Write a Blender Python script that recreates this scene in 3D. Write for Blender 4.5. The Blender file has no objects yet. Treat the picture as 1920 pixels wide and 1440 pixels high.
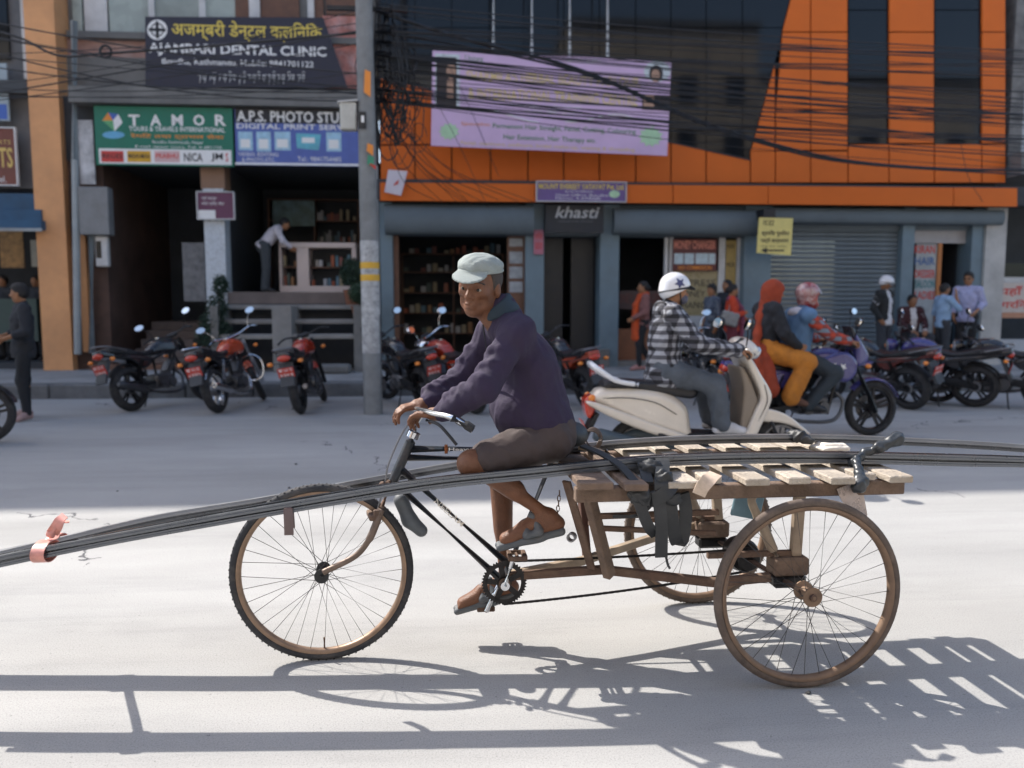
import bpy, math, random
import numpy as np
from mathutils import Vector, Matrix, Euler, noise as mnoise
random.seed(7)
SC = bpy.context.scene
COL = SC.collection
R = math.radians
PI = math.pi

# ---------------------------------------------------------------- camera, sky, sun, exposure
CAMH, FPX, PITCH = 1.40, 1500.0, math.atan(147 / 1500.0)
cam = bpy.data.cameras.new('camera')
cam.sensor_width = 36.0
cam.sensor_fit = 'HORIZONTAL'
cam.lens = FPX / 1920 * 36
cam.clip_start, cam.clip_end = 0.05, 800
cam.dof.use_dof = True
cam.dof.focus_distance = 3.12
cam.dof.aperture_fstop = 1.9
camo = bpy.data.objects.new('camera', cam)
COL.objects.link(camo)
camo.location = (0, 0, CAMH)
camo.rotation_euler = (PI / 2 - PITCH, 0, 0)
SC.camera = camo

SUN = Vector((0.80, -0.55, -1.0)).normalized()          # the way the light travels
elev = math.asin(-SUN.z)
world = bpy.data.worlds.new('World')
SC.world = world
world.use_nodes = True
wn = world.node_tree
bg = wn.nodes['Background']
sky = wn.nodes.new('ShaderNodeTexSky')
sky.sky_type = 'NISHITA'
sky.sun_disc = False
sky.sun_elevation = elev
sky.sun_rotation = math.atan2(-SUN.x, -SUN.y)
sky.air_density = 1.0
sky.dust_density = 2.2
sky.ozone_density = 1.0
wn.links.new(sky.outputs[0], bg.inputs[0])
bg.inputs[1].default_value = 0.135
sl = bpy.data.lights.new('sun', 'SUN')
sl.energy = 3.3
sl.angle = R(0.53)
sl.color = (1.0, 0.95, 0.88)
so = bpy.data.objects.new('sun', sl)
COL.objects.link(so)
so.rotation_euler = SUN.to_track_quat('-Z', 'Y').to_euler()
so.location = (-12, 20, 30)
SC.view_settings.view_transform = 'Standard'
SC.view_settings.look = 'None'
SC.view_settings.gamma = 1
SC.view_settings.exposure = 1.2
SC.view_settings.use_curve_mapping = False

# ---------------------------------------------------------------- pixels to places
CP, SP = math.cos(PITCH), math.sin(PITCH)
def ray(px, py):
    a, b = (px - 960) / FPX, (720 - py) / FPX
    return Vector((a, CP + b * SP, -SP + b * CP))
def at_z(px, py, z=0.0):                                  # on a level plane
    r = ray(px, py)
    return Vector((0, 0, CAMH)) + r * ((z - CAMH) / r.z)
ALPHA = R(4.5)                                            # the street runs at this angle
SE = Vector((math.cos(ALPHA), math.sin(ALPHA), 0))
SN = Vector((-math.sin(ALPHA), math.cos(ALPHA), 0))
def at_d(px, py, d):                                      # on a wall at street depth d: (s, z)
    r = ray(px, py)
    p = r * (d / r.dot(SN))
    return p.dot(SE), CAMH + p.z
def street(s, d, z=0.0):                                  # street coordinates to world
    v = SE * s + SN * d
    return Vector((v.x, v.y, z))
def to_street(p):
    return p.dot(SE), p.dot(SN)

# ---------------------------------------------------------------- materials
def lin(h):
    h = h.lstrip('#')
    out = []
    for i in (0, 2, 4):
        c = int(h[i:i + 2], 16) / 255
        out.append(c / 12.92 if c <= 0.04045 else ((c + 0.055) / 1.055) ** 2.4)
    return tuple(out)
MATS = {}
def mat(name, col, rough=0.6, metal=0.0, var=0.12, scale=6.0, bump=0.0, bscale=60.0, spec=0.5, coat=0.0, dirt=0.0, dirtcol=(0.16, 0.14, 0.12), emit=None, alpha=None, trans=0.0, sheen=0.0):
    if name in MATS:
        return MATS[name]
    if isinstance(col, str):
        col = lin(col)
    m = bpy.data.materials.new(name)
    m.use_nodes = True
    nt = m.node_tree
    b = nt.nodes['Principled BSDF']
    N, L = nt.nodes.new, nt.links.new
    b.inputs['Roughness'].default_value = rough
    b.inputs['Metallic'].default_value = metal
    b.inputs['Specular IOR Level'].default_value = spec
    b.inputs['Coat Weight'].default_value = coat
    b.inputs['Coat Roughness'].default_value = 0.08
    b.inputs['Transmission Weight'].default_value = trans
    if sheen:
        b.inputs['Sheen Weight'].default_value = sheen
    tc = N('ShaderNodeTexCoord')
    if var > 0 or dirt > 0:
        n1 = N('ShaderNodeTexNoise')
        n1.inputs['Scale'].default_value = scale
        n1.inputs['Detail'].default_value = 6
        n1.inputs['Roughness'].default_value = 0.62
        L(tc.outputs['Object'], n1.inputs['Vector'])
        rmp = N('ShaderNodeMapRange')
        rmp.inputs['From Min'].default_value = 0.3
        rmp.inputs['From Max'].default_value = 0.7
        rmp.inputs['To Min'].default_value = 1 - var
        rmp.inputs['To Max'].default_value = 1 + var
        L(n1.outputs['Fac'], rmp.inputs['Value'])
        mx = N('ShaderNodeVectorMath')
        mx.operation = 'SCALE'
        mx.inputs[0].default_value = col
        L(rmp.outputs[0], mx.inputs['Scale'])
        out = mx.outputs[0]
        if dirt > 0:
            n2 = N('ShaderNodeTexNoise')
            n2.inputs['Scale'].default_value = scale * 0.37
            n2.inputs['Detail'].default_value = 9
            n2.inputs['Roughness'].default_value = 0.72
            L(tc.outputs['Object'], n2.inputs['Vector'])
            r2 = N('ShaderNodeMapRange')
            r2.inputs['From Min'].default_value = 0.47
            r2.inputs['From Max'].default_value = 0.68
            r2.inputs['To Max'].default_value = dirt
            L(n2.outputs['Fac'], r2.inputs['Value'])
            mm = N('ShaderNodeMix')
            mm.data_type = 'RGBA'
            L(r2.outputs[0], mm.inputs['Factor'])
            L(out, mm.inputs[6])
            mm.inputs[7].default_value = (*dirtcol, 1)
            out = mm.outputs[2]
        L(out, b.inputs['Base Color'])
        rr = N('ShaderNodeMapRange')
        rr.inputs['From Min'].default_value = 0.3
        rr.inputs['From Max'].default_value = 0.7
        rr.inputs['To Min'].default_value = max(0.02, rough - 0.08)
        rr.inputs['To Max'].default_value = min(1, rough + 0.08)
        L(n1.outputs['Fac'], rr.inputs['Value'])
        L(rr.outputs[0], b.inputs['Roughness'])
    else:
        b.inputs['Base Color'].default_value = (*col, 1)
    if bump > 0:
        n3 = N('ShaderNodeTexNoise')
        n3.inputs['Scale'].default_value = bscale
        n3.inputs['Detail'].default_value = 5
        L(tc.outputs['Object'], n3.inputs['Vector'])
        bp = N('ShaderNodeBump')
        bp.inputs['Strength'].default_value = bump
        bp.inputs['Distance'].default_value = 0.02
        L(n3.outputs['Fac'], bp.inputs['Height'])
        L(bp.outputs[0], b.inputs['Normal'])
    if emit:
        b.inputs['Emission Color'].default_value = (*emit[0], 1)
        b.inputs['Emission Strength'].default_value = emit[1]
    MATS[name] = m
    return m

# ---------------------------------------------------------------- objects
def tag(o, label=None, cat=None, group=None, kind=None):
    if label: o['label'] = label
    if cat: o['category'] = cat
    if group: o['group'] = group
    if kind: o['kind'] = kind
    return o
WM = {}
def empty(name, loc=(0, 0, 0), rz=0.0, label=None, cat=None, group=None, rot=None):
    o = bpy.data.objects.new(name, None)
    o.empty_display_size = 0.1
    COL.objects.link(o)
    o.location = loc
    e = rot if rot is not None else (0, 0, rz)
    o.rotation_euler = e
    WM[o.name] = Matrix.Translation(Vector(loc)) @ Euler(e).to_matrix().to_4x4()
    return tag(o, label, cat, group)
def top_of(o):
    while o.parent: o = o.parent
    return o
def mesh_obj(name, V, F, m, parent=None, world=False, smooth=False, loc=None, rz=0.0):
    """one mesh object; world=True: V is in world space and is taken into the frame of the parent"""
    V = np.asarray(V, dtype=np.float64).reshape(-1, 3)
    if parent is not None and world:
        Mi = np.array(WM[top_of(parent).name].inverted())
        V = V @ Mi[:3, :3].T + Mi[:3, 3]
    me = bpy.data.meshes.new(name)
    me.from_pydata(V.tolist(), [], F if isinstance(F, list) else F.tolist())
    mats = m if isinstance(m, (list, tuple)) else [m]
    for q in mats:
        me.materials.append(q)
    if smooth:
        me.polygons.foreach_set('use_smooth', [True] * len(me.polygons))
    me.validate()
    o = bpy.data.objects.new(name, me)
    COL.objects.link(o)
    if parent is not None:
        o.parent = parent
    if loc is not None:
        o.location = loc
        o.rotation_euler = (0, 0, rz)
    WM[o.name] = Matrix.Translation(Vector(loc or (0, 0, 0))) @ Euler((0, 0, rz)).to_matrix().to_4x4()
    return o
def copy_tree(o, parent=None):
    c = o.copy()
    COL.objects.link(c)
    c.parent = parent
    for ch in list(o.children):
        copy_tree(ch, c)
    return c

def frame_from(d):
    d = Vector(d).normalized()
    a = Vector((0, 0, 1)) if abs(d.z) < 0.95 else Vector((1, 0, 0))
    x = d.cross(a).normalized()
    return x, x.cross(d).normalized(), d

class MB:
    """collects shapes; build() makes ONE mesh object"""
    def __init__(self):
        self.v, self.f, self.mi, self.cur = [], [], [], 0
    def add(self, vs, fs):
        n = len(self.v)
        self.v += [tuple(p) for p in vs]
        self.f += [tuple(i + n for i in q) for q in fs]
        self.mi += [self.cur] * len(fs)
        return self
    def box(self, c, size, rot=None, bev=0.0):
        x, y, z = [s / 2 for s in size]
        b = min(bev, x * .9, y * .9, z * .9)
        if b <= 0:
            vs = [Vector((sx * x, sy * y, sz * z)) for sz in (-1, 1) for sy in (-1, 1) for sx in (-1, 1)]
            fs = [(0, 2, 3, 1), (4, 5, 7, 6), (0, 1, 5, 4), (2, 6, 7, 3), (0, 4, 6, 2), (1, 3, 7, 5)]
        else:                                             # chamfered box
            vs, fs = [], []
            idx = {}
            for sx in (-1, 1):
                for sy in (-1, 1):
                    for sz in (-1, 1):
                        for ax in range(3):
                            p = [sx * (x - b), sy * (y - b), sz * (z - b)]
                            p[ax] = (sx * x, sy * y, sz * z)[ax]
                            idx[(sx, sy, sz, ax)] = len(vs)
                            vs.append(Vector(p))
            def I(s, a): return idx[(s[0], s[1], s[2], a)]
            for ax in range(3):
                o1, o2 = [a for a in range(3) if a != ax]
                for s in (-1, 1):
                    q = []
                    for u, w in ((-1, -1), (1, -1), (1, 1), (-1, 1)):
                        t = [0, 0, 0]; t[ax] = s; t[o1] = u; t[o2] = w
                        q.append(I(t, ax))
                    fl = (s > 0) == (ax != 1)
                    fs.append(tuple(q if fl else q[::-1]))
            for ax in range(3):                           # edges along ax
                o1, o2 = [a for a in range(3) if a != ax]
                for u in (-1, 1):
                    for w in (-1, 1):
                        t0 = [0, 0, 0]; t0[ax] = -1; t0[o1] = u; t0[o2] = w
                        t1 = list(t0); t1[ax] = 1
                        fs.append((I(t0, o1), I(t1, o1), I(t1, o2), I(t0, o2)))
            for sx in (-1, 1):
                for sy in (-1, 1):
                    for sz in (-1, 1):
                        fs.append(tuple(I((sx, sy, sz), a) for a in range(3)))
        c = Vector(c)
        if rot is not None:
            rm = rot if isinstance(rot, Matrix) else Euler(rot).to_matrix()
            vs = [rm @ p for p in vs]
        return self.add([p + c for p in vs], fs)
    def bar(self, a, b, w, h, up=(0, 0, 1), bev=0.0):
        """rectangular bar from a to b, w across, h along up"""
        a, b = Vector(a), Vector(b)
        d = (b - a)
        x = d.normalized()
        y = Vector(up).cross(x)
        if y.length < 1e-4: y = Vector((0, 1, 0)).cross(x)
        y.normalize()
        z = x.cross(y)
        rm = Matrix((x, y, z)).transposed()
        return self.box((a + b) / 2, (d.length, w, h), rm, bev)
    def tube(self, pts, r, n=8, cap=True, closed=False):
        pts = [Vector(p) for p in pts]
        k = len(pts)
        rs = list(r) if isinstance(r, (list, tuple)) else [r] * k
        vs, fs = [], []
        px = None
        for i, p in enumerate(pts):
            if closed:
                d = pts[(i + 1) % k] - pts[i - 1]
            else:
                d = pts[min(i + 1, k - 1)] - pts[max(i - 1, 0)]
            if d.length < 1e-9: d = Vector((0, 0, 1))
            d.normalize()
            if px is None:
                x, y, _ = frame_from(d)
            else:
                x = px - d * px.dot(d)
                if x.length < 1e-6: x = frame_from(d)[0]
                x.normalize()
                y = d.cross(x)
            px = x
            for j in range(n):
                a = 2 * PI * j / n
                vs.append(p + (x * math.cos(a) + y * math.sin(a)) * rs[i])
        for i in range(k if closed else k - 1):
            i2 = (i + 1) % k
            for j in range(n):
                j2 = (j + 1) % n
                fs.append((i * n + j, i * n + j2, i2 * n + j2, i2 * n + j))
        if cap and not closed:
            fs.append(tuple(range(n))[::-1])
            fs.append(tuple((k - 1) * n + j for j in range(n)))
        return self.add(vs, fs)
    def cyl(self, a, b, r, n=12, r2=None):
        return self.tube([a, b], [r, r if r2 is None else r2], n)
    def lathe(self, prof, c=(0, 0, 0), axis=(0, 0, 1), n=24, cap=True, closed=False):
        """prof: (radius, height along the axis)"""
        x, y, d = frame_from(axis)
        c = Vector(c)
        vs, fs = [], []
        k = len(prof)
        for (r, h) in prof:
            for j in range(n):
                a = 2 * PI * j / n
                vs.append(c + d * h + (x * math.cos(a) + y * math.sin(a)) * r)
        for i in range(k if closed else k - 1):
            i2 = (i + 1) % k
            for j in range(n):
                j2 = (j + 1) % n
                fs.append((i * n + j, i * n + j2, i2 * n + j2, i2 * n + j))
        if cap and not closed:
            if prof[0][0] > 1e-5: fs.append(tuple(range(n))[::-1])
            if prof[-1][0] > 1e-5: fs.append(tuple((k - 1) * n + j for j in range(n)))
        return self.add(vs, fs)
    def prism(self, poly, a, b):
        """poly: list of 3D points (planar), moved by a and by b: a closed slab"""
        k = len(poly)
        a, b = Vector(a), Vector(b)
        vs = [Vector(p) + a for p in poly] + [Vector(p) + b for p in poly]
        fs = [tuple(range(k)), tuple(range(k, 2 * k))[::-1]]
        for i in range(k):
            j = (i + 1) % k
            fs.append((j, i, i + k, j + k))
        return self.add(vs, fs)
    def ball(self, c, r, n=12, m=8, rot=None):
        rx, ry, rz = (r, r, r) if not isinstance(r, (list, tuple)) else r
        vs, fs = [], []
        c = Vector(c)
        for i in range(m + 1):
            t = PI * i / m
            for j in range(n):
                a = 2 * PI * j / n
                p = Vector((rx * math.sin(t) * math.cos(a), ry * math.sin(t) * math.sin(a), rz * math.cos(t)))
                vs.append(c + (rot @ p if rot is not None else p))
        for i in range(m):
            for j in range(n):
                j2 = (j + 1) % n
                if i == 0: fs.append((j, n + j, n + j2))
                elif i == m - 1: fs.append((i * n + j, (i + 1) * n + j, i * n + j2))
                else: fs.append((i * n + j, (i + 1) * n + j, (i + 1) * n + j2, i * n + j2))
        return self.add(vs, fs)
    def build(self, name, m, parent=None, world=False, smooth=False, loc=None, rz=0.0):
        o = mesh_obj(name, self.v, self.f, m, parent, world, False, loc, rz)
        me = o.data
        if isinstance(m, (list, tuple)) and len(me.polygons) == len(self.mi):
            me.polygons.foreach_set('material_index', self.mi)
        if smooth:
            me.polygons.foreach_set('use_smooth', [True] * len(me.polygons))
            try:
                me.set_sharp_from_angle(angle=R(42))
            except Exception:
                pass
        return o
def box(name, c, size, m, parent=None, bev=0.0, rot=None, world=False):
    return MB().box(c, size, rot, bev).build(name, m, parent, world)
def bez(pts, n=8):
    """Catmull-Rom through the points"""
    P = [Vector(p) for p in pts]
    P = [P[0] * 2 - P[1]] + P + [P[-1] * 2 - P[-2]]
    out = []
    for i in range(1, len(P) - 2):
        for k in range(n):
            t = k / n
            a, b, c, d = P[i - 1], P[i], P[i + 1], P[i + 2]
            out.append(0.5 * ((2 * b) + (c - a) * t + (2 * a - 5 * b + 4 * c - d) * t * t + (3 * b - a - 3 * c + d) * t ** 3))
    out.append(P[-2])
    return out

# ---------------------------------------------------------------- lettering (flat print set 2-3 mm proud)
def text_mesh(s, size=1.0, ext=0.0, align='CENTER', shear=0.0, spacing=1.0, offset=0.0):
    cu = bpy.data.curves.new('txt', 'FONT')
    cu.body = s
    cu.size = size
    cu.align_x = align
    cu.align_y = 'CENTER'
    cu.extrude = ext
    cu.shear = shear
    cu.space_character = spacing
    cu.offset = offset
    cu.resolution_u = 2
    o = bpy.data.objects.new('txt', cu)
    COL.objects.link(o)
    dg = bpy.context.evaluated_depsgraph_get()
    me = o.evaluated_get(dg).to_mesh()
    V = np.array([v.co[:] for v in me.vertices]) if len(me.vertices) else np.zeros((0, 3))
    F = [tuple(p.vertices) for p in me.polygons]
    o.evaluated_get(dg).to_mesh_clear()
    bpy.data.objects.remove(o)
    bpy.data.curves.remove(cu)
    return V, F
def lettering(s, m, parent, x0, x1, z0, z1, y, name='lettering', shear=0.0, spacing=1.0, bold=0.0, skew=None):
    """text filled into the rectangle x0..x1, z0..z1 of the sign's own front plane (front faces -y)"""
    V, F = text_mesh(s, 1.0, 0.0, 'LEFT', shear, spacing, bold)
    if not len(V):
        return None
    lo, hi = V.min(0), V.max(0)
    W = np.zeros_like(V)
    W[:, 0] = x0 + (V[:, 0] - lo[0]) / max(1e-6, hi[0] - lo[0]) * (x1 - x0)
    W[:, 2] = z0 + (V[:, 1] - lo[1]) / max(1e-6, hi[1] - lo[1]) * (z1 - z0)
    W[:, 1] = y
    if skew is not None:
        W[:, 2] += (W[:, 0]) * skew
    o = mesh_obj(name, W, F, m, parent)
    if ' ' in s: o['kind'] = 'stuff'                      # words too small to pick apart
    return o
# ---------------------------------------------------------------- rounded solids: distance fields meshed with surface nets
def rotm(rx=0, ry=0, rz=0):
    return np.array(Euler((rx, ry, rz)).to_matrix())
class Solid:
    def __init__(self, vox=0.01):
        self.vox, self.ops = vox, []
    def cap(self, a, b, ra, rb=None, k=0.02, op='+', flat=None):
        a, b = np.array(a, float), np.array(b, float)
        rb = ra if rb is None else rb
        rm = max(ra, rb)
        lo, hi = np.minimum(a, b) - rm, np.maximum(a, b) + rm
        ba = b - a
        L2 = max(1e-12, float(ba @ ba))
        def fn(X, Y, Z):
            t = np.clip(((X - a[0]) * ba[0] + (Y - a[1]) * ba[1] + (Z - a[2]) * ba[2]) / L2, 0, 1)
            dx, dy, dz = X - a[0] - t * ba[0], Y - a[1] - t * ba[1], Z - a[2] - t * ba[2]
            return np.sqrt(dx * dx + dy * dy + dz * dz) - (ra + (rb - ra) * t)
        self.ops.append((fn, lo, hi, k, op))
        return self
    def chain(self, pts, rs, k=0.02):
        for i in range(len(pts) - 1):
            self.cap(pts[i], pts[i + 1], rs[i], rs[i + 1], k)
        return self
    def ell(self, c, r, rot=None, k=0.02, op='+'):
        c, r = np.array(c, float), np.array(r, float)
        M = np.eye(3) if rot is None else np.array(rot)
        ext = np.sqrt(((M * r) ** 2).sum(1))
        def fn(X, Y, Z):
            dx, dy, dz = X - c[0], Y - c[1], Z - c[2]
            u = (M[0, 0] * dx + M[1, 0] * dy + M[2, 0] * dz) / r[0]
            v = (M[0, 1] * dx + M[1, 1] * dy + M[2, 1] * dz) / r[1]
            w = (M[0, 2] * dx + M[1, 2] * dy + M[2, 2] * dz) / r[2]
            k0 = np.sqrt(u * u + v * v + w * w)
            k1 = np.sqrt((u / r[0]) ** 2 + (v / r[1]) ** 2 + (w / r[2]) ** 2)
            return k0 * (k0 - 1) / np.maximum(k1, 1e-6)
        self.ops.append((fn, c - ext, c + ext, k, op))
        return self
    def box(self, c, half, rot=None, rd=0.01, k=0.01, op='+'):
        c, h = np.array(c, float), np.array(half, float) - rd
        M = np.eye(3) if rot is None else np.array(rot)
        ext = np.abs(M) @ (h + rd)
        def fn(X, Y, Z):
            dx, dy, dz = X - c[0], Y - c[1], Z - c[2]
            u = np.abs(M[0, 0] * dx + M[1, 0] * dy + M[2, 0] * dz) - h[0]
            v = np.abs(M[0, 1] * dx + M[1, 1] * dy + M[2, 1] * dz) - h[1]
            w = np.abs(M[0, 2] * dx + M[1, 2] * dy + M[2, 2] * dz) - h[2]
            return np.sqrt(np.maximum(u, 0) ** 2 + np.maximum(v, 0) ** 2 + np.maximum(w, 0) ** 2) + np.minimum(np.maximum(u, np.maximum(v, w)), 0) - rd
        self.ops.append((fn, c - ext, c + ext, k, op))
        return self
    def slab(self, poly, y, hw, rd=0.02, k=0.01, op='+', taper=None, smooth=3):
        if smooth and len(poly) > 4:                      # round the outline off
            q = [Vector((a[0], a[1], 0)) for a in poly]
            n_ = len(q)
            poly = []
            for i in range(n_):
                a, b, c, d = q[i - 1], q[i], q[(i + 1) % n_], q[(i + 2) % n_]
                for j in range(smooth):
                    t = j / smooth
                    w = 0.5 * ((2 * b) + (c - a) * t + (2 * a - 5 * b + 4 * c - d) * t * t + (3 * b - a - 3 * c + d) * t ** 3)
                    poly.append((w.x, w.y))
        """outline in the xz plane, y +- hw thick, rounded by rd; taper(x, z) scales hw"""
        P = np.array(poly, float)
        lo = np.array([P[:, 0].min(), y - hw, P[:, 1].min()])
        hi = np.array([P[:, 0].max(), y + hw, P[:, 1].max()])
        def fn(X, Y, Z):
            x, z = np.broadcast_arrays(X[:, :, 0:1] if X.ndim == 3 else X, Z[:, 0:1, :])
            d = np.full(x.shape, 1e9)
            s = np.ones(x.shape)
            n = len(P)
            for i in range(n):
                a, b = P[i], P[i - 1]
                e = b - a
                wx, wz = x - a[0], z - a[1]
                t = np.clip((wx * e[0] + wz * e[1]) / max(1e-12, e @ e), 0, 1)
                d = np.minimum(d, (wx - e[0] * t) ** 2 + (wz - e[1] * t) ** 2)
                c1, c2, c3 = z >= a[1], z < b[1], e[0] * wz > e[1] * wx
                s = np.where((c1 & c2 & c3) | (~c1 & ~c2 & ~c3), -s, s)
            d2 = s * np.sqrt(d) + rd
            h = hw if taper is None else hw * taper(x, z)
            w = np.abs(Y - y) - h + rd
            return np.sqrt(np.maximum(d2, 0) ** 2 + np.maximum(w, 0) ** 2) + np.minimum(np.maximum(d2, w), 0) - rd
        self.ops.append((fn, lo, hi, k, op))
        return self
    def plane(self, p, n):
        """cut away everything on the side n points to"""
        p, n = np.array(p, float), np.array(n, float)
        n = n / np.linalg.norm(n)
        self.ops.append((lambda X, Y, Z: (X - p[0]) * n[0] + (Y - p[1]) * n[1] + (Z - p[2]) * n[2], None, None, 0, '&'))
        return self
    def wrinkle(self, amp, scale, seed=0.0, stretch=(1, 1, 1)):
        self.wr = getattr(self, 'wr', []) + [(amp, scale, seed, stretch)]
        return self
    def mesh(self):
        h = self.vox
        los = np.array([o[1] for o in self.ops if o[1] is not None and o[4] == '+'])
        his = np.array([o[2] for o in self.ops if o[2] is not None and o[4] == '+'])
        lo, hi = los.min(0) - 3.5 * h, his.max(0) + 3.5 * h
        n = np.ceil((hi - lo) / h).astype(int) + 1
        ax = [lo[i] + np.arange(n[i]) * h for i in range(3)]
        F = np.full(n, 1.0, dtype=np.float32)
        for fn, a, b, k, op in self.ops:
            if a is None:
                sl = tuple(slice(0, n[i]) for i in range(3))
            else:
                m = k + 2.5 * h
                i0 = np.maximum(0, np.floor((a - m - lo) / h).astype(int))
                i1 = np.minimum(n, np.ceil((b + m - lo) / h).astype(int) + 1)
                if (i1 <= i0).any():
                    continue
                sl = tuple(slice(i0[i], i1[i]) for i in range(3))
            d = fn(ax[0][sl[0]][:, None, None], ax[1][sl[1]][None, :, None], ax[2][sl[2]][None, None, :])
            G = F[sl]
            if op == '+':
                if k > 0:
                    hh = np.clip(0.5 + 0.5 * (G - d) / k, 0, 1)
                    r = G * (1 - hh) + d * hh - k * hh * (1 - hh)
                else:
                    r = np.minimum(G, d)
            elif op == '-':
                if k > 0:
                    e = -d
                    hh = np.clip(0.5 - 0.5 * (G - e) / k, 0, 1)
                    r = G * (1 - hh) + e * hh + k * hh * (1 - hh)
                else:
                    r = np.maximum(G, -d)
            else:
                r = np.maximum(G, d)
            F[sl] = r
        V, Q = surface_nets(F, lo, h)
        for amp, sc, seed, st in getattr(self, 'wr', []):
            # push vertices along their normals by a cheap sum of sines (folds)
            N = vnormals(V, Q)
            P = V * sc * np.array(st) + seed
            q = np.sin(P[:, 0] * 1.7 + 1.3 * np.sin(P[:, 2] * 1.1 + seed)) * np.sin(P[:, 2] * 2.1 + 1.7 * np.sin(P[:, 1] * 1.3)) + 0.6 * np.sin(P[:, 1] * 3.1 + P[:, 2] * 2.3 + 2 * np.sin(P[:, 0] * 1.9))
            V = V + N * (amp * q)[:, None]
        return V, Q
    def build(self, name, m, parent=None, world=False, pmat=None):
        V, Q = self.mesh()
        o = mesh_obj(name, V, Q, m, parent, world, True)
        if pmat is not None:
            c = V[Q].mean(1)
            o.data.polygons.foreach_set('material_index', pmat(c).astype(np.int32))
        return o
def vnormals(V, Q):
    n = np.cross(V[Q[:, 2]] - V[Q[:, 0]], V[Q[:, 3]] - V[Q[:, 1]])
    N = np.zeros_like(V)
    for i in range(4):
        np.add.at(N, Q[:, i], n)
    return N / np.maximum(np.linalg.norm(N, axis=1), 1e-9)[:, None]
def surface_nets(F, lo, h):
    S = F < 0
    nx, ny, nz = F.shape
    cnt = np.zeros((nx - 1, ny - 1, nz - 1), np.int8)
    for a in (0, 1):
        for b in (0, 1):
            for c in (0, 1):
                cnt += S[a:nx - 1 + a, b:ny - 1 + b, c:nz - 1 + c]
    act = (cnt > 0) & (cnt < 8)
    I = np.argwhere(act)
    idx = np.full(act.shape, -1, np.int64)
    idx[act] = np.arange(len(I))
    acc = np.zeros((len(I), 3))
    num = np.zeros(len(I))
    cs = [(a, b, c) for a in (0, 1) for b in (0, 1) for c in (0, 1)]
    for p in cs:
        for ax in range(3):
            if p[ax] == 0:
                q = list(p); q[ax] = 1
                fa = F[I[:, 0] + p[0], I[:, 1] + p[1], I[:, 2] + p[2]]
                fb = F[I[:, 0] + q[0], I[:, 1] + q[1], I[:, 2] + q[2]]
                m = (fa < 0) != (fb < 0)
                t = np.where(m, fa / np.where(m, fa - fb, 1), 0)
                pos = np.tile(np.array(p, float), (len(I), 1))
                pos[:, ax] += t
                acc[m] += pos[m]
                num[m] += 1
    V = (I + acc / np.maximum(num, 1)[:, None]) * h + lo
    quads = []
    for ax in range(3):
        o1, o2 = [(1, 2), (2, 0), (0, 1)][ax]
        a = [slice(None)] * 3; b = [slice(None)] * 3
        a[ax] = slice(0, -1); b[ax] = slice(1, None)
        sa, sb = S[tuple(a)], S[tuple(b)]
        E = np.argwhere(sa != sb)
        E = E[(E[:, o1] > 0) & (E[:, o2] > 0) & (E[:, o1] < F.shape[o1] - 1) & (E[:, o2] < F.shape[o2] - 1)]
        if not len(E): continue
        ins = sa[E[:, 0], E[:, 1], E[:, 2]]
        def g(d1, d2):
            c = E.copy()
            c[:, o1] += d1; c[:, o2] += d2
            return idx[c[:, 0], c[:, 1], c[:, 2]]
        q = np.stack([g(-1, -1), g(0, -1), g(0, 0), g(-1, 0)], 1)
        q[~ins] = q[~ins][:, ::-1]
        quads.append(q)
    Q = np.concatenate(quads)
    return V, Q[(Q >= 0).all(1)]
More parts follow.
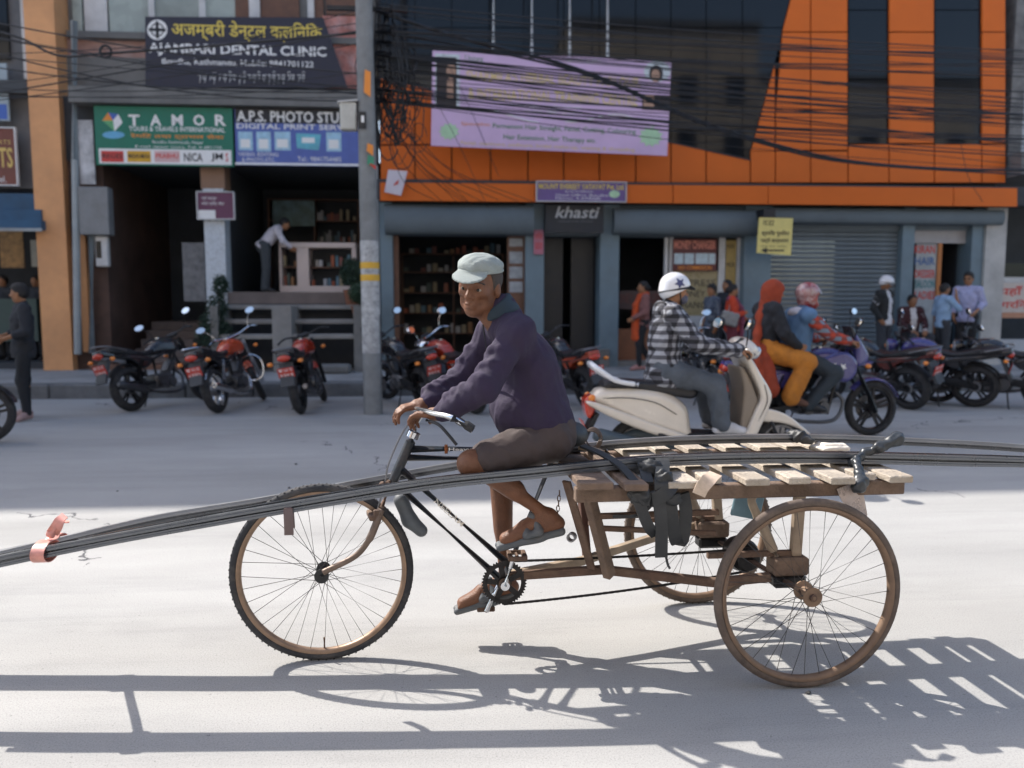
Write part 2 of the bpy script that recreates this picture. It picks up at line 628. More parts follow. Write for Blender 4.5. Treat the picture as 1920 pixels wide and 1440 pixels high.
# ---------------------------------------------------------------- ground, road, pavement
def road_mat():
    m = bpy.data.materials.new('asphalt')
    m.use_nodes = True
    nt = m.node_tree
    b = nt.nodes['Principled BSDF']
    N, L = nt.nodes.new, nt.links.new
    tc = N('ShaderNodeTexCoord')
    def noise(s, det, ro=0.6, sx=1.0, sy=1.0):
        mp = N('ShaderNodeMapping')
        mp.inputs['Scale'].default_value = (sx, sy, 1)
        L(tc.outputs['Object'], mp.inputs['Vector'])
        n = N('ShaderNodeTexNoise')
        n.inputs['Scale'].default_value = s
        n.inputs['Detail'].default_value = det
        n.inputs['Roughness'].default_value = ro
        L(mp.outputs[0], n.inputs['Vector'])
        return n.outputs['Fac']
    def ramp(src, p):
        r = N('ShaderNodeValToRGB')
        els = r.color_ramp.elements
        els[0].position, els[0].color = p[0][0], (*p[0][1], 1)
        els[1].position, els[1].color = p[1][0], (*p[1][1], 1)
        for q in p[2:]:
            e = els.new(q[0]); e.color = (*q[1], 1)
        L(src, r.inputs[0])
        return r.outputs[0]
    base = ramp(noise(0.55, 8, 0.65, 0.5, 1.6), [(0.3, (0.306, 0.301, 0.290)), (0.7, (0.402, 0.396, 0.384))])
    grit = ramp(noise(170, 4, 0.75), [(0.30, (0.60, 0.60, 0.60)), (0.48, (0.98, 0.98, 0.98)), (0.74, (1.18, 1.18, 1.17))])
    spots = ramp(noise(42, 4, 0.75), [(0.29, (0.50, 0.50, 0.51)), (0.36, (1, 1, 1))])
    streak = ramp(noise(2.2, 7, 0.75, 0.16, 2.2), [(0.30, (0.88, 0.885, 0.89)), (0.47, (1, 1, 1))])
    stain = ramp(noise(1.1, 5, 0.6, 0.7, 1.2), [(0.36, (0.93, 0.93, 0.932)), (0.44, (1, 1, 1))])
    tracks = ramp(noise(0.9, 3, 0.5, 0.05, 1.9), [(0.42, (0.94, 0.94, 0.942)), (0.56, (1, 1, 1))])
    cur = base
    for other in (grit, spots, streak, stain, tracks):
        mx = N('ShaderNodeMix'); mx.data_type = 'RGBA'; mx.blend_type = 'MULTIPLY'
        mx.inputs['Factor'].default_value = 1
        L(cur, mx.inputs[6]); L(other, mx.inputs[7])
        cur = mx.outputs[2]
    # cracks filled with tar: thin lines of a warped cell pattern, only here and there
    vo = N('ShaderNodeTexVoronoi'); vo.feature = 'DISTANCE_TO_EDGE'
    vo.inputs['Scale'].default_value = 0.42
    mpv = N('ShaderNodeMapping')
    L(tc.outputs['Object'], mpv.inputs['Vector'])
    wob = N('ShaderNodeTexNoise'); wob.inputs['Scale'].default_value = 3.0; wob.inputs['Detail'].default_value = 6
    L(tc.outputs['Object'], wob.inputs['Vector'])
    add = N('ShaderNodeVectorMath'); add.operation = 'ADD'
    sc = N('ShaderNodeVectorMath'); sc.operation = 'SCALE'; sc.inputs['Scale'].default_value = 0.6
    L(wob.outputs['Color'], sc.inputs[0]); L(mpv.outputs[0], add.inputs[0]); L(sc.outputs[0], add.inputs[1])
    L(add.outputs[0], vo.inputs['Vector'])
    lt = N('ShaderNodeMath'); lt.operation = 'LESS_THAN'; lt.inputs[1].default_value = 0.0035
    L(vo.outputs['Distance'], lt.inputs[0])
    msk = N('ShaderNodeMath'); msk.operation = 'GREATER_THAN'; msk.inputs[1].default_value = 0.56
    L(noise(0.5, 2), msk.inputs[0])
    mu = N('ShaderNodeMath'); mu.operation = 'MULTIPLY'
    L(lt.outputs[0], mu.inputs[0]); L(msk.outputs[0], mu.inputs[1])
    mx = N('ShaderNodeMix'); mx.data_type = 'RGBA'
    L(mu.outputs[0], mx.inputs['Factor']); L(cur, mx.inputs[6])
    mx.inputs[7].default_value = (0.085, 0.085, 0.09, 1)
    L(mx.outputs[2], b.inputs['Base Color'])
    b.inputs['Roughness'].default_value = 0.85
    b.inputs['Specular IOR Level'].default_value = 0.25
    bp = N('ShaderNodeBump'); bp.inputs['Strength'].default_value = 0.35; bp.inputs['Distance'].default_value = 0.003
    L(noise(230, 4, 0.7), bp.inputs['Height'])
    L(bp.outputs[0], b.inputs['Normal'])
    return m
DK = 12.45                                                # street depth of the kerb
ZW = 0.22                                                 # pavement height
DF = 15.35                                                # street depth of the house fronts
def grid_sheet(name, s0, s1, d0, d1, z, m, ns=1, nd=1, amp=0.0):
    V, F = [], []
    for j in range(nd + 1):
        for i in range(ns + 1):
            s, d = s0 + (s1 - s0) * i / ns, d0 + (d1 - d0) * j / nd
            V.append((s, d, z + amp * mnoise.noise(Vector((s * .35, d * .5, 0)))))
    for j in range(nd):
        for i in range(ns):
            a = j * (ns + 1) + i
            F.append((a, a + 1, a + ns + 2, a + ns + 1))
    return mesh_obj(name, V, F, m, None, False, True, (0, 0, 0), ALPHA)
ground = grid_sheet('ground', -250, 250, -250, 250, -0.02, mat('earth', (0.2, 0.18, 0.16), 0.9, var=.2, scale=.6))
tag(ground, kind='structure')
road = grid_sheet('road', -60, 60, -9, DK + 0.05, 0.0, road_mat())
tag(road, kind='structure')
m_pave = mat('pavement_concrete', (0.31, 0.305, 0.295), 0.85, var=.2, scale=2.5, bump=.4, bscale=70, dirt=.45, dirtcol=(.13, .125, .12))
m_kerb = mat('kerb_concrete', (0.15, 0.15, 0.15), 0.9, var=.3, scale=3.5, bump=.5, bscale=40, dirt=.6, dirtcol=(.08, .08, .085))
pv = MB()
pv.box((0, (DK + .3 + 19) / 2, ZW / 2 - .3), (60, 19 - DK - .3, ZW + .6))
pave = pv.build('pavement', m_pave, None, False, False, (0, 0, 0), ALPHA)
tag(pave, kind='structure')
for i in range(34):                                       # kerb stones
    s = -17 + i * 1.0
    k = MB().box((s + .5, DK + .15 + random.uniform(-.008, .008), ZW / 2 - .05 + random.uniform(-.006, .006)), (.985, .3, ZW + .106), None, .02)
    o = k.build('kerb_stone', m_kerb, pave)

# ---------------------------------------------------------------- street-fixed things
ROOTS = {}
def sroot(name, s, d, z, label, cat, group=None, rz=0.0):
    o = empty(name, street(s, d, z), ALPHA + rz, label, cat, group)
    ROOTS[o.name] = (s, d, z)
    return o
def rel(parent, s, d, z):
    a = ROOTS[top_of(parent).name]
    return (s - a[0], d - a[1], z - a[2])
def pr(x0, y0, x1, y1, d):
    """pixel rectangle on the wall at street depth d: s0, s1, z0, z1"""
    xm, ym = (x0 + x1) / 2, (y0 + y1) / 2
    return at_d(x0, ym, d)[0], at_d(x1, ym, d)[0], at_d(xm, y1, d)[1], at_d(xm, y0, d)[1]
def sbox(name, s0, s1, d0, d1, z0, z1, m, parent, bev=0.0):
    a = ROOTS[top_of(parent).name]
    return MB().box(((s0 + s1) / 2 - a[0], (d0 + d1) / 2 - a[1], (z0 + z1) / 2 - a[2]), (s1 - s0, d1 - d0, z1 - z0), None, bev).build(name, m, parent)
def pbox(name, rect, d, th, m, parent, bev=0.0):
    s0, s1, z0, z1 = pr(*rect, d)
    return sbox(name, s0, s1, d, d + th, z0, z1, m, parent, bev)
def ppoly(name, pts, d, th, m, parent):
    """pixel outline on the wall at depth d, th thick"""
    a = ROOTS[top_of(parent).name]
    P = []
    for (x, y) in pts:
        s, z = at_d(x, y, d)
        P.append((s - a[0], 0, z - a[2]))
    return MB().prism(P, (0, d - a[1], 0), (0, d - a[1] + th, 0)).build(name, m, parent)
def plet(s, m, parent, rect, d, **k):
    """lettering in a pixel rectangle on a sign whose front is at depth d"""
    a = ROOTS[top_of(parent).name]
    s0, s1, z0, z1 = pr(*rect, d)
    return lettering(s, m, parent, s0 - a[0], s1 - a[0], z0 - a[2], z1 - a[2], d - a[1] - .004, **k)
def ptube(name, pts, d, r, m, parent, n=8):
    a = ROOTS[top_of(parent).name]
    P = []
    for q in pts:
        dd = q[2] if len(q) > 2 else d
        s, z = at_d(q[0], q[1], dd)
        P.append((s - a[0], dd - a[1], z - a[2]))
    return MB().tube(P, r, n).build(name, m, parent, smooth=True)
S0 = lambda x, d=DF: at_d(x, 500, d)[0]
Z0 = lambda y, d=DF, x=960: at_d(x, y, d)[1]

m_white = mat('white_print', (.75, .75, .74), .6, var=.05)
m_blackp = mat('black_print', (.012, .013, .018), .5, var=.1)
m_yellow = mat('yellow_print', (.72, .55, .10), .6, var=.05)
m_redp = mat('red_print', (.55, .05, .04), .6, var=.05)
m_orangep = mat('orange_print', (.72, .25, .04), .6, var=.05)
m_goldp = mat('gold_print', (.6, .42, .12), .5, var=.1)
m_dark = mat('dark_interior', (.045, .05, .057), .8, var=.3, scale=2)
m_frame = mat('white_frame', (.55, .55, .55), .5, var=.12, scale=3, dirt=.3)
m_conc = mat('weathered_concrete', (.175, .172, .165), .9, var=.22, scale=1.8, bump=.5, bscale=30, dirt=.6, dirtcol=(.09, .09, .09))
m_glass = mat('dark_glass', (.008, .010, .013), .05, var=0, spec=.3)
m_curtain = mat('pale_curtained_glass', (.30, .345, .32), .25, var=.25, scale=1.3, spec=.5)
m_steelgrey = mat('blue_grey_paint', (.14, .20, .24), .55, var=.14, scale=2.0, dirt=.35, dirtcol=(.09, .11, .13))
m_shutter = mat('rolling_shutter_steel', (.155, .19, .215), .7, metal=0, var=.16, scale=1.5, dirt=.35, dirtcol=(.08, .09, .1))
m_shutbox = mat('shutter_box_steel', (.115, .145, .165), .65, metal=0, var=.15, scale=1.2, dirt=.3, dirtcol=(.06, .07, .08))
m_orange = mat('orange_panel', (.66, .145, .022), .5, var=.06, scale=.8, dirt=.14, dirtcol=(.32, .08, .02), spec=.2)
m_ochre = mat('ochre_paint', (.66, .33, .15), .8, var=.14, scale=1.4, dirt=.3, dirtcol=(.36, .17, .08))
m_brick = mat('pink_brick', (.36, .22, .19), .9, var=.22, scale=5, bump=.5, bscale=25, dirt=.5, dirtcol=(.42, .38, .36))
m_tile = mat('mosaic_tile', (.50, .55, .60), .4, var=.25, scale=38, dirt=.2)
m_wood = mat('dark_wood', (.13, .06, .035), .55, var=.25, scale=6)
m_pipe = mat('grey_pipe', (.30, .33, .34), .55, var=.15, scale=3, dirt=.3)
ROOF = 16.35

# ---------------------------------------------------------------- far-left building
sL0, sL1 = -24.0, S0(80)
B1 = sroot('shop_building', (sL0 + sL1) / 2, DF, 0, 'dark shop building with blue awning and brown sign beside the ochre pillar', 'building')
sbox('upper_wall', sL0, sL1 - .01, DF + .25, DF + 7, Z0(360), ROOF, mat('dirty_wall', (.17, .17, .175), .9, var=.3, scale=1.2, dirt=.5, dirtcol=(.06, .065, .07)), B1)
sbox('wall', sL0, -12.6, DF + .25, DF + 7, 0, Z0(360), m_conc, B1)
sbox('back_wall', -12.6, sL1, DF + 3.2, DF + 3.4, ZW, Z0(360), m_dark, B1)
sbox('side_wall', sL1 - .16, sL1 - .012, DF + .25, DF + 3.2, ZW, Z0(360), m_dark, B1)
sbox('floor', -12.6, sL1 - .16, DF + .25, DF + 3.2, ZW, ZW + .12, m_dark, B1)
w = pbox('window', (-60, -90, 12, 110), DF + .18, .06, m_glass, B1)
for r_ in ((40, -40, 66, 148), (-75, -90, -55, 230)):
    pbox('window_frame', r_, DF + .1, .1, m_frame, B1)
pbox('ledge', (-200, 148, 92, 172), DF - .1, .5, mat('dark_ledge', (.06, .065, .07), .8), B1)
pbox('post', (66, 0, 84, 230), DF + .1, .1, m_conc, B1)
pbox('interior_poster', (0, 432, 44, 502), DF + 1.6, .02, mat('ochre_poster', (.40, .22, .08), .6, var=.5, scale=7), B1)
pbox('interior_panel', (58, 450, 80, 500), DF + 1.4, .02, mat('cream_panel', (.42, .40, .33), .6), B1)
pbox('counter', (-60, 560, 70, 640), DF + .7, .5, mat('green_counter', (.05, .08, .07), .6), B1)
t = sroot('shop_awning', sL1 - 1.6, DF, 2.6, 'blue sheet awning rolled above the dark shop opening', 'awning')
a_ = ROOTS[t.name]
aw = MB()
for i, (y0, y1, dd) in enumerate(((362, 392, -.05), (392, 412, -.2), (412, 430, -.32))):
    s0, s1, z0, z1 = pr(-140, y0, 77, y1, DF + dd)
    aw.prism([(s0 - a_[0], 0, z0 - a_[2]), (s1 - a_[0], 0, z0 - a_[2]), (s1 - a_[0], 0, z1 - a_[2]), (s0 - a_[0], 0, z1 - a_[2])], (0, dd, 0), (0, dd + .3, 0))
aw.build('canvas', mat('blue_canvas', (.03, .085, .16), .7, var=.25, scale=2), t)
pbox('front_bar', (-140, 427, 78, 433), DF - .36, .03, m_pipe, t)
def board(name, rect, d, m, label, cat='sign', th=.04, frame=None, group=None):
    s0, s1, z0, z1 = pr(*rect, d)
    t = sroot(name, (s0 + s1) / 2, d, z0, label, cat, group)
    sbox('board', s0, s1, d, d + th, z0, z1, m, t, .004)
    if frame:
        f = .018
        mb = MB()
        a = ROOTS[t.name]
        for (q0, q1, r0, r1) in ((s0 - f, s1 + f, z1, z1 + f), (s0 - f, s1 + f, z0 - f, z0), (s0 - f, s0, z0, z1), (s1, s1 + f, z0, z1)):
            mb.box(((q0 + q1) / 2 - a[0], .01, (r0 + r1) / 2 - a[2]), (q1 - q0, th + .03, r1 - r0))
        mb.build('frame', frame, t)
    return t
t = board('shop_sign', (-70, 240, 30, 346), DF - .05, mat('brown_board', (.16, .045, .03), .5), 'brown shop sign with gold letters on the dark building', frame=m_white)
plet('EVENTS', m_goldp, t, (-62, 276, 24, 314), DF - .05, bold=.02)
plet('NEPAL ARTS', m_goldp, t, (-60, 262, 20, 270), DF - .05)
plet('Tel.', m_white, t, (-10, 330, 12, 342), DF - .05)
t = board('small_blue_sign', (-40, 118, 15, 226), DF - .02, mat('pale_sign', (.30, .36, .40), .5), 'small pale sign with a blue band on the dark building')
pbox('blue_band', (-38, 195, 13, 223), DF - .024, .004, mat('blue_print', (.05, .12, .42), .5), t)

# ---------------------------------------------------------------- clinic building
sC0, sC1 = S0(80), S0(712)
B2 = sroot('clinic_building', (sC0 + sC1) / 2, DF, 0, 'weathered concrete building with ochre pillar, white framed windows and tiled column', 'building')
sbox('pillar', S0(79), S0(134), DF - .15, DF + 3.2, ZW - .1, ROOF, m_ochre, B2)
sbox('upper_wall', S0(134), sC1 - .01, DF + .4, DF + 7, Z0(70), ROOF, mat('old_plaster', (.17, .175, .175), .9, var=.2, scale=1.2, dirt=.4), B2)
for i, (x0, x1, kind) in enumerate(((134, 152, 1), (156, 199, 0), (203, 277, 1), (288, 372, 1), (384, 440, 1), (486, 560, 2), (588, 606, 2))):
    wv = pbox('window', (x0, -90, x1, 64), DF + .33, .05, [m_frame, m_curtain, m_wood][kind], B2)
for x0, x1 in ((277, 288), (372, 384), (466, 486), (576, 588)):
    pbox('window_mullion', (x0, -90, x1, 66), DF + .28, .12, m_frame, B2)
pbox('wood_jamb', (440, -90, 466, 64), DF + .31, .08, m_wood, B2)
pbox('wood_jamb', (610, -90, 680, 28), DF + .31, .08, m_wood, B2)
pbox('sill', (125, 64, 690, 76), DF + .15, .3, m_conc, B2)
pbox('brick_band', (122, 76, 690, 112), DF + .3, .3, m_brick, B2)
pbox('concrete_band', (122, 112, 690, 166), DF + .24, .3, m_conc, B2)
pbox('poster_wall', (606, 30, 684, 166), DF + .21, .03, mat('torn_red_posters', (.42, .17, .14), .8, var=.55, scale=5, dirt=.8, dirtcol=(.5, .42, .42)), B2)
pbox('roof_slab', (128, 166, 694, 196), DF - .35, 1.0, m_conc, B2)
sbox('lintel', S0(134), sC1 - .01, DF + .02, DF + .4, Z0(312), Z0(196), m_dark, B2)
# ground floor: two openings with real rooms behind
sP0, sP1 = S0(386), S0(424)
zt = Z0(312)
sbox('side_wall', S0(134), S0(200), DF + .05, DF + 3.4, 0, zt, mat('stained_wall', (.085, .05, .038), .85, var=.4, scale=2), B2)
sbox('tiled_column', sP0, sP1, DF - .02, DF + .36, Z0(622), zt - .05, m_tile, B2)
sbox('column_head', sP0 - .03, sP1 + .03, DF - .025, DF + .38, Z0(360), zt + .02, mat('brown_plaster', (.25, .15, .10), .8), B2)
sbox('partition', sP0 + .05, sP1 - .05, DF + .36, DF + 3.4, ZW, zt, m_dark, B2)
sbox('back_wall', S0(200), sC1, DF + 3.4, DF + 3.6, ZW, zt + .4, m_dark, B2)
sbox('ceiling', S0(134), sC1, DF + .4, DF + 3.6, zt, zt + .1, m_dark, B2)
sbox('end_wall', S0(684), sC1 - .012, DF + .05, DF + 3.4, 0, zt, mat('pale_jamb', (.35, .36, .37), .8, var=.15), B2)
# passage with stairs
m_stair = mat('stair_stone', (.17, .14, .13), .85, var=.2, scale=3, bump=.3)
for i in range(5):
    sbox('stair_step', S0(215), S0(322), DF + .5 + i * .3, DF + 3.3, ZW + .17 * i, ZW + .17 * (i + 1), m_stair, B2)
sbox('threshold', S0(165), S0(386), DF - .15, DF + .5, ZW - .1, ZW + .09, mat('brown_stone', (.17, .09, .06), .85, var=.2), B2)
pbox('notice_board', (343, 455, 384, 565), DF + .15, .03, mat('faded_notice', (.15, .15, .155), .7, var=.4, scale=9), B2)
# shop floor and steps of concrete slabs with open gaps
zf = Z0(548)
m_step = mat('worn_step_concrete', (.25, .243, .235), .85, var=.2, scale=3, bump=.4, bscale=40, dirt=.35)
sbox('shop_floor', sP1, S0(684), DF + .02, DF + 3.4, zf - .22, zf, mat('brown_floor_edge', (.15, .12, .11), .8, var=.25, scale=2), B2)
sbox('step_support', S0(528), S0(562), DF - .95, DF + .02, ZW, zf - .26, m_step, B2)
sbox('step_support', S0(672), S0(690), DF - .95, DF + .02, ZW, zf - .26, m_conc, B2)
sbox('step_support', sP1 - .05, S0(432), DF - .95, DF + .02, ZW, zf - .26, m_conc, B2)
sbox('under_wall', sP1, S0(684), DF + .03, DF + .2, ZW, zf - .22, m_dark, B2)
for i in range(3):
    z1 = zf - .24 - .26 * i
    sbox('step_slab', S0(425), S0(692), DF - .30 - .30 * i, DF + .0 - .30 * i, z1 - .085, z1, m_step, B2, .012)
sbox('stone_block', S0(560), S0(668), DF - 1.35, DF - 1.0, ZW, ZW + .16, m_conc, B2, .04)
# pipes and meters on the pillar
ptube('drain_pipe', [(139, 40), (141, 300), (146, 664)], DF - .2, .062, m_pipe, B2, 12)
ptube('conduit', [(171, 440), (172, 662)], DF - .1, .06, m_pipe, B2)
pbox('ochre_strip', (150, 436, 164, 660), DF - .05, .1, m_ochre, B2)
pbox('meter_cabinet', (147, 350, 203, 440), DF - .25, .24, mat('cabinet_grey', (.20, .205, .21), .6, var=.2, scale=4, dirt=.4), B2, .01)
pbox('meter', (178, 442, 202, 500), DF - .12, .12, m_frame, B2, .02)
pbox('meter_window', (180, 452, 190, 484), DF - .125, .01, m_glass, B2)
pbox('side_notice', (148, 225, 176, 345), DF - .18, .03, mat('white_red_notice', (.40, .40, .41), .7, var=.5, scale=4), B2)

sbox('passage_floor', S0(200), sP0, DF + .5, DF + 3.4, ZW - .1, ZW + .05, m_dark, B2)
# showcase counter in the shop
s0, s1, z0, z1 = pr(524, 455, 668, 547, DF + .7)
t = sroot('showcase_counter', (s0 + s1) / 2, DF + .7, zf, 'white framed shop counter with glass front full of goods', 'counter')
m_cream = mat('cream_laminate', (.62, .52, .48), .45, var=.05)
sbox('counter_top', s0, s1, DF + .66, DF + 1.2, z1 - .1, z1, m_cream, t, .01)
sbox('base', s0, s1, DF + .68, DF + 1.2, zf, zf + .13, m_cream, t)
for x0, x1 in ((524, 528), (557, 579), (660, 668)):
    sbox('upright', S0(x0, DF + .7), S0(x1, DF + .7), DF + .68, DF + 1.2, zf + .13, z1 - .1, m_cream, t)
sbox('shelf', s0 + .05, s1 - .05, DF + .8, DF + 1.2, (zf + z1) / 2, (zf + z1) / 2 + .025, m_wood, t)
sbox('back_panel', s0, s1, DF + 1.18, DF + 1.2, zf + .13, z1 - .1, m_dark, t)
goods = [mat('goods_%d' % i, c, .5, var=.1) for i, c in enumerate([(.36, .10, .05), (.42, .40, .36), (.10, .19, .25), (.30, .16, .07), (.40, .41, .43), (.07, .10, .09), (.22, .08, .07), (.33, .28, .18)])]
def packet_row(parent, x0, x1, d, zb, hmax, n, rnd):
    s0, s1 = S0(x0, d), S0(x1, d)
    w = (s1 - s0) / n
    for i in range(n):
        hh = hmax * rnd.uniform(.3, 1)
        if rnd.random() < .22: continue
        dd = rnd.uniform(0, .08)
        sbox('packet', s0 + i * w + w * rnd.uniform(.02, .2), s0 + (i + 1) * w - w * rnd.uniform(.02, .2), d + dd, d + dd + .1, zb, zb + hh, goods[rnd.randrange(8)], parent, .008)
rg = random.Random(5)
for (x0, x1, n) in ((530, 556, 4), (582, 658, 10)):
    packet_row(t, x0, x1, DF + .85, zf + .13, (z1 - zf) * .3, n, rg)
    packet_row(t, x0, x1, DF + .85, (zf + z1) / 2 + .03, (z1 - zf) * .26, n, rg)
# shelf unit behind the counter
s0, s1, z0, z1 = pr(500, 372, 672, 452, DF + 2.6)
t = sroot('wall_shelf', (s0 + s1) / 2, DF + 2.9, zf, 'dim shelves of goods on the back wall of the counter shop', 'shelf')
for zz in (z0, (z0 + z1) / 2, z1):
    sbox('board', s0, s1, DF + 2.7, DF + 3.0, zz - .02, zz, m_wood, t)
for sx in (s0, (s0 + s1) / 2, s1 - .03):
    sbox('upright', sx, sx + .03, DF + 2.71, DF + 3.0, zf, z1 - .02, m_wood, t)
pbox('poster', (512, 376, 590, 424), DF + 2.68, .02, mat('teal_landscape_poster', (.10, .17, .19), .5, var=.7, scale=3.5, dirt=.5, dirtcol=(.10, .16, .08)), t)
for zz, n in ((z0, 7), ((z0 + z1) / 2, 6)):
    packet_row(t, 596, 668, DF + 2.75, zz + .001, .26, n * 2, rg)

# ---------------------------------------------------------------- orange building
sO0, sO1 = S0(712), S0(1886)
B3 = sroot('orange_building', (sO0 + sO1) / 2, DF, 0, 'commercial building clad in orange panels with slanted dark glass and shuttered shops', 'building')
sbox('core', sO0, sO1, DF + .45, DF + 7, Z0(385), ROOF, m_dark, B3)
dp = DF + .05
gb = lambda x: 145 + (x - 715) * (298 - 145) / (1407 - 715)     # lower edge of the slanted glass
# orange cladding panels
xs = [713, 778, 847, 920, 990, 1057, 1124, 1192, 1258, 1324, 1407, 1454, 1520, 1590, 1667, 1752, 1841, 1886]
gap = 1.2
def panel(pts, d=dp, m=m_orange, name='panel', th=.05):
    return ppoly(name, pts, d + random.uniform(0, .006), th, m, B3)
for i in range(len(xs) - 1):
    a, b = xs[i] + gap, xs[i + 1] - gap
    if b <= 1408:                                          # below the slanted glass
        ya, yb = gb(a), gb(b)
        mid = 272
        if max(ya, yb) < 250:
            panel([(a, 270), (b, 270), (b, yb + 3), (a, ya + 3)])
            panel([(a, 342), (b, 342), (b, 273), (a, 273)])
        else:
            panel([(a, 342), (b, 342), (b, yb + 3), (a, ya + 3)])
    else:
        panel([(a, 342), (b, 342), (b, 271 if a > 1585 else 284), (a, 271 if a > 1585 else 284)])
sl_x = lambda y: 1407 + (298 - y) * (1482 - 1407) / 298.0
cols = [(1454, 1520), (1520, 1590), (1667, 1752), (1841, 1886)]
ycuts = [282, 206, 60, -90, -240]
for (a, b) in cols:
    for j in range(len(ycuts) - 1):
        y1, y0 = ycuts[j], ycuts[j + 1]
        if a >= 1590 and j == 0: y1 = 269
        aa0, aa1 = max(a, sl_x(y0)) + gap, max(a, sl_x(y1)) + gap
        if a == 1454:
            if min(aa0, aa1) > b - 3: continue
            aa0, aa1 = min(aa0, b - gap - .5), min(aa1, b - gap)
        panel([(aa1, y1 - gap), (b - gap, y1 - gap), (b - gap, y0 + gap), (aa0, y0 + gap)])
panel([(1409, 283), (1452, 283), (1452, 120), (sl_x(120) + 2, 120)])
for (a, b, y1) in ((1590, 1667, 269), (1752, 1841, 273)):     # the two tall dark windows
    for (p, q) in ((y1, 150), (148, 20), (18, -120), (-122, -240)):
        ppoly('pane', [(a + 1, p), (b - 1, p), (b - 1, q), (a + 1, q)], dp + .06, .02, m_glass, B3)
# slanted glass: a grid of panes clipped to the outline
def clip(poly, n, c):
    out = []
    for i in range(len(poly)):
        p, q = poly[i], poly[(i + 1) % len(poly)]
        dp_, dq = n[0] * p[0] + n[1] * p[1] - c, n[0] * q[0] + n[1] * q[1] - c
        if dp_ <= 0: out.append(p)
        if (dp_ < 0 < dq) or (dq < 0 < dp_):
            t = dp_ / (dp_ - dq)
            out.append((p[0] + (q[0] - p[0]) * t, p[1] + (q[1] - p[1]) * t))
    return out
gx = [713, 778, 847, 920, 990, 1057, 1124, 1192, 1258, 1324, 1392, 1500]
gy = [310, 245, 147, 52, -60, -170, -240]
kk = (298 - 145) / (1407 - 715)
for i in range(len(gx) - 1):
    for j in range(len(gy) - 1):
        po = [(gx[i] + .8, gy[j] - .8), (gx[i + 1] - .8, gy[j] - .8), (gx[i + 1] - .8, gy[j + 1] + .8), (gx[i] + .8, gy[j + 1] + .8)]
        po = clip(po, (-kk, 1), 145 - 715 * kk)            # above the lower edge
        if len(po) > 2:
            k2 = (1482 - 1407) / 298.0
            po = clip(po, (1, k2), 1407 + 298 * k2)        # left of the slanted edge
        if len(po) > 2:
            ppoly('pane', po, dp + .05 + random.uniform(0, .004), .02, m_glass, B3)
ppoly('glass_trim', [(713, gb(713) + 3), (1408, gb(1408) + 3), (1408, gb(1408)), (713, gb(713))], dp - .01, .1, m_blackp, B3)
# projecting orange fascia over the shops
for (a, b) in ((712, 1006), (1006, 1262), (1262, 1440), (1440, 1788), (1788, 1908)):
    ppoly('fascia_panel', [(a + .8, 376 + (a - 720) * .0095), (b - .8, 376 + (b - 720) * .0095), (b - .8, 342 + (b - 720) * .009), (a + .8, 342 + (a - 720) * .009)], DF - .35, .05, m_orange, B3)
sbox('fascia_slab', sO0, S0(1908), DF - .29, DF + .45, Z0(379), Z0(343), m_dark, B3)
# shop fronts: pilasters, shutter boxes, rooms
zl = Z0(381)
for nm, x0, x1 in (('a', 713, 737), ('b', 985, 1020), ('c', 1125, 1161), ('d', 1395, 1446), ('e', 1690, 1713), ('f', 1820, 1842)):
    sbox('pilaster', S0(x0), S0(x1), DF + .0, DF + .5, ZW - .1, zl, m_steelgrey, B3, .01)
sbox('pilaster_base', S0(1117), S0(1143), DF - .12, DF + .0, ZW - .1, Z0(655), m_conc, B3, .01)
sbox('white_pillar', S0(1842), S0(1880), DF - .06, DF + .5, ZW - .1, zl, mat('stained_white_plaster', (.46, .45, .43), .85, var=.12, scale=2, dirt=.45, dirtcol=(.14, .13, .12)), B3)
for i, (x0, x1, y0, y1) in enumerate(((722, 1000, 384, 440), (1150, 1428, 392, 440), (1440, 1880, 392, 420))):
    s0, s1, z0, z1 = pr(x0, y0, x1, y1, DF - .12)
    a = ROOTS[B3.name]
    rr = (z1 - z0) / 2
    mb = MB()
    nseg = 14
    prof = [(s0 - a[0], -.02 - .0, 0)]
    P = []
    for q in range(nseg + 1):
        an = PI * q / nseg - PI / 2
        P.append((0, -.12 - math.cos(an) * rr * .55, (z0 + z1) / 2 - a[2] + math.sin(an) * rr))
    P += [(0, .3, z1 - a[2]), (0, .3, z0 - a[2])]
    mb.prism(P, (s0 - a[0], 0, 0), (s1 - a[0], 0, 0))
    mb.build('shutter_box', m_shutbox, B3, smooth=True)
for x0, x1 in ((737, 985), (1020, 1125), (1161, 1395), (1446, 1690), (1713, 1820)):
    sbox('lintel', S0(x0), S0(x1), DF + .12, DF + .45, Z0(441 if x0 < 1400 else 424), zl, m_shutbox, B3)
zrl = Z0(441)
for x0, x1 in ((737, 985), (1020, 1125), (1161, 1395), (1713, 1820)):
    s0, s1 = S0(x0), S0(x1)
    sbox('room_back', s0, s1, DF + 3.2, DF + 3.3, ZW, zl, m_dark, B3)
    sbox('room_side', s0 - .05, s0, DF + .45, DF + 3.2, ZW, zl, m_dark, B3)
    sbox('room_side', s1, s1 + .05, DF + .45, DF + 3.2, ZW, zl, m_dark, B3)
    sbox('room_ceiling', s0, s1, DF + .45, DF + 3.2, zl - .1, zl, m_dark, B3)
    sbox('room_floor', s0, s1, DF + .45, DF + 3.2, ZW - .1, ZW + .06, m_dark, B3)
    sbox('door_sill', s0, s1, DF + .02, DF + .45, ZW - .1, ZW + .1, m_conc, B3)
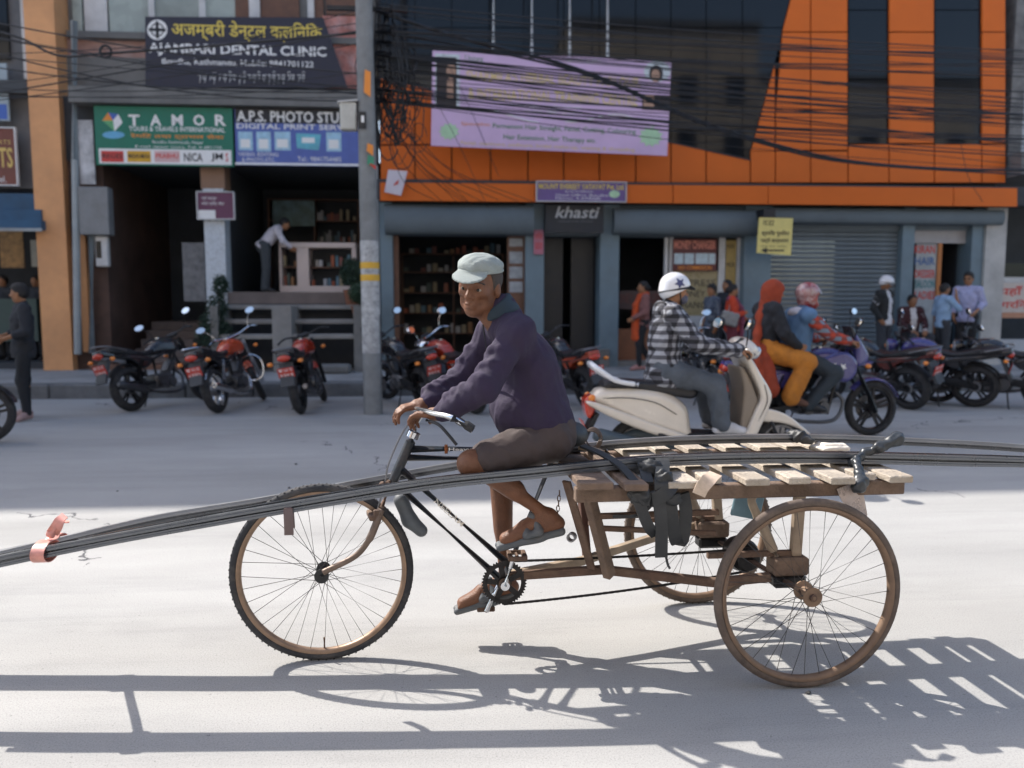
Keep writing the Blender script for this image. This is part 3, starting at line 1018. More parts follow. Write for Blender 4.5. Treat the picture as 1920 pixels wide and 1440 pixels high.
# closed rolling shutter, slat by slat
s0, s1 = S0(1446), S0(1690)
zz0, zz1 = ZW, Z0(420)
ns = 30
hh = (zz1 - zz0) / ns
slat = None
for i in range(ns):
    if slat is None:
        a = ROOTS[B3.name]
        mb = MB()
        P = [(0, .02, 0), (0, -.012, hh * .2), (0, -.018, hh * .5), (0, -.012, hh * .8), (0, .02, hh - .004), (0, .035, hh - .004), (0, .035, 0)]
        mb.prism(P, (s0 - a[0], 0, 0), (s1 - a[0], 0, 0))
        slat = mb.build('shutter_slat', m_shutter, B3)
        slat.location = (0, .18, zz0)
    else:
        c = slat.copy()
        COL.objects.link(c)
        c.location = (0, .18 + random.uniform(-.002, .002), zz0 + hh * i)
# open bay: door frame, shelves in the room
sbox('door_jamb', S0(737), S0(747), DF + .1, DF + .4, ZW, zrl, m_wood, B3)
pbox('notice_panel', (951, 442, 984, 640), DF + .14, .04, m_wood, B3)
for (y0, y1) in ((447, 462), (472, 494), (500, 522), (528, 548)):
    pbox('pinned_paper', (955, y0, 980, y1), DF + .132, .006, mat('grey_paper', (.32, .34, .36), .7, var=.25, scale=9), B3)
bay = sroot('shop_shelf', S0(850), DF + 2.5, ZW + .06, 'dim shelves of packets inside the open shop behind the rider', 'shelf')
q0, q1 = S0(752, DF + 2.5), S0(945, DF + 2.5)
for zz in (.55, 1.0, 1.45, 1.9, 2.3):
    sbox('board', q0, q1, DF + 2.5, DF + 2.85, ZW + zz, ZW + zz + .025, m_wood, bay)
    packet_row(bay, 755, 940, DF + 2.55, ZW + zz + .025, .24, 17, rg)
for qq in (q0, (q0 + q1) / 2, q1 - .03):
    sbox('upright', qq, qq + .03, DF + 2.51, DF + 2.86, ZW + .06, ZW + 2.3, m_wood, bay)
# doorway with sign of the restaurant
sbox('door_leaf', S0(1024), S0(1062), DF + .5, DF + .56, ZW + .1, zrl, mat('black_door', (.012, .014, .018), .45), B3)
sbox('door_leaf', S0(1078), S0(1122), DF + .5, DF + .56, ZW + .1, zrl, mat('black_door', (.012, .014, .018), .45), B3)
pbox('grey_rail', (1024, 426, 1122, 438), DF - .02, .08, m_pipe, B3)
# money changer bay
sbox('low_panel', S0(1161), S0(1246), DF + .3, DF + .36, ZW + .1, Z0(618), mat('brown_panel', (.22, .085, .04), .6, var=.15), B3)
for x0, x1 in ((1245, 1251), (1254, 1261), (1346, 1358), (1380, 1388)):
    pbox('window_frame', (x0, 445, x1, 662), DF + .22, .08, m_frame, B3)
pbox('orange_jamb', (1389, 440, 1395, 664), DF + .2, .1, mat('orange_wood', (.45, .16, .04), .5), B3)
pbox('glass_pane', (1261, 508, 1346, 662), DF + .26, .02, mat('sandy_poster_glass', (.30, .25, .14), .3, var=.12), B3)
pbox('white_panel', (1268, 592, 1340, 640), DF + .255, .004, mat('pale_paper', (.42, .43, .45), .6), B3)
pbox('yellow_poster', (1360, 450, 1379, 590), DF + .25, .02, mat('yellow_poster', (.40, .29, .10), .6, var=.2), B3)
plet('MSR', m_blackp, B3, (1362, 458, 1377, 466), DF + .25)
plet('MCR', m_blackp, B3, (1362, 492, 1377, 500), DF + .25)
for s_, y0 in (('EXPRESS', 524), ('MONEY', 545), ('CHANGER', 566)):
    plet(s_, m_blackp, B3, (1266 if s_ != 'MONEY' else 1270, y0, 1342 if s_ != 'MONEY' else 1322, y0 + 12), DF + .26)
pbox('inside_banner', (1161, 545, 1243, 580), DF + .32, .02, mat('dim_banner', (.055, .03, .03), .6), B3)
plet('MONEY CHANGER', mat('dim_red', (.12, .03, .025), .6), B3, (1150, 551, 1240, 568), DF + .32)
# salon door
pbox('transom', (1714, 430, 1820, 456), DF + .2, .06, mat('grey_transom', (.36, .35, .36), .6, var=.1), B3)
pbox('door_post', (1755, 456, 1762, 662), DF + .2, .08, mat('orange_wood', (.45, .16, .04), .5), B3)
pbox('door_post', (1812, 430, 1820, 662), DF + .2, .08, m_frame, B3)
m_pane = mat('pale_door_glass', (.32, .35, .37), .35, var=.25, scale=4)
pbox('lettered_pane', (1714, 457, 1754, 662), DF + .24, .02, m_pane, B3)
for s_, y0, mm in (('KIRAN', 460, m_redp), ('HAIR', 482, mat('blue_letter', (.05, .12, .3), .6)), ('DRESSER', 506, m_redp), ('SALOON', 525, mat('teal_letter', (.03, .2, .22), .6)), ('LADIES', 546, m_redp)):
    plet(s_, mm, B3, (1715, y0, 1753, y0 + 15), DF + .24, bold=.02)

# ---------------------------------------------------------------- right building
B4 = sroot('corner_building', S0(1990), DF, 0, 'white and bare concrete building past the orange panels with red lettered board', 'building')
sR0 = S0(1884)
sbox('concrete_column', sR0, S0(1908), DF + .1, DF + 6, Z0(275), ROOF, mat('rough_concrete', (.16, .155, .15), .95, var=.4, scale=4, bump=.9, bscale=14), B4)
sbox('upper_wall', S0(1908), S0(2300), DF + .2, DF + 6, Z0(275), ROOF, mat('pale_wall', (.45, .47, .5), .8, var=.1), B4)
sbox('ledge', sR0, S0(2300), DF - .3, DF + 6, Z0(320), Z0(275), m_conc, B4)
sbox('back_wall', sR0, S0(2300), DF + 2.4, DF + 6, 0, Z0(320), m_dark, B4)
sbox('front_wall', S0(1882), S0(2300), DF + .1, DF + .3, 0, Z0(640), mat('pale_low_wall', (.42, .44, .47), .8, var=.1), B4)
pbox('window', (1882, 494, 2100, 524), DF + .16, .05, m_glass, B4)
pbox('window_frame', (1882, 520, 2100, 530), DF + .1, .08, m_frame, B4)
t = board('red_lettered_board', (1879, 530, 2080, 586), DF - .02, mat('cream_board', (.52, .45, .40), .6, var=.1), 'cream board with red Devanagari letters beside the white pillar')
plet('यहाँ ओखा जाँच', m_redp, t, (1812 + 62, 536, 2040, 556), DF - .02, bold=.02)
plet('गरिन्छ । परामर्श', m_redp, t, (1876, 562, 2050, 582), DF - .02, bold=.02)
pbox('orange_edge', (1879, 586, 2080, 596), DF - .02, .03, mat('salmon_edge', (.45, .22, .13), .6), t)

# ---------------------------------------------------------------- the other side of the street, behind the camera
m_opp = [mat('opposite_wall_%d' % i, c, .85, var=.12, scale=.6, dirt=.3) for i, c in enumerate([(.66, .60, .52), (.58, .44, .36), (.70, .68, .65), (.64, .55, .44)])]
so_ = -26.0
for i, (w_, h_, nm) in enumerate(((11, 14.5, 'cream plastered house across the street'), (9, 16., 'brick coloured house across the street with rows of windows'), (12, 13.5, 'white plastered house across the street with rows of windows'), (10, 15.5, 'sandy plastered house across the street with rows of windows'), (12, 13., 'low cream house at the far end across the street'))):
    t = sroot('opposite_house', so_ + w_ / 2, -10.5, 0, nm, 'building')
    sbox('wall', so_ + .05, so_ + w_ - .05, -17, -10.5, 0, h_, m_opp[i % 4], t)
    sbox('roof_slab', so_, so_ + w_, -17.2, -10.2, h_, h_ + .25, m_conc, t)
    for fl in range(int(h_ // 2.7)):
        nw = int(w_ // 2.2)
        for q in range(nw):
            ss = so_ + (q + .5) * w_ / nw
            wz = sbox('window' if fl else 'shop_opening', ss - (.5 if fl else .85), ss + (.5 if fl else .85), -10.49, -10.44, fl * 2.7 + (.9 if fl else .1), fl * 2.7 + 2.3, m_glass, t)
    so_ += w_
# ---------------------------------------------------------------- signs
def art(parent, rect, d, m, name='picture', off=.004):
    a = ROOTS[top_of(parent).name]
    s0, s1, z0, z1 = pr(*rect, d)
    return mesh_obj(name, [(s0 - a[0], d - off - a[1], z0 - a[2]), (s1 - a[0], d - off - a[1], z0 - a[2]), (s1 - a[0], d - off - a[1], z1 - a[2]), (s0 - a[0], d - off - a[1], z1 - a[2])], [(0, 1, 2, 3)], m, parent)
def disc(parent, cx, cy, rpx, d, m, name='emblem', n=24, off=.004, ry=None, r_in=0.0):
    a = ROOTS[top_of(parent).name]
    V, F = [], []
    for rr in (rpx, rpx * r_in):
        for i in range(n):
            t = 2 * PI * i / n
            s, z = at_d(cx + rr * math.cos(t), cy + rr * math.sin(t) * ((ry / rpx) if ry else 1), d)
            V.append((s - a[0], d - off - a[1], z - a[2]))
    if r_in > 0:
        F = [(i, (i + 1) % n, n + (i + 1) % n, n + i) for i in range(n)]
    else:
        V, F = V[:n], [tuple(range(n))]
    return mesh_obj(name, V, F, m, parent)
# dental clinic banner
d = DF - .12
t = sroot('clinic_banner', S0(450), d, Z0(165), 'black dental clinic banner with yellow and white lettering above the concrete slab', 'banner')
ppoly('sheet', [(273, 164), (652, 164), (606, 33), (272, 31)], d, .03, mat('navy_banner', (.017, .018, .035), .5, var=.15), t)
disc(t, 295, 56, 19, d, m_white, 'emblem')
for rc in ((292, 40, 298, 72), (279, 53, 311, 59)):
    art(t, rc, d, m_blackp, 'emblem_cross', .006)
disc(t, 295, 56, 13, d, m_blackp, 'emblem_ring', off=.0055, r_in=.82)
plet('अजम्बरी डेन्टल क्लिनिक', m_yellow, t, (322, 40, 604, 78), d, bold=.012)
plet('AJAMBARI DENTAL CLINIC', m_white, t, (279, 84, 612, 108), d, bold=.025)
plet('Boudha, Kathmandu, Mobile: 9841701122', m_white, t, (304, 112, 588, 125), d, bold=.01)
rt = random.Random(3)
tb = MB()
for i in range(22):                                       # a line of Tibetan style strokes
    x = 372 + i * 9.2 + rt.uniform(-1, 1)
    q = lambda xx, yy: (lambda w: (w[0] - ROOTS[t.name][0], -.006, w[1] - ROOTS[t.name][2]))(at_d(xx, yy, d))
    yb = rt.uniform(150, 160)
    tb.tube([q(x, 141), q(x + 6, 140.5)], .009, 4)
    tb.tube([q(x + 5, 141), q(x + 4.6, 146), q(x + 3, yb)], [.009, .008, .003], 4)
    if i % 3 == 0: tb.tube([q(x + 1, 137), q(x + 3, 134), q(x + 6, 136)], .007, 4)
    if i % 2: tb.tube([q(x + 1, 142), q(x, 147), q(x + 3, 149)], .007, 4)
tag(tb.build('lettering', m_white, t), kind='stuff')
# green travel agency sign
d = DF - .22
t = board('travel_agency_sign', (178, 200, 437, 311), d, mat('green_board', (.006, .15, .095), .5, var=.1), 'green travel agency sign with a white strip of logos under the slab')
for i, ch in enumerate('TAMOR'):
    x = 241 + i * 40.5
    plet(ch, m_white, t, (x, 215, x + 21, 236), d, bold=.03)
plet('TOURS & TRAVELS INTERNATIONAL', m_white, t, (242, 238, 422, 247), d, bold=.015)
plet('रेमिट तथा ट्राभल सेवा', m_orangep, t, (245, 251, 420, 262), d, bold=.015)
plet('Boudha, Kathmandu, Nepal', m_white, t, (286, 264, 380, 271), d)
plet('E-mail: tamor tours, Tel: 4-481155', m_white, t, (254, 273, 416, 279), d)
art(t, (186, 280, 434, 308), d, m_white, 'logo_strip')
for (x0, x1, bgm, tx, tm) in ((190, 232, m_redp, 'REGES', m_blackp), (239, 283, mat('amber_print', (.6, .33, .02), .5), 'MANAKAMANA', m_blackp), (290, 337, mat('pink_print', (.6, .4, .4), .5), 'PRABHU', m_redp), (343, 382, None, 'NICA', m_blackp), (394, 420, None, 'JM', m_blackp), (421, 430, None, 'S', m_redp)):
    if bgm: art(t, (x0, 283, x1, 304), d, bgm, 'logo', .006)
    plet(tx, tm, t, (x0 + 2, 287 if bgm is None else 288, x1 - 2, 303 if bgm is None else 297), d - .003, bold=.02)
a = ROOTS[t.name]
for (q, mm) in ((((192, 226), (203, 211), (212, 226)), m_orangep), (((203, 211), (222, 214), (212, 226)), mat('blue_print', (.05, .12, .42), .5)), (((212, 226), (222, 214), (230, 230), (215, 246)), m_white), (((192, 226), (212, 226), (215, 246)), mat('leaf_print', (.1, .35, .15), .5))):
    P = [at_d(x, y, d) for x, y in q]
    mesh_obj('logo_facet', [(s - a[0], -.005, z - a[2]) for s, z in P], [tuple(range(len(P)))], mm, t)
disc(t, 213, 253, 21, d, mat('sky_print', (.12, .38, .6), .5), 'logo_oval', ry=7)
# photo studio sign
t = board('photo_studio_sign', (441, 205, 682, 311), d - .003, mat('blue_board', (.075, .12, .38), .45, var=.12), 'blue photo studio sign with pictures of printed cards beside the green sign')
art(t, (441, 205, 682, 232), d - .003, m_blackp, 'name_band')
plet('A.P.S. PHOTO STUDIO', m_white, t, (444, 209, 714 - 36, 230), d - .006, bold=.02)
plet('DIGITAL PRINT SERVICE', m_white, t, (444, 233, 676, 243), d - .003, bold=.015)
m_card = mat('pale_card', (.32, .52, .66), .5, var=.25, scale=7)
for (x0, y0, x1, y1) in ((447, 247, 474, 282), (481, 247, 508, 284), (515, 247, 545, 282), (612, 248, 640, 284)):
    art(t, (x0, y0, x1, y1), d - .003, m_card, 'picture')
    art(t, (x0 + 4, y0 + 14, x1 - 5, y1 - 5), d - .006, m_white, 'picture_detail')
P = [at_d(x, y, d) for x, y in ((555, 250), (602, 252), (598, 282), (557, 278))]
a = ROOTS[t.name]
mesh_obj('picture', [(s - a[0], -.005, z - a[2]) for s, z in P], [(0, 3, 2, 1)], mat('teal_card', (.12, .42, .52), .5, var=.25, scale=5), t)
art(t, (566, 258, 590, 268), d - .005, m_white, 'picture_detail')
plet('VIDEO, EDITING', m_white, t, (447, 286, 522, 294), d - .003)
plet('& PHOTO ETC.', m_white, t, (454, 296, 516, 303), d - .003)
plet('Tel.: 9841754485', m_white, t, (558, 294, 640, 303), d - .003)
art(t, (441, 306, 680, 310), d - .003, m_white, 'lower_edge')
# small plum notice on the tiled column
t = board('plum_notice', (371, 361, 438, 410), DF - .1, mat('plum_board', (.12, .035, .08), .5), 'plum coloured notice fixed to the tiled column', frame=m_frame)
plet('यहाँ पाइन्छ', m_white, t, (378, 368, 406, 376), DF - .1)
plet('फोटो प्रिन्ट सेवा', m_white, t, (378, 378, 420, 386), DF - .1)
art(t, (372, 394, 404, 410), DF - .1, m_white, 'white_tab')
# lilac beauty parlour banner on its white posts
d = DF - .75
t = sroot('beauty_parlour_banner', S0(1035, d), d, Z0(290, d), 'lilac beauty parlour banner hung askew on white posts before the dark glass', 'banner')
a = ROOTS[t.name]
ppoly('sheet', [(808, 273), (1251, 292), (1259, 114), (811, 95)], d, .03, mat('lilac_banner', (.60, .42, .62), .5, var=.08, scale=1.5), t)
for x in (925, 997, 1068, 1139):
    q = 95 + (x - 811) * .0424
    ptube('post', [(x + 1, -120), (x, q + 12)], d + .06, .032, m_white, t)
def skewed(s_, mm, x0, y0, x1, y1, **k):
    """lettering that follows the tilt of the banner"""
    V, F = text_mesh(s_, 1.0, 0.0, 'LEFT', 0, 1, k.get('bold', 0))
    if not len(V): return
    lo, hi = V.min(0), V.max(0)
    W = []
    for v in V:
        u, w = (v[0] - lo[0]) / (hi[0] - lo[0]), (v[1] - lo[1]) / (hi[1] - lo[1])
        x = x0 + (x1 - x0) * u
        y = y1 + (y0 - y1) * w + (x - 811) * .0424
        s, z = at_d(x, y, d)
        W.append((s - a[0], -.005, z - a[2]))
    tag(mesh_obj('lettering', W, F, mm, t), kind='stuff')
def quad(x0, y0, x1, y1, mm, nm, off=.005, sk=.0424):
    W = []
    for x, y in ((x0, y1), (x1, y1), (x1, y0), (x0, y0)):
        s, z = at_d(x, y + (x - 811) * sk, d)
        W.append((s - a[0], -off, z - a[2]))
    mesh_obj(nm, W, [(0, 1, 2, 3)], mm, t)
m_pyel = mat('pale_yellow_letters', (.68, .52, .25), .6, var=.05)
m_grn = mat('green_letters', (.10, .25, .12), .6, var=.05)
skewed("SHARMILA'S HERBAL BEAUTY PARLOUR", m_pyel, 874, 129, 1200, 148, bold=.02)
skewed('& INTERNATIONAL TRAINING CENTRE', m_pyel, 878, 161, 1195, 183, bold=.02)
skewed('Boudha, Kathmandu, Tel: 4-912345', m_white, 958, 188, 1090, 194)
skewed('Mobile: 9841 223344', m_white, 985, 198, 1090, 203)
skewed('Specialist:', m_orangep, 865, 226, 920, 234)
skewed('Permanent Hair Straight, Facial, Cutting, Colouring', m_grn, 924, 226, 1192, 238, bold=.01)
skewed('Hair Extension, Hair Therapy etc.', m_grn, 944, 246, 1118, 258, bold=.01)
skewed('Facial, manicure, pedicure, bridal make-up, waxing & threading', m_pyel, 864, 262, 1190, 270, bold=.01)
skewed('Unisex', m_grn, 872, 100, 906, 114)
skewed('SALON & SPA', m_white, 1060, 98, 1126, 106)
for pts in (((900, 204), (916, 200), (940, 206), (985, 218), (1010, 222)), ((1185, 204), (1160, 200), (1130, 204), (1090, 216), (1060, 218))):
    W = [(lambda q: (q[0] - a[0], -.006, q[1] - a[2]))(at_d(v.x, v.y + (v.x - 811) * .0424, d)) for v in bez([(p[0], p[1], 0) for p in pts], 5)]
    MB().tube(W, .012, 5).build('flourish', m_white, t)
m_hairp, m_skinp, m_palep = mat('print_hair', (.03, .022, .022), .6), mat('print_skin', (.42, .25, .17), .6), mat('print_pale', (.55, .6, .62), .6)
quad(816, 100, 862, 198, m_palep, 'portrait', .004)
quad(818, 106, 856, 200, m_hairp, 'portrait_hair', .006)
disc(t, 846, 134, 9, d, m_skinp, 'portrait_face', off=.008, ry=15)
quad(838, 150, 850, 186, m_skinp, 'portrait_neck', .0075)
disc(t, 1232, 134, 25, d, m_palep, 'portrait', off=.005, ry=20)
disc(t, 1230, 138, 13, d, m_hairp, 'portrait_hair', off=.006, ry=16)
disc(t, 1229, 142, 8, d, m_skinp, 'portrait_face', off=.008, ry=12)
quad(1204, 160, 1256, 189, m_hairp, 'portrait_dress', .006)
quad(1206, 160, 1226, 183, m_skinp, 'portrait_arm', .008)
m_star = mat('mint_print', (.42, .62, .40), .6)
for cx, cy, rr in ((842, 246, 20), (1220, 248, 24)):
    V = []
    for i in range(22):
        tt = 2 * PI * i / 22
        r_ = rr * (1.0 if i % 2 else .72)
        s, z = at_d(cx + r_ * math.cos(tt), cy + r_ * math.sin(tt) * .85 + (cx - 811) * .02, d)
        V.append((s - a[0], -.005, z - a[2]))
    mesh_obj('starburst', V, [tuple(range(22))], m_star, t)
# transport company sign, restaurant sign, pink notice, yellow sign, money changer board
d = DF - .43
t = board('transport_company_sign', (1007, 342, 1173, 377), d, mat('violet_board', (.15, .09, .26), .5, var=.1), 'small violet transport company sign on the orange fascia', frame=m_frame)
plet('MOUNT EVEREST YATAYAT Pvt. Ltd.', m_yellow, t, (1010, 345, 1171, 355), d, bold=.02)
plet('Bus Service, Kathmandu', m_white, t, (1060, 357, 1112, 361), d)
plet('Head Office: Boudha', m_white, t, (1042, 364, 1140, 368), d)
plet('Phone: 4-470000', m_white, t, (1042, 370, 1126, 374), d)
disc(t, 1152, 364, 10, d, mat('mint_print', (.42, .62, .40), .6), 'emblem', ry=7)
d = DF - .2
t = board('restaurant_sign', (1022, 384, 1132, 437), d, mat('black_board', (.012, .016, .024), .5), 'black sign with white script over the dark doorway')
plet('khasti', mat('grey_letters', (.45, .47, .5), .6), t, (1041, 387, 1124, 409), d, shear=.25, bold=.012)
plet('restaurant & bar, first floor', mat('dim_letters', (.16, .17, .19), .6), t, (1046, 413, 1112, 417), d)
t = board('pink_notice', (1001, 431, 1019, 477), DF - .05, mat('pink_board', (.45, .16, .22), .6, var=.2, scale=6), 'narrow pink notice hung on the blue grey pilaster')
plet('चिया', m_redp, t, (1003, 436, 1017, 448), DF - .05)
plet('खाजा', m_redp, t, (1003, 456, 1017, 468), DF - .05)
d = DF - .6
s0, s1, z0, z1 = pr(1421, 409, 1486, 477, d)
t = sroot('yellow_direction_sign', (s0 + s1) / 2, d, z0, 'yellow hanging sign with black Devanagari letters and an arrow', 'sign')
ppoly('board', [(1419, 474), (1483, 479), (1487, 409), (1424, 408)], d, .03, mat('yellow_board', (.68, .58, .20), .55, var=.08), t)
plet('वडा', m_blackp, t, (1430, 413, 1452, 423), d)
plet('श्रमिक युनियन', m_blackp, t, (1428, 432, 1480, 444), d, bold=.015)
plet('पार्टी कार्यालय', m_blackp, t, (1426, 446, 1478, 457), d, bold=.015)
plet('यहाँ बाट भित्र', m_blackp, t, (1426, 460, 1474, 464), d)
art(t, (1432, 468, 1470, 471), d, m_blackp, 'arrow_shaft')
a = ROOTS[t.name]
mesh_obj('arrow_head', [(q[0] - a[0], -.005, q[1] - a[2]) for q in (at_d(1426, 469.5, d), at_d(1438, 475, d), at_d(1438, 464, d))], [(0, 1, 2)], m_blackp, t)
pbox('bracket', (1432, 392, 1454, 409), d + .02, .5, m_blackp, t)
d = DF + .16
t = board('money_changer_board', (1262, 448, 1344, 508), d, mat('dark_red_board', (.10, .02, .02), .5), 'dark red money changer board with white rate cards in the shop window')
plet('MONEY CHANGER', mat('pale_red_letters', (.62, .22, .16), .6), t, (1264, 451, 1342, 467), d, bold=.03)
for x0, x1 in ((1264, 1281), (1283, 1301), (1304, 1328), (1329, 1341)):
    art(t, (x0, 475, x1, 495), d, mat('pale_card2', (.45, .55, .6), .5, var=.2, scale=12), 'rate_card')
plet('NO COMMISSION', m_orangep, t, (1272, 498, 1334, 506), d, bold=.02)
# white paper flag by the pole
d = DF - .5
s0, s1, z0, z1 = pr(722, 318, 764, 366, d)
t = sroot('paper_flag', (s0 + s1) / 2, d, z0, 'white paper flag with a red mark hung on the orange wall by the pole', 'flag')
ppoly('sheet', [(721, 360), (752, 367), (764, 321), (728, 318)], d, .01, mat('white_paper', (.6, .55, .6), .7, var=.06), t)
ppoly('red_mark', [(737, 348), (746, 345), (748, 336), (742, 342)], d - .012, .005, m_redp, t)
# ---------------------------------------------------------------- motorcycles
m_tyre = mat('tyre_rubber', (.022, .022, .024), .85, var=.25, scale=20, bump=.3, bscale=90, dirt=.4, dirtcol=(.10, .095, .09))
m_rubber = mat('black_rubber', (.015, .015, .017), .6, var=.1)
m_blackmet = mat('black_metal', (.018, .019, .022), .4, metal=.3, var=.2, dirt=.3, dirtcol=(.07, .065, .06))
m_alloy = mat('alloy_grey', (.22, .22, .23), .4, metal=.7, var=.15, dirt=.3)
m_chrome = mat('chrome', (.62, .63, .65), .14, metal=1, var=.05)
m_mirror = mat('mirror_glass', (.97, .92, .84), .04, metal=1, var=0)
m_engine = mat('engine_alloy', (.12, .12, .125), .45, metal=.7, var=.25, dirt=.5, dirtcol=(.05, .045, .04))
m_seat = mat('seat_vinyl', (.014, .014, .017), .42, var=.1, bump=.1, bscale=150)
m_lamp_r = mat('red_lens', (.50, .04, .015), .15, var=.1, coat=.6)
m_lamp_o = mat('amber_lens', (.75, .22, .02), .15, var=.1, coat=.6)
m_lens = mat('clear_lens', (.55, .57, .6), .08, metal=.6, var=.1)
m_gunm_b = mat('smoked_screen', (.03, .032, .038), .15, var=.05)
m_plate = mat('red_plate', (.55, .045, .025), .45, var=.08)
def paint(nm, c, rough=.25):
    return mat(nm, c, rough, var=.06, coat=.7, dirt=.1)
GEO = {}
def cached(key, fn, name, m, parent, xf=None):
    if key not in GEO:
        GEO[key] = fn().mesh()
    V, Q = GEO[key]
    if xf is not None:
        V = V @ np.array(xf)[:3, :3].T + np.array(xf)[:3, 3]
    return mesh_obj(name, V, Q, m, parent, False, True)
def xform(mb, M):
    mb.v = [tuple(M @ Vector(p)) for p in mb.v]
    return mb
def tyre_prof(r, w, tread=True):
    o = []
    hw = w / 2
    for i in range(11):
        t = PI * i / 10
        o.append((r - w * .62 + math.sin(t) * w * .62, -math.cos(t) * hw))
    o += [(r - w * .75, hw * .7), (r - w * .75, -hw * .7)]
    return o
def wheel(parent, c, r, w, M=None, spokes=5, rimm=None, disc=False, drum=False):
    I = Matrix.Identity(4)
    M = M or I
    c = Vector(c)
    ty = MB().lathe(tyre_prof(r, w), c, (0, 1, 0), 36, closed=True)
    o = xform(ty, M).build('wheel', m_tyre, parent, smooth=True)
    rr = r - w * .72
    rm_ = MB().lathe([(rr + .012, -w * .36), (rr - .012, -w * .36), (rr - .02, -w * .1), (rr - .02, w * .1), (rr - .012, w * .36), (rr + .012, w * .36)], c, (0, 1, 0), 32, closed=True)
    rm_.lathe([(.0, -.055), (.05, -.055), (.05, .055), (.0, .055)], c, (0, 1, 0), 16)
    for i in range(spokes):
        a = 2 * PI * i / spokes + .3
        dv = Vector((math.cos(a), 0, math.sin(a)))
        sd = Vector((-math.sin(a), 0, math.cos(a)))
        for q in ((-.12, .0), (.12, .0)) if spokes <= 6 else ((0, 0),):
            rm_.bar(c + dv * .03 + sd * q[0] * .1, c + dv * (rr - .01) + sd * q[0] * .25, .03 if spokes <= 6 else .008, .022 if spokes <= 6 else .008, (0, 1, 0))
    xform(rm_, M).build('rim', rimm or m_blackmet, o, smooth=True)
    if disc:
        d_ = MB().lathe([(.06, -.003), (.13, -.003), (.13, .003), (.06, .003)], c + Vector((0, .07, 0)), (0, 1, 0), 28, closed=True)
        xform(d_, M).build('brake_disc', m_alloy, o, smooth=True)
    if drum:
        d_ = MB().lathe([(0, -.05), (.075, -.05), (.075, .05), (0, .05)], c, (0, 1, 0), 24)
        xform(d_, M).build('brake_drum', m_alloy, o, smooth=True)
    return o
def fender(c, r, w, a0, a1, n=12, th=.006):
    mb = MB()
    P = []
    for i in range(n + 1):
        a = a0 + (a1 - a0) * i / n
        for j in range(5):
            b = -1 + j * .5
            rr = r - .022 * b * b
            P.append(Vector(c) + Vector((math.cos(a) * rr, b * w / 2, math.sin(a) * rr)))
    F = [(i * 5 + j, i * 5 + j + 1, (i + 1) * 5 + j + 1, (i + 1) * 5 + j) for i in range(n) for j in range(4)]
    Q = [p + (Vector(c) - p).normalized() * th for p in P]
    k = len(P)
    F2 = [tuple(reversed([q + k for q in f])) for f in F]
    edge = []
    for i in range(n):
        edge += [(i * 5, (i + 1) * 5, (i + 1) * 5 + k, i * 5 + k), ((i + 1) * 5 + 4, i * 5 + 4, i * 5 + 4 + k, (i + 1) * 5 + 4 + k)]
    for j in range(4):
        edge += [(j + 1, j, j + k, j + 1 + k), (n * 5 + j, n * 5 + j + 1, n * 5 + j + 1 + k, n * 5 + j + k)]
    return mb.add(P + Q, F + F2 + edge)
def mirror_parts(parent, sgn, M, base, headm=None, round_=True, k=1.0):
    base = Vector(base)
    tip = base + Vector((-.03, sgn * .10, .17)) * k
    st = MB().tube(bez([base, base + Vector((0, sgn * .03, .09)) * k, tip], 4), .006, 6)
    o = xform(st, M).build('mirror', headm or m_blackmet, parent, smooth=True)
    h = MB()
    rot = Euler((0, R(20), sgn * R(10))).to_matrix()
    h.ball(tip + Vector((.012, sgn * .02, .025)), (.03, .068, .048) if round_ else (.028, .075, .04), 14, 8, rot)
    xform(h, M).build('mirror_shell', headm or m_blackmet, o, smooth=True)
    g = MB()
    cc = tip + Vector((-.016, sgn * .02, .025))
    n = 18
    V = [cc + rot @ Vector((-.004, math.cos(2 * PI * i / n) * .062, math.sin(2 * PI * i / n) * .043)) for i in range(n)]
    V2 = [v + rot @ Vector((.02, 0, 0)) for v in V]
    g.add(V + V2, [tuple(range(n))[::-1]] + [(i, (i + 1) % n, n + (i + 1) % n, n + i) for i in range(n)])
    xform(g, M).build('mirror_face', m_mirror, o)
PLATE_N = [0]
PLATES = ['बा ३९ प|५२०३', 'बा २५ प|८३४५', 'बा ५२ प|२२७१', 'बा १८ प|४४१६', 'बा ६१ प|९०३२', 'बा ४४ प|२६५०']
def number_plate(parent, c, rot, w=.20, h=.13):
    """plate whose front looks along local -x (to the rear)"""
    p = MB().box((0, 0, 0), (.006, w, h), None, .002)
    M = Matrix.Translation(Vector(c)) @ rot.to_matrix().to_4x4()
    o = xform(p, M).build('number_plate', m_plate, parent)
    tx = PLATES[PLATE_N[0] % len(PLATES)].split('|')
    PLATE_N[0] += 1
    for i, t in enumerate(tx):
        V, F = text_mesh(t, 1, 0, 'LEFT', 0, 1, .02)
        lo, hi = V.min(0), V.max(0)
        W = []
        for v in V:
            u, q = (v[0] - lo[0]) / (hi[0] - lo[0]), (v[1] - lo[1]) / (hi[1] - lo[1])
            W.append(M @ Vector((-.005, w * .42 - u * w * .84, (h * .08 if i == 0 else -h * .42) + q * h * .34)))
        mesh_obj('lettering', W, F, m_white, o)
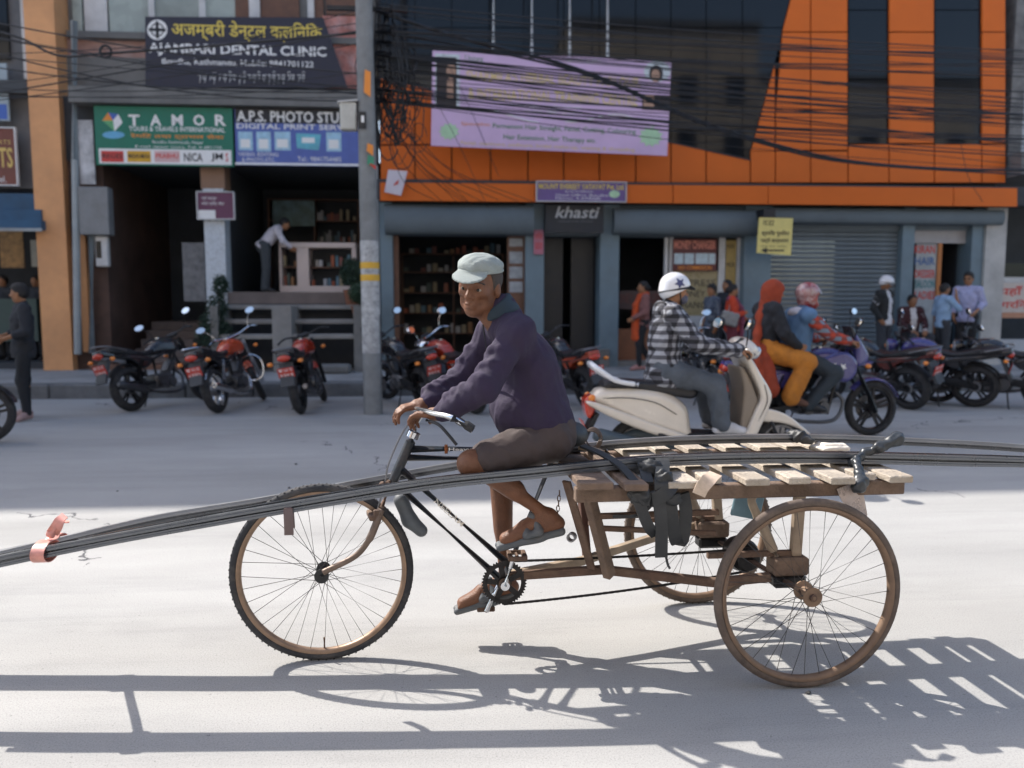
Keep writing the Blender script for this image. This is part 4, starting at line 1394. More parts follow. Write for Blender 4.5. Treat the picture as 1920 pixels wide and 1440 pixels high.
def motorcycle(name, label, pos, heading, lean=0.0, steer=0.0, tank=None, tail=None, guard=False, chrome=False, mirrors=(1, -1), group=None, script=None, style='commuter', front_fender=None, luggage=False):
    root = empty(name, pos, 0, label, 'motorcycle', group, rot=(lean, 0, heading))
    tank = tank or paint('black_gloss', (.012, .012, .015))
    tail = tail or tank
    wb, r = 1.28, .30
    head = Vector((.955, 0, .90))
    ax = (Vector((.955, 0, .90)) - Vector((1.28, 0, .30))).normalized()
    S = Matrix.Translation(head) @ Matrix.Rotation(steer, 4, ax) @ Matrix.Translation(-head)
    wheel(root, (0, 0, r), r, .12, None, 5 if not chrome else 18, m_blackmet if not chrome else m_chrome, drum=True)
    wheel(root, (wb, 0, r), r, .09, S, 5 if not chrome else 18, m_blackmet if not chrome else m_chrome, disc=True)
    f = MB()
    for s in (-1, 1):
        f.tube(bez([(.93, s * .03, .88), (.62, s * .10, .74), (.30, s * .11, .66), (-.22, s * .10, .76)], 5), .016, 8)
        f.tube(bez([(.93, s * .03, .82), (.82, s * .05, .55), (.74, s * .06, .25)], 4), .018, 8)
        f.tube([(.42, s * .09, .68), (.44, s * .08, .32)], .018, 8)
        f.bar((0, s * .095, .30), (.46, s * .08, .36), .025, .05)
    f.cyl((.93, 0, .80), (.93, 0, .94), .032)
    f.build('frame', m_blackmet, root, smooth=True)
    for s in (-1, 1):
        sh = MB().cyl((.05, s * .12, .34), (.20, s * .12, .68), .018, 10)
        for i in range(9):
            q = Vector((.075, s * .12, .40)).lerp(Vector((.185, s * .12, .645)), i / 8)
            sh.lathe([(.024, -.006), (.032, 0), (.024, .006)], q, (.15, 0, .34), 10)
        sh.build('shock_absorber', m_chrome if chrome else m_blackmet, root, smooth=True)
    e = MB()
    e.box((.56, 0, .36), (.34, .24, .20), None, .03)
    e.lathe([(0, -.145), (.085, -.145), (.095, -.12), (.095, .12), (.085, .145), (0, .145)], (.50, 0, .35), (0, 1, 0), 20)
    e.lathe([(0, -.15), (.065, -.15), (.07, -.12), (.07, .12), (.065, .15), (0, .15)], (.66, 0, .33), (0, 1, 0), 18)
    for i in range(7):
        e.box((.69 + i * .018, 0, .46 + i * .026), (.15, .17, .010), (0, R(-35), 0))
    e.box((.75, 0, .545), (.09, .11, .18), (0, R(35), 0), .01)
    e.build('engine', m_engine, root, smooth=True)
    x = MB().tube(bez([(.82, -.05, .50), (.90, -.09, .38), (.78, -.13, .20), (.45, -.14, .19), (.15, -.16, .25)], 6), .02, 10)
    x.build('exhaust_pipe', m_chrome if chrome else m_engine, root, smooth=True)
    mu = MB().tube([(.20, -.16, .24), (.12, -.165, .26), (-.28, -.18, .36), (-.32, -.18, .37)], [.03, .048, .05, .035], 16)
    mo = mu.build('muffler', m_chrome if chrome else mat('grey_muffler', (.10, .10, .105), .35, metal=.8, var=.15), root, smooth=True)
    MB().cyl((-.322, -.18, .370), (-.326, -.18, .371), .026, 14).build('muffler_tip', m_alloy, mo)
    cached('tank', lambda: Solid(.012).slab([(.44, .72), (.42, .80), (.52, .90), (.66, .955), (.80, .95), (.90, .89), (.93, .80), (.86, .73), (.64, .72)], 0, .135, .07, taper=lambda X, Z: np.clip(.62 + (X - .40) * .9, .55, 1.0) * np.clip(1.25 - (Z - .72) * 1.6, .6, 1)), 'fuel_tank', tank, root)
    MB().lathe([(0, 0), (.032, 0), (.032, .012), (0, .014)], (.66, 0, .953), (0.05, 0, 1), 14).build('tank_cap', m_chrome, root, smooth=True)
    cached('seat', lambda: Solid(.012).slab([(-.30, .80), (-.27, .86), (-.05, .845), (.12, .80), (.30, .775), (.46, .81), (.48, .76), (.30, .715), (.0, .74), (-.26, .775)], 0, .125, .03, taper=lambda X, Z: np.clip(1.0 - (X - .15) * .9, .55, 1) * np.clip(1.05 + (X + .1) * .5, .7, 1)), 'seat', m_seat, root)
    cached('tail', lambda: Solid(.012).slab([(-.42, .80), (-.36, .835), (-.10, .765), (.28, .72), (.40, .66), (.30, .56), (.18, .56), (.05, .66), (-.2, .71), (-.38, .75)], 0, .115, .025, taper=lambda X, Z: np.clip(1.0 + (X + .05) * .8, .55, 1.05)), 'tail_cowl', tail, root)
    gr = MB().tube(bez([(-.05, .14, .80), (-.30, .14, .86), (-.42, .08, .875), (-.42, -.08, .875), (-.30, -.14, .86), (-.05, -.14, .80)], 5), .011, 8)
    gr.build('grab_rail', m_chrome if chrome else m_alloy, root, smooth=True)
    fender((0, 0, r), r + .045, .14, R(25), R(150)).build('rear_mudguard', m_chrome if chrome else m_rubber, root, smooth=True)
    fl = MB()
    fl.prism([(-.33, 0, .70), (-.28, 0, .70), (-.40, 0, .40), (-.44, 0, .41)], (0, -.085, 0), (0, .085, 0))
    fl.build('mud_flap', mat('dark_plastic', (.05, .053, .058), .6, var=.2), root)
    number_plate(root, (-.405, 0, .575), Euler((0, R(-18), 0)))
    MB().ball((-.40, 0, .755), (.045, .085, .045), 14, 8).build('tail_light', m_lamp_r, root, smooth=True)
    for s in (-1, 1):
        ii = MB().tube([(-.33, s * .08, .70), (-.34, s * .16, .70)], .009, 6)
        io = ii.build('indicator', m_rubber, root)
        MB().ball((-.35, s * .19, .70), (.032, .04, .028), 10, 6).build('lens', m_lamp_o, io, smooth=True)
    for s in (-1, 1):
        fk = MB().tube([(.955, s * .095, .93), (1.105, s * .095, .62), (1.28, s * .095, .30)], [.02, .02, .02], 10)
        fk.tube([(1.10, s * .095, .63), (1.285, s * .095, .27)], .028, 10)
        xform(fk, S).build('fork_leg', m_chrome if chrome else m_blackmet, root, smooth=True)
        sl_ = MB().tube([(1.08, s * .12, .76), (1.09, s * .20, .77)], .009, 6)
        so_2 = xform(sl_, S).build('indicator', m_rubber, root)
        xform(MB().ball((1.09, s * .225, .77), (.032, .035, .028), 10, 6), S).build('lens', m_lamp_o, so_2, smooth=True)
    xform(fender((wb, 0, r), r + .035, .12, R(20), R(140)), S).build('front_mudguard', front_fender or tank, root, smooth=True)
    hl = MB().lathe([(0, -.10), (.05, -.09), (.085, -.03), (.09, .03), (.088, .04)], (1.07, 0, .86), (1, 0, -.12), 20, cap=False)
    ho = xform(hl, S).build('headlight', tank if not chrome else m_chrome, root, smooth=True)
    xform(MB().ball((1.105, 0, .855), (.03, .083, .083), 16, 8), S).build('headlight_lens', m_lens, ho, smooth=True)
    cl = MB().box((.99, 0, 1.0), (.05, .17, .09), (0, R(40), 0), .02)
    xform(cl, S).build('instrument_cluster', m_rubber, root, smooth=True)
    if style == 'sport':
        def cow():
            return Solid(.012).slab([(1.02, .76), (1.16, .80), (1.19, .88), (1.10, 1.0), (1.02, 1.10), (1.0, 1.06), (1.02, .95)], 0, .12, .03, taper=lambda X, Z: np.clip(1.1 - (X - 1.02) * 2.2, .55, 1))
        cached('cowl', cow, 'headlight_cowl', tank, root, S)
        cached('shroud', lambda: Solid(.012).slab([(.46, .74), (.62, .85), (.86, .92), (1.0, .84), (1.02, .70), (.92, .60), (.78, .62), (.62, .70)], 0, .165, .04, taper=lambda X, Z: np.clip(1.15 - np.abs(X - .78) * .8, .6, 1)), 'tank_shroud', tank, root)
        cached('screen', lambda: Solid(.01).slab([(1.0, 1.04), (1.06, 1.03), (1.0, 1.17), (.95, 1.19)], 0, .09, .015), 'windscreen', m_gunm_b, root, S)
        cached('sidepanel', lambda: Solid(.012).slab([(.10, .70), (.40, .70), (.48, .60), (.30, .50), (.16, .56)], 0, .135, .03), 'side_panel', tank, root)
    hb = MB().tube(bez([(.84, .37, .985), (.90, .26, 1.03), (.955, .08, 1.0), (.955, -.08, 1.0), (.90, -.26, 1.03), (.84, -.37, .985)], 5), .012, 8)
    hbo = xform(hb, S).build('handlebar', m_chrome if chrome else m_blackmet, root, smooth=True)
    for s in (-1, 1):
        g_ = MB().tube([(.895, s * .27, 1.025), (.84, s * .37, .985)], .018, 10)
        xform(g_, S).build('grip', m_rubber, hbo, smooth=True)
        lv = MB().tube([(.945, s * .20, 1.03), (.935, s * .29, 1.03), (.90, s * .36, 1.0)], .006, 6)
        xform(lv, S).build('lever', m_alloy, hbo)
        if s in mirrors:
            mirror_parts(root, s, S, (.91, s * .24, 1.04), m_chrome if chrome else None)
    for s in (-1, 1):
        MB().tube([(.42, s * .12, .30), (.42, s * .22, .30)], .014, 8).build('footpeg', m_rubber, root)
    MB().bar((.02, .12, .36), (.42, .12, .40), .02, .07, bev=.005).build('chain_guard', m_blackmet, root)
    MB().tube([(.45, .10, .28), (.42, .20, .06), (.40, .24, .012)], .011, 6).build('side_stand', m_blackmet, root)
    if guard:
        for s in (-1, 1):
            MB().tube(bez([(.86, s * .05, .66), (.88, s * .22, .68), (.88, s * .33, .58), (.86, s * .33, .40), (.82, s * .24, .32), (.78, s * .07, .34)], 5), .013, 8).build('crash_guard', m_chrome, root, smooth=True)
    if script:
        for s in (-1, 1):
            V, F = text_mesh(script, .075, .0005, 'CENTER', .35)
            W = [(.66 + v[0] * -s, s * (.172 + v[2]), .79 + v[1]) for v in V]
            mesh_obj('lettering', W, F, m_white, root)
            st_ = [(.84 + .045 * (1 if i % 2 else .45) * math.sin(2 * PI * i / 10), s * .172, .76 + .045 * (1 if i % 2 else .45) * math.cos(2 * PI * i / 10)) for i in range(10)]
            mesh_obj('star_decal', st_, [tuple(range(10))], m_white, root)
    return root
def park(px, py, head_deg):
    p = at_z(px, py)
    return (p.x, p.y, 0.0), R(head_deg)
G_PARK = 'motorcycles parked along the kerb'
red = paint('red_tank', (.32, .028, .012)); orange_t = paint('orange_red_tank', (.42, .05, .012))
purple = paint('purple_tank', (.055, .052, .20)); blackt = paint('black_gloss', (.012, .012, .015))
p, h = park(250, 771, 70)
motorcycle('motorcycle', 'black motorcycle with red rear lamp parked in front of the dark stair passage', p, h, R(-11), R(22), blackt, mirrors=(1, -1), group=G_PARK)
p, h = park(412, 774, 84)
motorcycle('motorcycle', 'orange red motorcycle with chrome crash guard parked by the tiled column', p, h, R(-12), R(28), orange_t, blackt, guard=True, chrome=True, group=G_PARK)
p, h = park(566, 776, 92)
motorcycle('motorcycle', 'red and black motorcycle parked before the concrete slab steps', p, h, R(-9), R(20), red, blackt, mirrors=(), group=G_PARK)
p, h = park(800, 768, 124)
motorcycle('motorcycle', 'black motorcycle parked directly beside the concrete pole', p, h, R(-10), R(25), blackt, mirrors=(1, -1), group=G_PARK)
p, h = park(893, 776, 124)
motorcycle('motorcycle', 'red motorcycle with chrome forks parked behind the cyclist', p, h, R(-10), R(25), red, chrome=True, group=G_PARK)
p, h = park(1104, 768, 112)
motorcycle('motorcycle', 'black motorcycle with orange tail parked before the black doorway', p, h, R(-10), R(25), blackt, paint('orange_tail', (.35, .05, .015)), mirrors=(1,), group=G_PARK)
p, h = park(1352, 766, 100)
motorcycle('motorcycle', 'black and chrome motorcycle parked before the money changer window', p, h, R(-8), R(10), blackt, chrome=True, guard=True, group=G_PARK)
p, h = park(1706, 768, 124)
motorcycle('motorcycle', 'black motorcycle with red side panels parked before the closed shutter', p, h, R(-9), R(18), blackt, paint('dark_red_panel', (.09, .014, .008)), group=G_PARK)
p, h = park(1826, 763, 148)
motorcycle('motorcycle', 'purple tanked motorcycle parked before the salon door', p, h, R(-9), R(18), purple, blackt, group=G_PARK)
p, h = park(1960, 768, 146)
motorcycle('motorcycle', 'black motorcycle parked beside the cream red lettered board', p, h, R(-9), R(18), blackt, group=G_PARK)
p, h = park(-292, 838, 10)
motorcycle('motorcycle', 'black motorcycle whose front wheel stands beside the person in black', p, h, 0, R(6), blackt)
# the purple one on the road
fc, rc = at_z(1645, 816), at_z(1421, 822)
MOTO_H = math.atan2(fc.y - rc.y, fc.x - rc.x)
MOTO = motorcycle('motorcycle', 'purple motorcycle ridden by a helmeted rider with a pillion passenger', (rc.x, rc.y, 0), MOTO_H, 0, 0, purple, purple, style='sport', script='Pulsar', front_fender=purple)
# ---------------------------------------------------------------- cream scooter
m_cream_p = mat('cream_gloss', (.66, .59, .50), .22, var=.05, coat=.8, dirt=.08)
m_pearl = mat('pearl_white', (.68, .69, .72), .25, var=.04, coat=.6)
m_gunm = mat('scooter_grey', (.055, .075, .09), .5, var=.1)
fc, rc = at_z(1465, 884), at_z(1190, 889)
SCOOT_H = math.atan2(fc.y - rc.y, fc.x - rc.x)
SCOOT = empty('scooter', (rc.x, rc.y, 0), SCOOT_H, 'cream motor scooter ridden by a person in a checked shirt', 'scooter')
def build_scooter(root):
    wb, r = 1.235, .235
    wheel(root, (0, 0, r), r, .10, None, 5, m_alloy)
    wheel(root, (wb, 0, r), r, .09, None, 5, m_alloy, disc=True)
    # rear body: teardrop side shells
    body = Solid(.012)
    body.slab([(-.36, .70), (-.30, .735), (-.08, .745), (.22, .70), (.40, .58), (.44, .42), (.46, .30), (.36, .30), (.18, .37), (-.06, .46), (-.30, .58), (-.40, .64)], 0, .17, .085, taper=lambda X, Z: np.clip(1.02 - np.abs(X - .1) * .55, .6, 1.0))
    body.build('rear_body', m_cream_p, root)
    lip = Solid(.012).slab([(-.42, .60), (-.40, .635), (-.15, .55), (.20, .42), (.44, .33), (.42, .29), (.15, .345), (-.15, .46)], 0, .185, .03)
    lip.build('side_fairing', m_cream_p, root)
    Solid(.012).slab([(-.28, .74), (-.26, .79), (-.10, .80), (.10, .785), (.28, .80), (.42, .77), (.50, .70), (.46, .64), (.30, .66), (.0, .72)], 0, .135, .035, taper=lambda X, Z: np.clip(1.05 - (X - .1) * .7, .6, 1.05)).build('seat', m_seat, root)
    for s in (-1, 1):
        MB().tube(bez([(-.02, s * .15, .765), (-.20, s * .155, .80), (-.34, s * .13, .89), (-.38, s * .06, .925), (-.38, 0, .93)], 6), [.02] * 6 + [.022] * 19, 10).build('grab_rail', m_pearl, root, smooth=True)
    Solid(.01).slab([(-.44, .64), (-.36, .68), (-.34, .60), (-.38, .50), (-.42, .50)], 0, .10, .03).build('tail_light', m_lamp_r, root)
    MB().prism([(-.36, 0, .52), (-.32, 0, .52), (-.44, 0, .27), (-.47, 0, .28)], (0, -.09, 0), (0, .09, 0)).build('mud_flap', m_rubber, root)
    number_plate(root, (-.435, 0, .41), Euler((0, R(-22), 0)), .17, .12)
    Solid(.014).slab([(-.12, .16), (-.10, .36), (.18, .38), (.40, .30), (.42, .18), (.2, .14)], .02, .11, .04).build('engine', m_gunm, root)
    MB().tube([(.16, -.14, .22), (.05, -.16, .26), (-.34, -.17, .36), (-.38, -.17, .37)], [.03, .055, .06, .04], 16).build('muffler', m_gunm, root, smooth=True)
    Solid(.012).slab([(.40, .30), (.42, .36), (.80, .34), (.92, .36), (.92, .28), (.80, .25), (.42, .25)], 0, .17, .03).build('floorboard', m_rubber, root)
    # leg shield: swept front panel
    Solid(.012).slab([(.86, .30), (.92, .27), (1.00, .40), (1.10, .62), (1.08, .72), (.98, .86), (.90, .98), (.85, .98), (.93, .82), (1.0, .66), (.95, .55), (.89, .40)], 0, .20, .022, taper=lambda X, Z: np.clip(1.0 - (X - .95) * 1.5, .62, 1.0)).build('leg_shield', m_cream_p, root)
    Solid(.012).slab([(.84, .40), (.89, .38), (.97, .58), (.97, .66), (.88, .86), (.82, .90), (.86, .70)], 0, .16, .02).build('inner_shield', mat('tan_plastic', (.22, .18, .14), .5, var=.08), root)
    Solid(.01).slab([(.96, .50), (1.06, .55), (1.26, .50), (1.46, .35), (1.50, .30), (1.36, .38), (1.20, .43), (1.06, .44)], 0, .085, .02, taper=lambda X, Z: np.clip(1.25 - np.abs(X - 1.18) * 1.2, .6, 1.1)).build('front_mudguard', m_cream_p, root)
    for s in (-1, 1):
        MB().tube([(1.10, s * .075, .50), (1.235, s * .075, .235)], .018, 8).build('fork_leg', m_alloy, root, smooth=True)
    hc = Solid(.01)
    hc.ell((.90, 0, 1.05), (.13, .14, .085), rotm(0, R(28), 0))
    hc.cap((.86, -.22, 1.03), (.86, .22, 1.03), .035, k=.05)
    hc.build('handlebar_cowl', m_cream_p, root)
    MB().ball((1.005, 0, 1.01), (.035, .085, .06), 14, 8, Euler((0, R(25), 0)).to_matrix()).build('headlight', m_lens, root, smooth=True)
    MB().box((.83, 0, 1.105), (.10, .20, .03), (0, R(-35), 0), .01).build('instrument_panel', m_rubber, root)
    hb = MB().tube([(.86, .20, 1.03), (.80, .38, 1.0)], .012, 8)
    hb.tube([(.86, -.20, 1.03), (.80, -.38, 1.0)], .012, 8)
    hbo = hb.build('handlebar', m_blackmet, root, smooth=True)
    for s in (-1, 1):
        MB().tube([(.835, s * .27, 1.02), (.80, s * .38, 1.0)], .019, 10).build('grip', m_rubber, hbo, smooth=True)
        MB().tube([(.88, s * .22, 1.03), (.88, s * .30, 1.03), (.85, s * .38, 1.01)], .006, 6).build('lever', m_alloy, hbo)
    I = Matrix.Identity(4)
    mirror_parts(root, 1, I, (.84, .22, 1.06), None)
    mirror_parts(root, -1, I, (.84, -.22, 1.06), None)
    Solid(.008).slab([(.14, .36), (.18, .37), (.34, .30), (.36, .26), (.30, .27), (.18, .33)], -.185, .025, .012).build('footrest', m_rubber, root)
build_scooter(SCOOT)
m_seam = mat('panel_gap', (.05, .045, .04), .7, var=0)
for s in (-1, 1):
    MB().tube(bez([(-.30, s * .135, .655), (-.10, s * .168, .66), (.12, s * .176, .62), (.30, s * .16, .52)], 5), .0035, 5).build('panel_seam', m_seam, SCOOT)
    MB().tube(bez([(.97, s * .192, .46), (1.05, s * .175, .62), (1.02, s * .178, .76)], 5), .0035, 5).build('panel_seam', m_seam, SCOOT)
    MB().ball((1.055, s * .13, .70), (.025, .03, .045), 10, 6).build('indicator', m_lamp_o, SCOOT, smooth=True)
    MB().ball((-.385, s * .10, .655), (.03, .025, .03), 10, 6).build('indicator', m_lamp_o, SCOOT, smooth=True)
# ---------------------------------------------------------------- cargo tricycle
TH = R(6.2)
TE = Vector((math.cos(TH), math.sin(TH), 0))              # towards the rear
TN = Vector((-math.sin(TH), math.cos(TH), 0))             # away from the camera side
F0 = at_z(605, 1236)
def T(px, py, off=0.0):
    r = ray(px, py)
    o = Vector((0, 0, CAMH))
    t = ((F0 - o).dot(TN) + off) / r.dot(TN)
    return o + r * t
def C(u, off, z):
    v = F0 + TE * u + TN * off
    return Vector((v.x, v.y, z))
def TU(px, py, off=0.0):
    p = T(px, py, off)
    return (p - F0).dot(TE), p.z
UA = (at_z(1505, 1288) - F0).dot(TE) * .5 + (at_z(1306, 1130) - F0).dot(TE) * .5
TRI = empty('cargo_tricycle', C(UA * .5, 0, 0), TH, 'old cargo tricycle with slatted wooden platform, pedalled by a man in a cap', 'tricycle')
m_rust = mat('rusty_steel', (.12, .072, .05), .75, metal=.2, var=.35, scale=14, bump=.3, bscale=90, dirt=.5, dirtcol=(.24, .17, .12))
m_frame_p = mat('black_frame_paint', (.02, .026, .034), .38, var=.2, scale=18, dirt=.45, dirtcol=(.16, .11, .08))
m_rim = mat('dusty_rim', (.28, .19, .13), .45, metal=.45, var=.2, scale=20, dirt=.3, dirtcol=(.18, .11, .07))
m_rimr = mat('tan_rim', (.20, .128, .082), .6, metal=.2, var=.25, scale=16, dirt=.4, dirtcol=(.16, .10, .07))
m_bt = mat('bicycle_tyre', (.032, .033, .037), .85, var=.3, scale=30, dirt=.4, dirtcol=(.16, .14, .125))
m_btr = mat('dusty_rear_tyre', (.10, .075, .06), .85, var=.3, scale=24, dirt=.5, dirtcol=(.22, .16, .12))
m_spoke = mat('spoke_wire', (.10, .095, .09), .45, metal=.8, var=.1)
m_dwood = mat('grey_brown_timber', (.155, .105, .075), .85, var=.35, scale=9, bump=.5, bscale=45, dirt=.4, dirtcol=(.09, .06, .045))
m_lwood = mat('pale_timber', (.40, .345, .28), .8, var=.22, scale=7, bump=.5, bscale=55, dirt=.45, dirtcol=(.24, .18, .13))
m_pale_steel = mat('pale_steel', (.33, .26, .19), .6, metal=.3, var=.25, scale=10, dirt=.4, dirtcol=(.2, .12, .08))
m_chain = mat('oily_chain', (.03, .028, .028), .4, metal=.7, var=.3, scale=40)
m_inner = mat('black_inner_tube', (.018, .02, .022), .55, var=.25, scale=12, dirt=.3, dirtcol=(.10, .10, .10))
def tri_wheel(c, axis, rimm, tyrem, r=.355, knob=False, hub=.028, hubm=None, hubw=.05, nsp=36):
    c, axis = Vector(c), Vector(axis).normalized()
    prof = []
    for i in range(14):
        a = 2 * PI * i / 14
        prof.append((r - .0175 + .0175 * math.cos(a), .0175 * math.sin(a)))
    ty = MB().lathe(prof, c, axis, 84, closed=True)
    x, y, d = frame_from(axis)
    o = ty.build('wheel', tyrem, TRI, True, True)
    if knob:                                              # tread blocks
        kb = MB()
        n = 150
        for i in range(n):
            a = 2 * PI * i / n
            rd = x * math.cos(a) + y * math.sin(a)
            tg = -x * math.sin(a) + y * math.cos(a)
            for q in ((-.009, .0) if i % 2 else (.009, .0)):
                rmx = Matrix((tg, d, rd)).transposed()
                kb.box(c + rd * (r - .001) + d * q, (.0065, .009, .0016), rmx)
        tag(kb.build('tread_blocks', tyrem, o, True), kind='stuff')
    rr = r - .034
    rp = [(rr + .006, -.017), (rr - .002, -.017), (rr - .010, -.011), (rr - .013, 0), (rr - .010, .011), (rr - .002, .017), (rr + .006, .017)]
    MB().lathe(rp, c, axis, 84, closed=True).build('rim', rimm, o, True, True)
    hb = MB().lathe([(0, -hubw - .012), (.006, -hubw - .012), (.006, -hubw), (hub, -hubw), (hub, -hubw + .006), (hub * .55, -hubw + .012), (hub * .55, hubw - .012), (hub, hubw - .006), (hub, hubw), (.006, hubw), (.006, hubw + .012), (0, hubw + .012)], c, axis, 20)
    hb.build('hub', hubm or m_blackmet, o, True, True)
    sp0 = None
    root_inv = WM[TRI.name].inverted()
    cl, al = root_inv @ c, (root_inv.to_3x3() @ axis)
    for i in range(nsp):
        sgn = 1 if i % 2 else -1
        lace = (1 if (i // 2) % 2 else -1) * R(38)
        a = 2 * PI * i / nsp
        if i < 4:
            p0 = c + axis * (sgn * hubw * .9) + (x * math.cos(a + lace) + y * math.sin(a + lace)) * (hub * .92)
            p1 = c + axis * (sgn * .004) + (x * math.cos(a) + y * math.sin(a)) * (rr - .008)
            s = MB().tube([p0, p1], .0013, 5).build('spoke', m_spoke, o, True)
            if i == 0: base = []
            base.append(s)
        else:
            s = base[i % 4].copy()
            COL.objects.link(s)
            rot = Matrix.Rotation(2 * PI * (i - i % 4) / nsp, 4, al)
            s.matrix_local = Matrix.Translation(cl) @ rot @ Matrix.Translation(-cl)
    return o
steer = Vector((math.cos(TH + R(2)), math.sin(TH + R(2)), 0))
fcen = T(605, 1072)
fcen.z = .355
wn_f = Vector((-steer.y, steer.x, 0))
wf = tri_wheel(fcen, wn_f, m_rim, m_bt, knob=True)
MB().tube([fcen + Vector((0, 0, -.31)), fcen + Vector((0, 0, -.265))], .004, 6).build('valve', m_rust, wf, True)
near_c = at_z(1508, 1288) + Vector((0, 0, .355))
far_c = at_z(1306, 1130) + Vector((0, 0, .355))
tri_wheel(near_c, TN, m_rimr, m_btr, hub=.036, hubm=m_rimr, hubw=.040)
tri_wheel(far_c, TN, m_rimr, m_btr, knob=True, hub=.035, hubm=m_rust, hubw=.04)
# fork, steering
for o_ in (-.05, .05):
    fk = MB().tube(bez([T(716, 950, o_ * .7), T(704, 985, o_), T(690, 1015, o_), T(664, 1044, o_), T(606, 1073, o_)], 6), [.015] * 12 + [.012] * 13, 10)
    fk.build('fork_blade', mat('brown_fork_steel', (.17, .125, .10), .5, metal=.4, var=.25, scale=12), TRI, True, True)
MB().bar(T(708, 962, -.055), T(708, 962, .055), .035, .03, bev=.006).build('fork_crown', m_rust, TRI, True)
MB().tube([T(712, 958), T(737, 900)], .014, 10).build('steerer', m_rust, TRI, True, True)
MB().tube([T(775, 815), T(770, 828), T(737, 902), T(732, 915)], [.022, .02, .02, .024], 14).build('head_tube', m_frame_p, TRI, True, True)
MB().lathe([(.0, -.012), (.026, -.012), (.026, .012), (0, .012)], T(775, 815), (T(775, 815) - T(733, 910)), 16).build('headset', m_chrome, TRI, True, True)
MB().tube([T(775, 815), T(786, 782), T(782, 768)], [.014, .014, .013], 10).build('handlebar_stem', m_chrome, TRI, True, True)
hbp = bez([T(888, 806, -.27), T(850, 784, -.255), T(815, 775, -.17), T(784, 768, -.05), T(782, 767, .05), T(806, 770, .17), T(836, 776, .255), T(868, 794, .27)], 6)
hbar = MB().tube(hbp, .011, 10).build('handlebar', m_chrome, TRI, True, True)
for a, b, o_ in (((848, 783), (887, 805), -.258), ((836, 776), (868, 794), .258)):
    MB().tube([T(*a, o_), T((a[0] * .3 + b[0] * .7), (a[1] * .35 + b[1] * .65), o_ - .008 * np.sign(-o_)), T(*b, o_ * 1.05)], [.017, .0175, .016], 12).build('grip', m_rubber, hbar, True, True)
MB().tube(bez([T(800, 788, -.10), T(822, 796, -.16), T(843, 818, -.2), T(856, 834, -.2)], 4), .006, 6).build('brake_lever', m_rubber, TRI, True, True)
for o_ in (-.02, .03):
    MB().tube(bez([T(772, 785, o_), T(750, 820, o_), T(728, 872, o_), T(722, 905, o_), T(708, 955, o_)], 5), .004, 6).build('brake_rod', m_alloy, TRI, True)
MB().bar(T(700, 972, -.06), T(694, 960, .06), .03, .022, bev=.004).build('brake_bridge', m_rust, TRI, True)
bj = MB()
for (x, y, o_) in ((716, 908, -.03), (728, 905, -.02), (745, 909, -.03), (708, 914, 0)):
    bj.box(T(x, y, o_), (.018, .03, .018), None, .004)
tag(bj.build('brake_linkage', m_rust, TRI, True), kind='stuff')
BBp = T(944, 1088)
def ftube(a, b, r=.0155, nm='frame_tube', m=None):
    return MB().tube([T(*a), T(*b)], r, 12).build(nm, m or m_frame_p, TRI, True, True)
ftube((766, 842), (1052, 840), .0155, 'top_tube')
ftube((756, 858), (1046, 862), .0145, 'top_tube')
dt = ftube((752, 880), (958, 1062), .0155, 'down_tube')
ftube((740, 905), (934, 1082), .0155, 'down_tube')
ftube((1054, 815), (944, 1088), .016, 'seat_tube')
MB().cyl(BBp - TN * .045, BBp + TN * .045, .024, 16).build('bottom_bracket', m_rust, TRI, True, True)
def text_along(s, p0, p1, hgt, m, parent, rad=.0155):
    p0, p1 = Vector(p0), Vector(p1)
    e = (p1 - p0)
    L = e.length
    e.normalize()
    up = e.cross(TN).normalized()
    if up.z < 0: up = -up
    V, F = text_mesh(s, 1, 0, 'LEFT', 0, 1, .015)
    lo, hi = V.min(0), V.max(0)
    W = [p0 + e * ((v[0] - lo[0]) / (hi[0] - lo[0]) * L) + up * (((v[1] - lo[1]) / (hi[1] - lo[1]) - .5) * hgt) - TN * (math.sqrt(max(0, rad ** 2 - (((v[1] - lo[1]) / (hi[1] - lo[1]) - .5) * hgt) ** 2)) + .0018) for v in V]
    mesh_obj('lettering', W, F, m, parent, True)
text_along('NEELAM', T(816, 936.5), T(868, 982.5), .021, mat('pale_transfer', (.70, .66, .58), .6, var=.1, scale=60), dt)
tt = [o for o in TRI.children if o.name.startswith('top_tube')][0]
text_along('Heavy', T(841, 842), T(884, 841.6), .016, m_white, tt)
for x in (838, 835):
    MB().lathe([(.017, -.003), (.0195, 0), (.017, .003)], T(x, 842), TE, 14).build('copper_band', mat('copper_wire', (.35, .13, .05), .5, metal=.6), TRI, True, True)
# saddle
sd = Solid(.008)
sdc = WM[TRI.name].inverted()
def tl(p): return np.array(sdc @ Vector(p))
sd.ell(tl(T(1066, 812)), (.075, .085, .05), rotm(0, R(12), 0))
sd.ell(tl(T(1030, 818)), (.13, .035, .032), rotm(0, R(-4), 0), k=.05)
sd.build('saddle', mat('saddle_leather', (.03, .036, .042), .5, var=.15, bump=.15, bscale=120), TRI)
MB().tube([T(1056, 812), T(1060, 835)], .013, 8).build('seat_post', m_chrome, TRI, True, True)
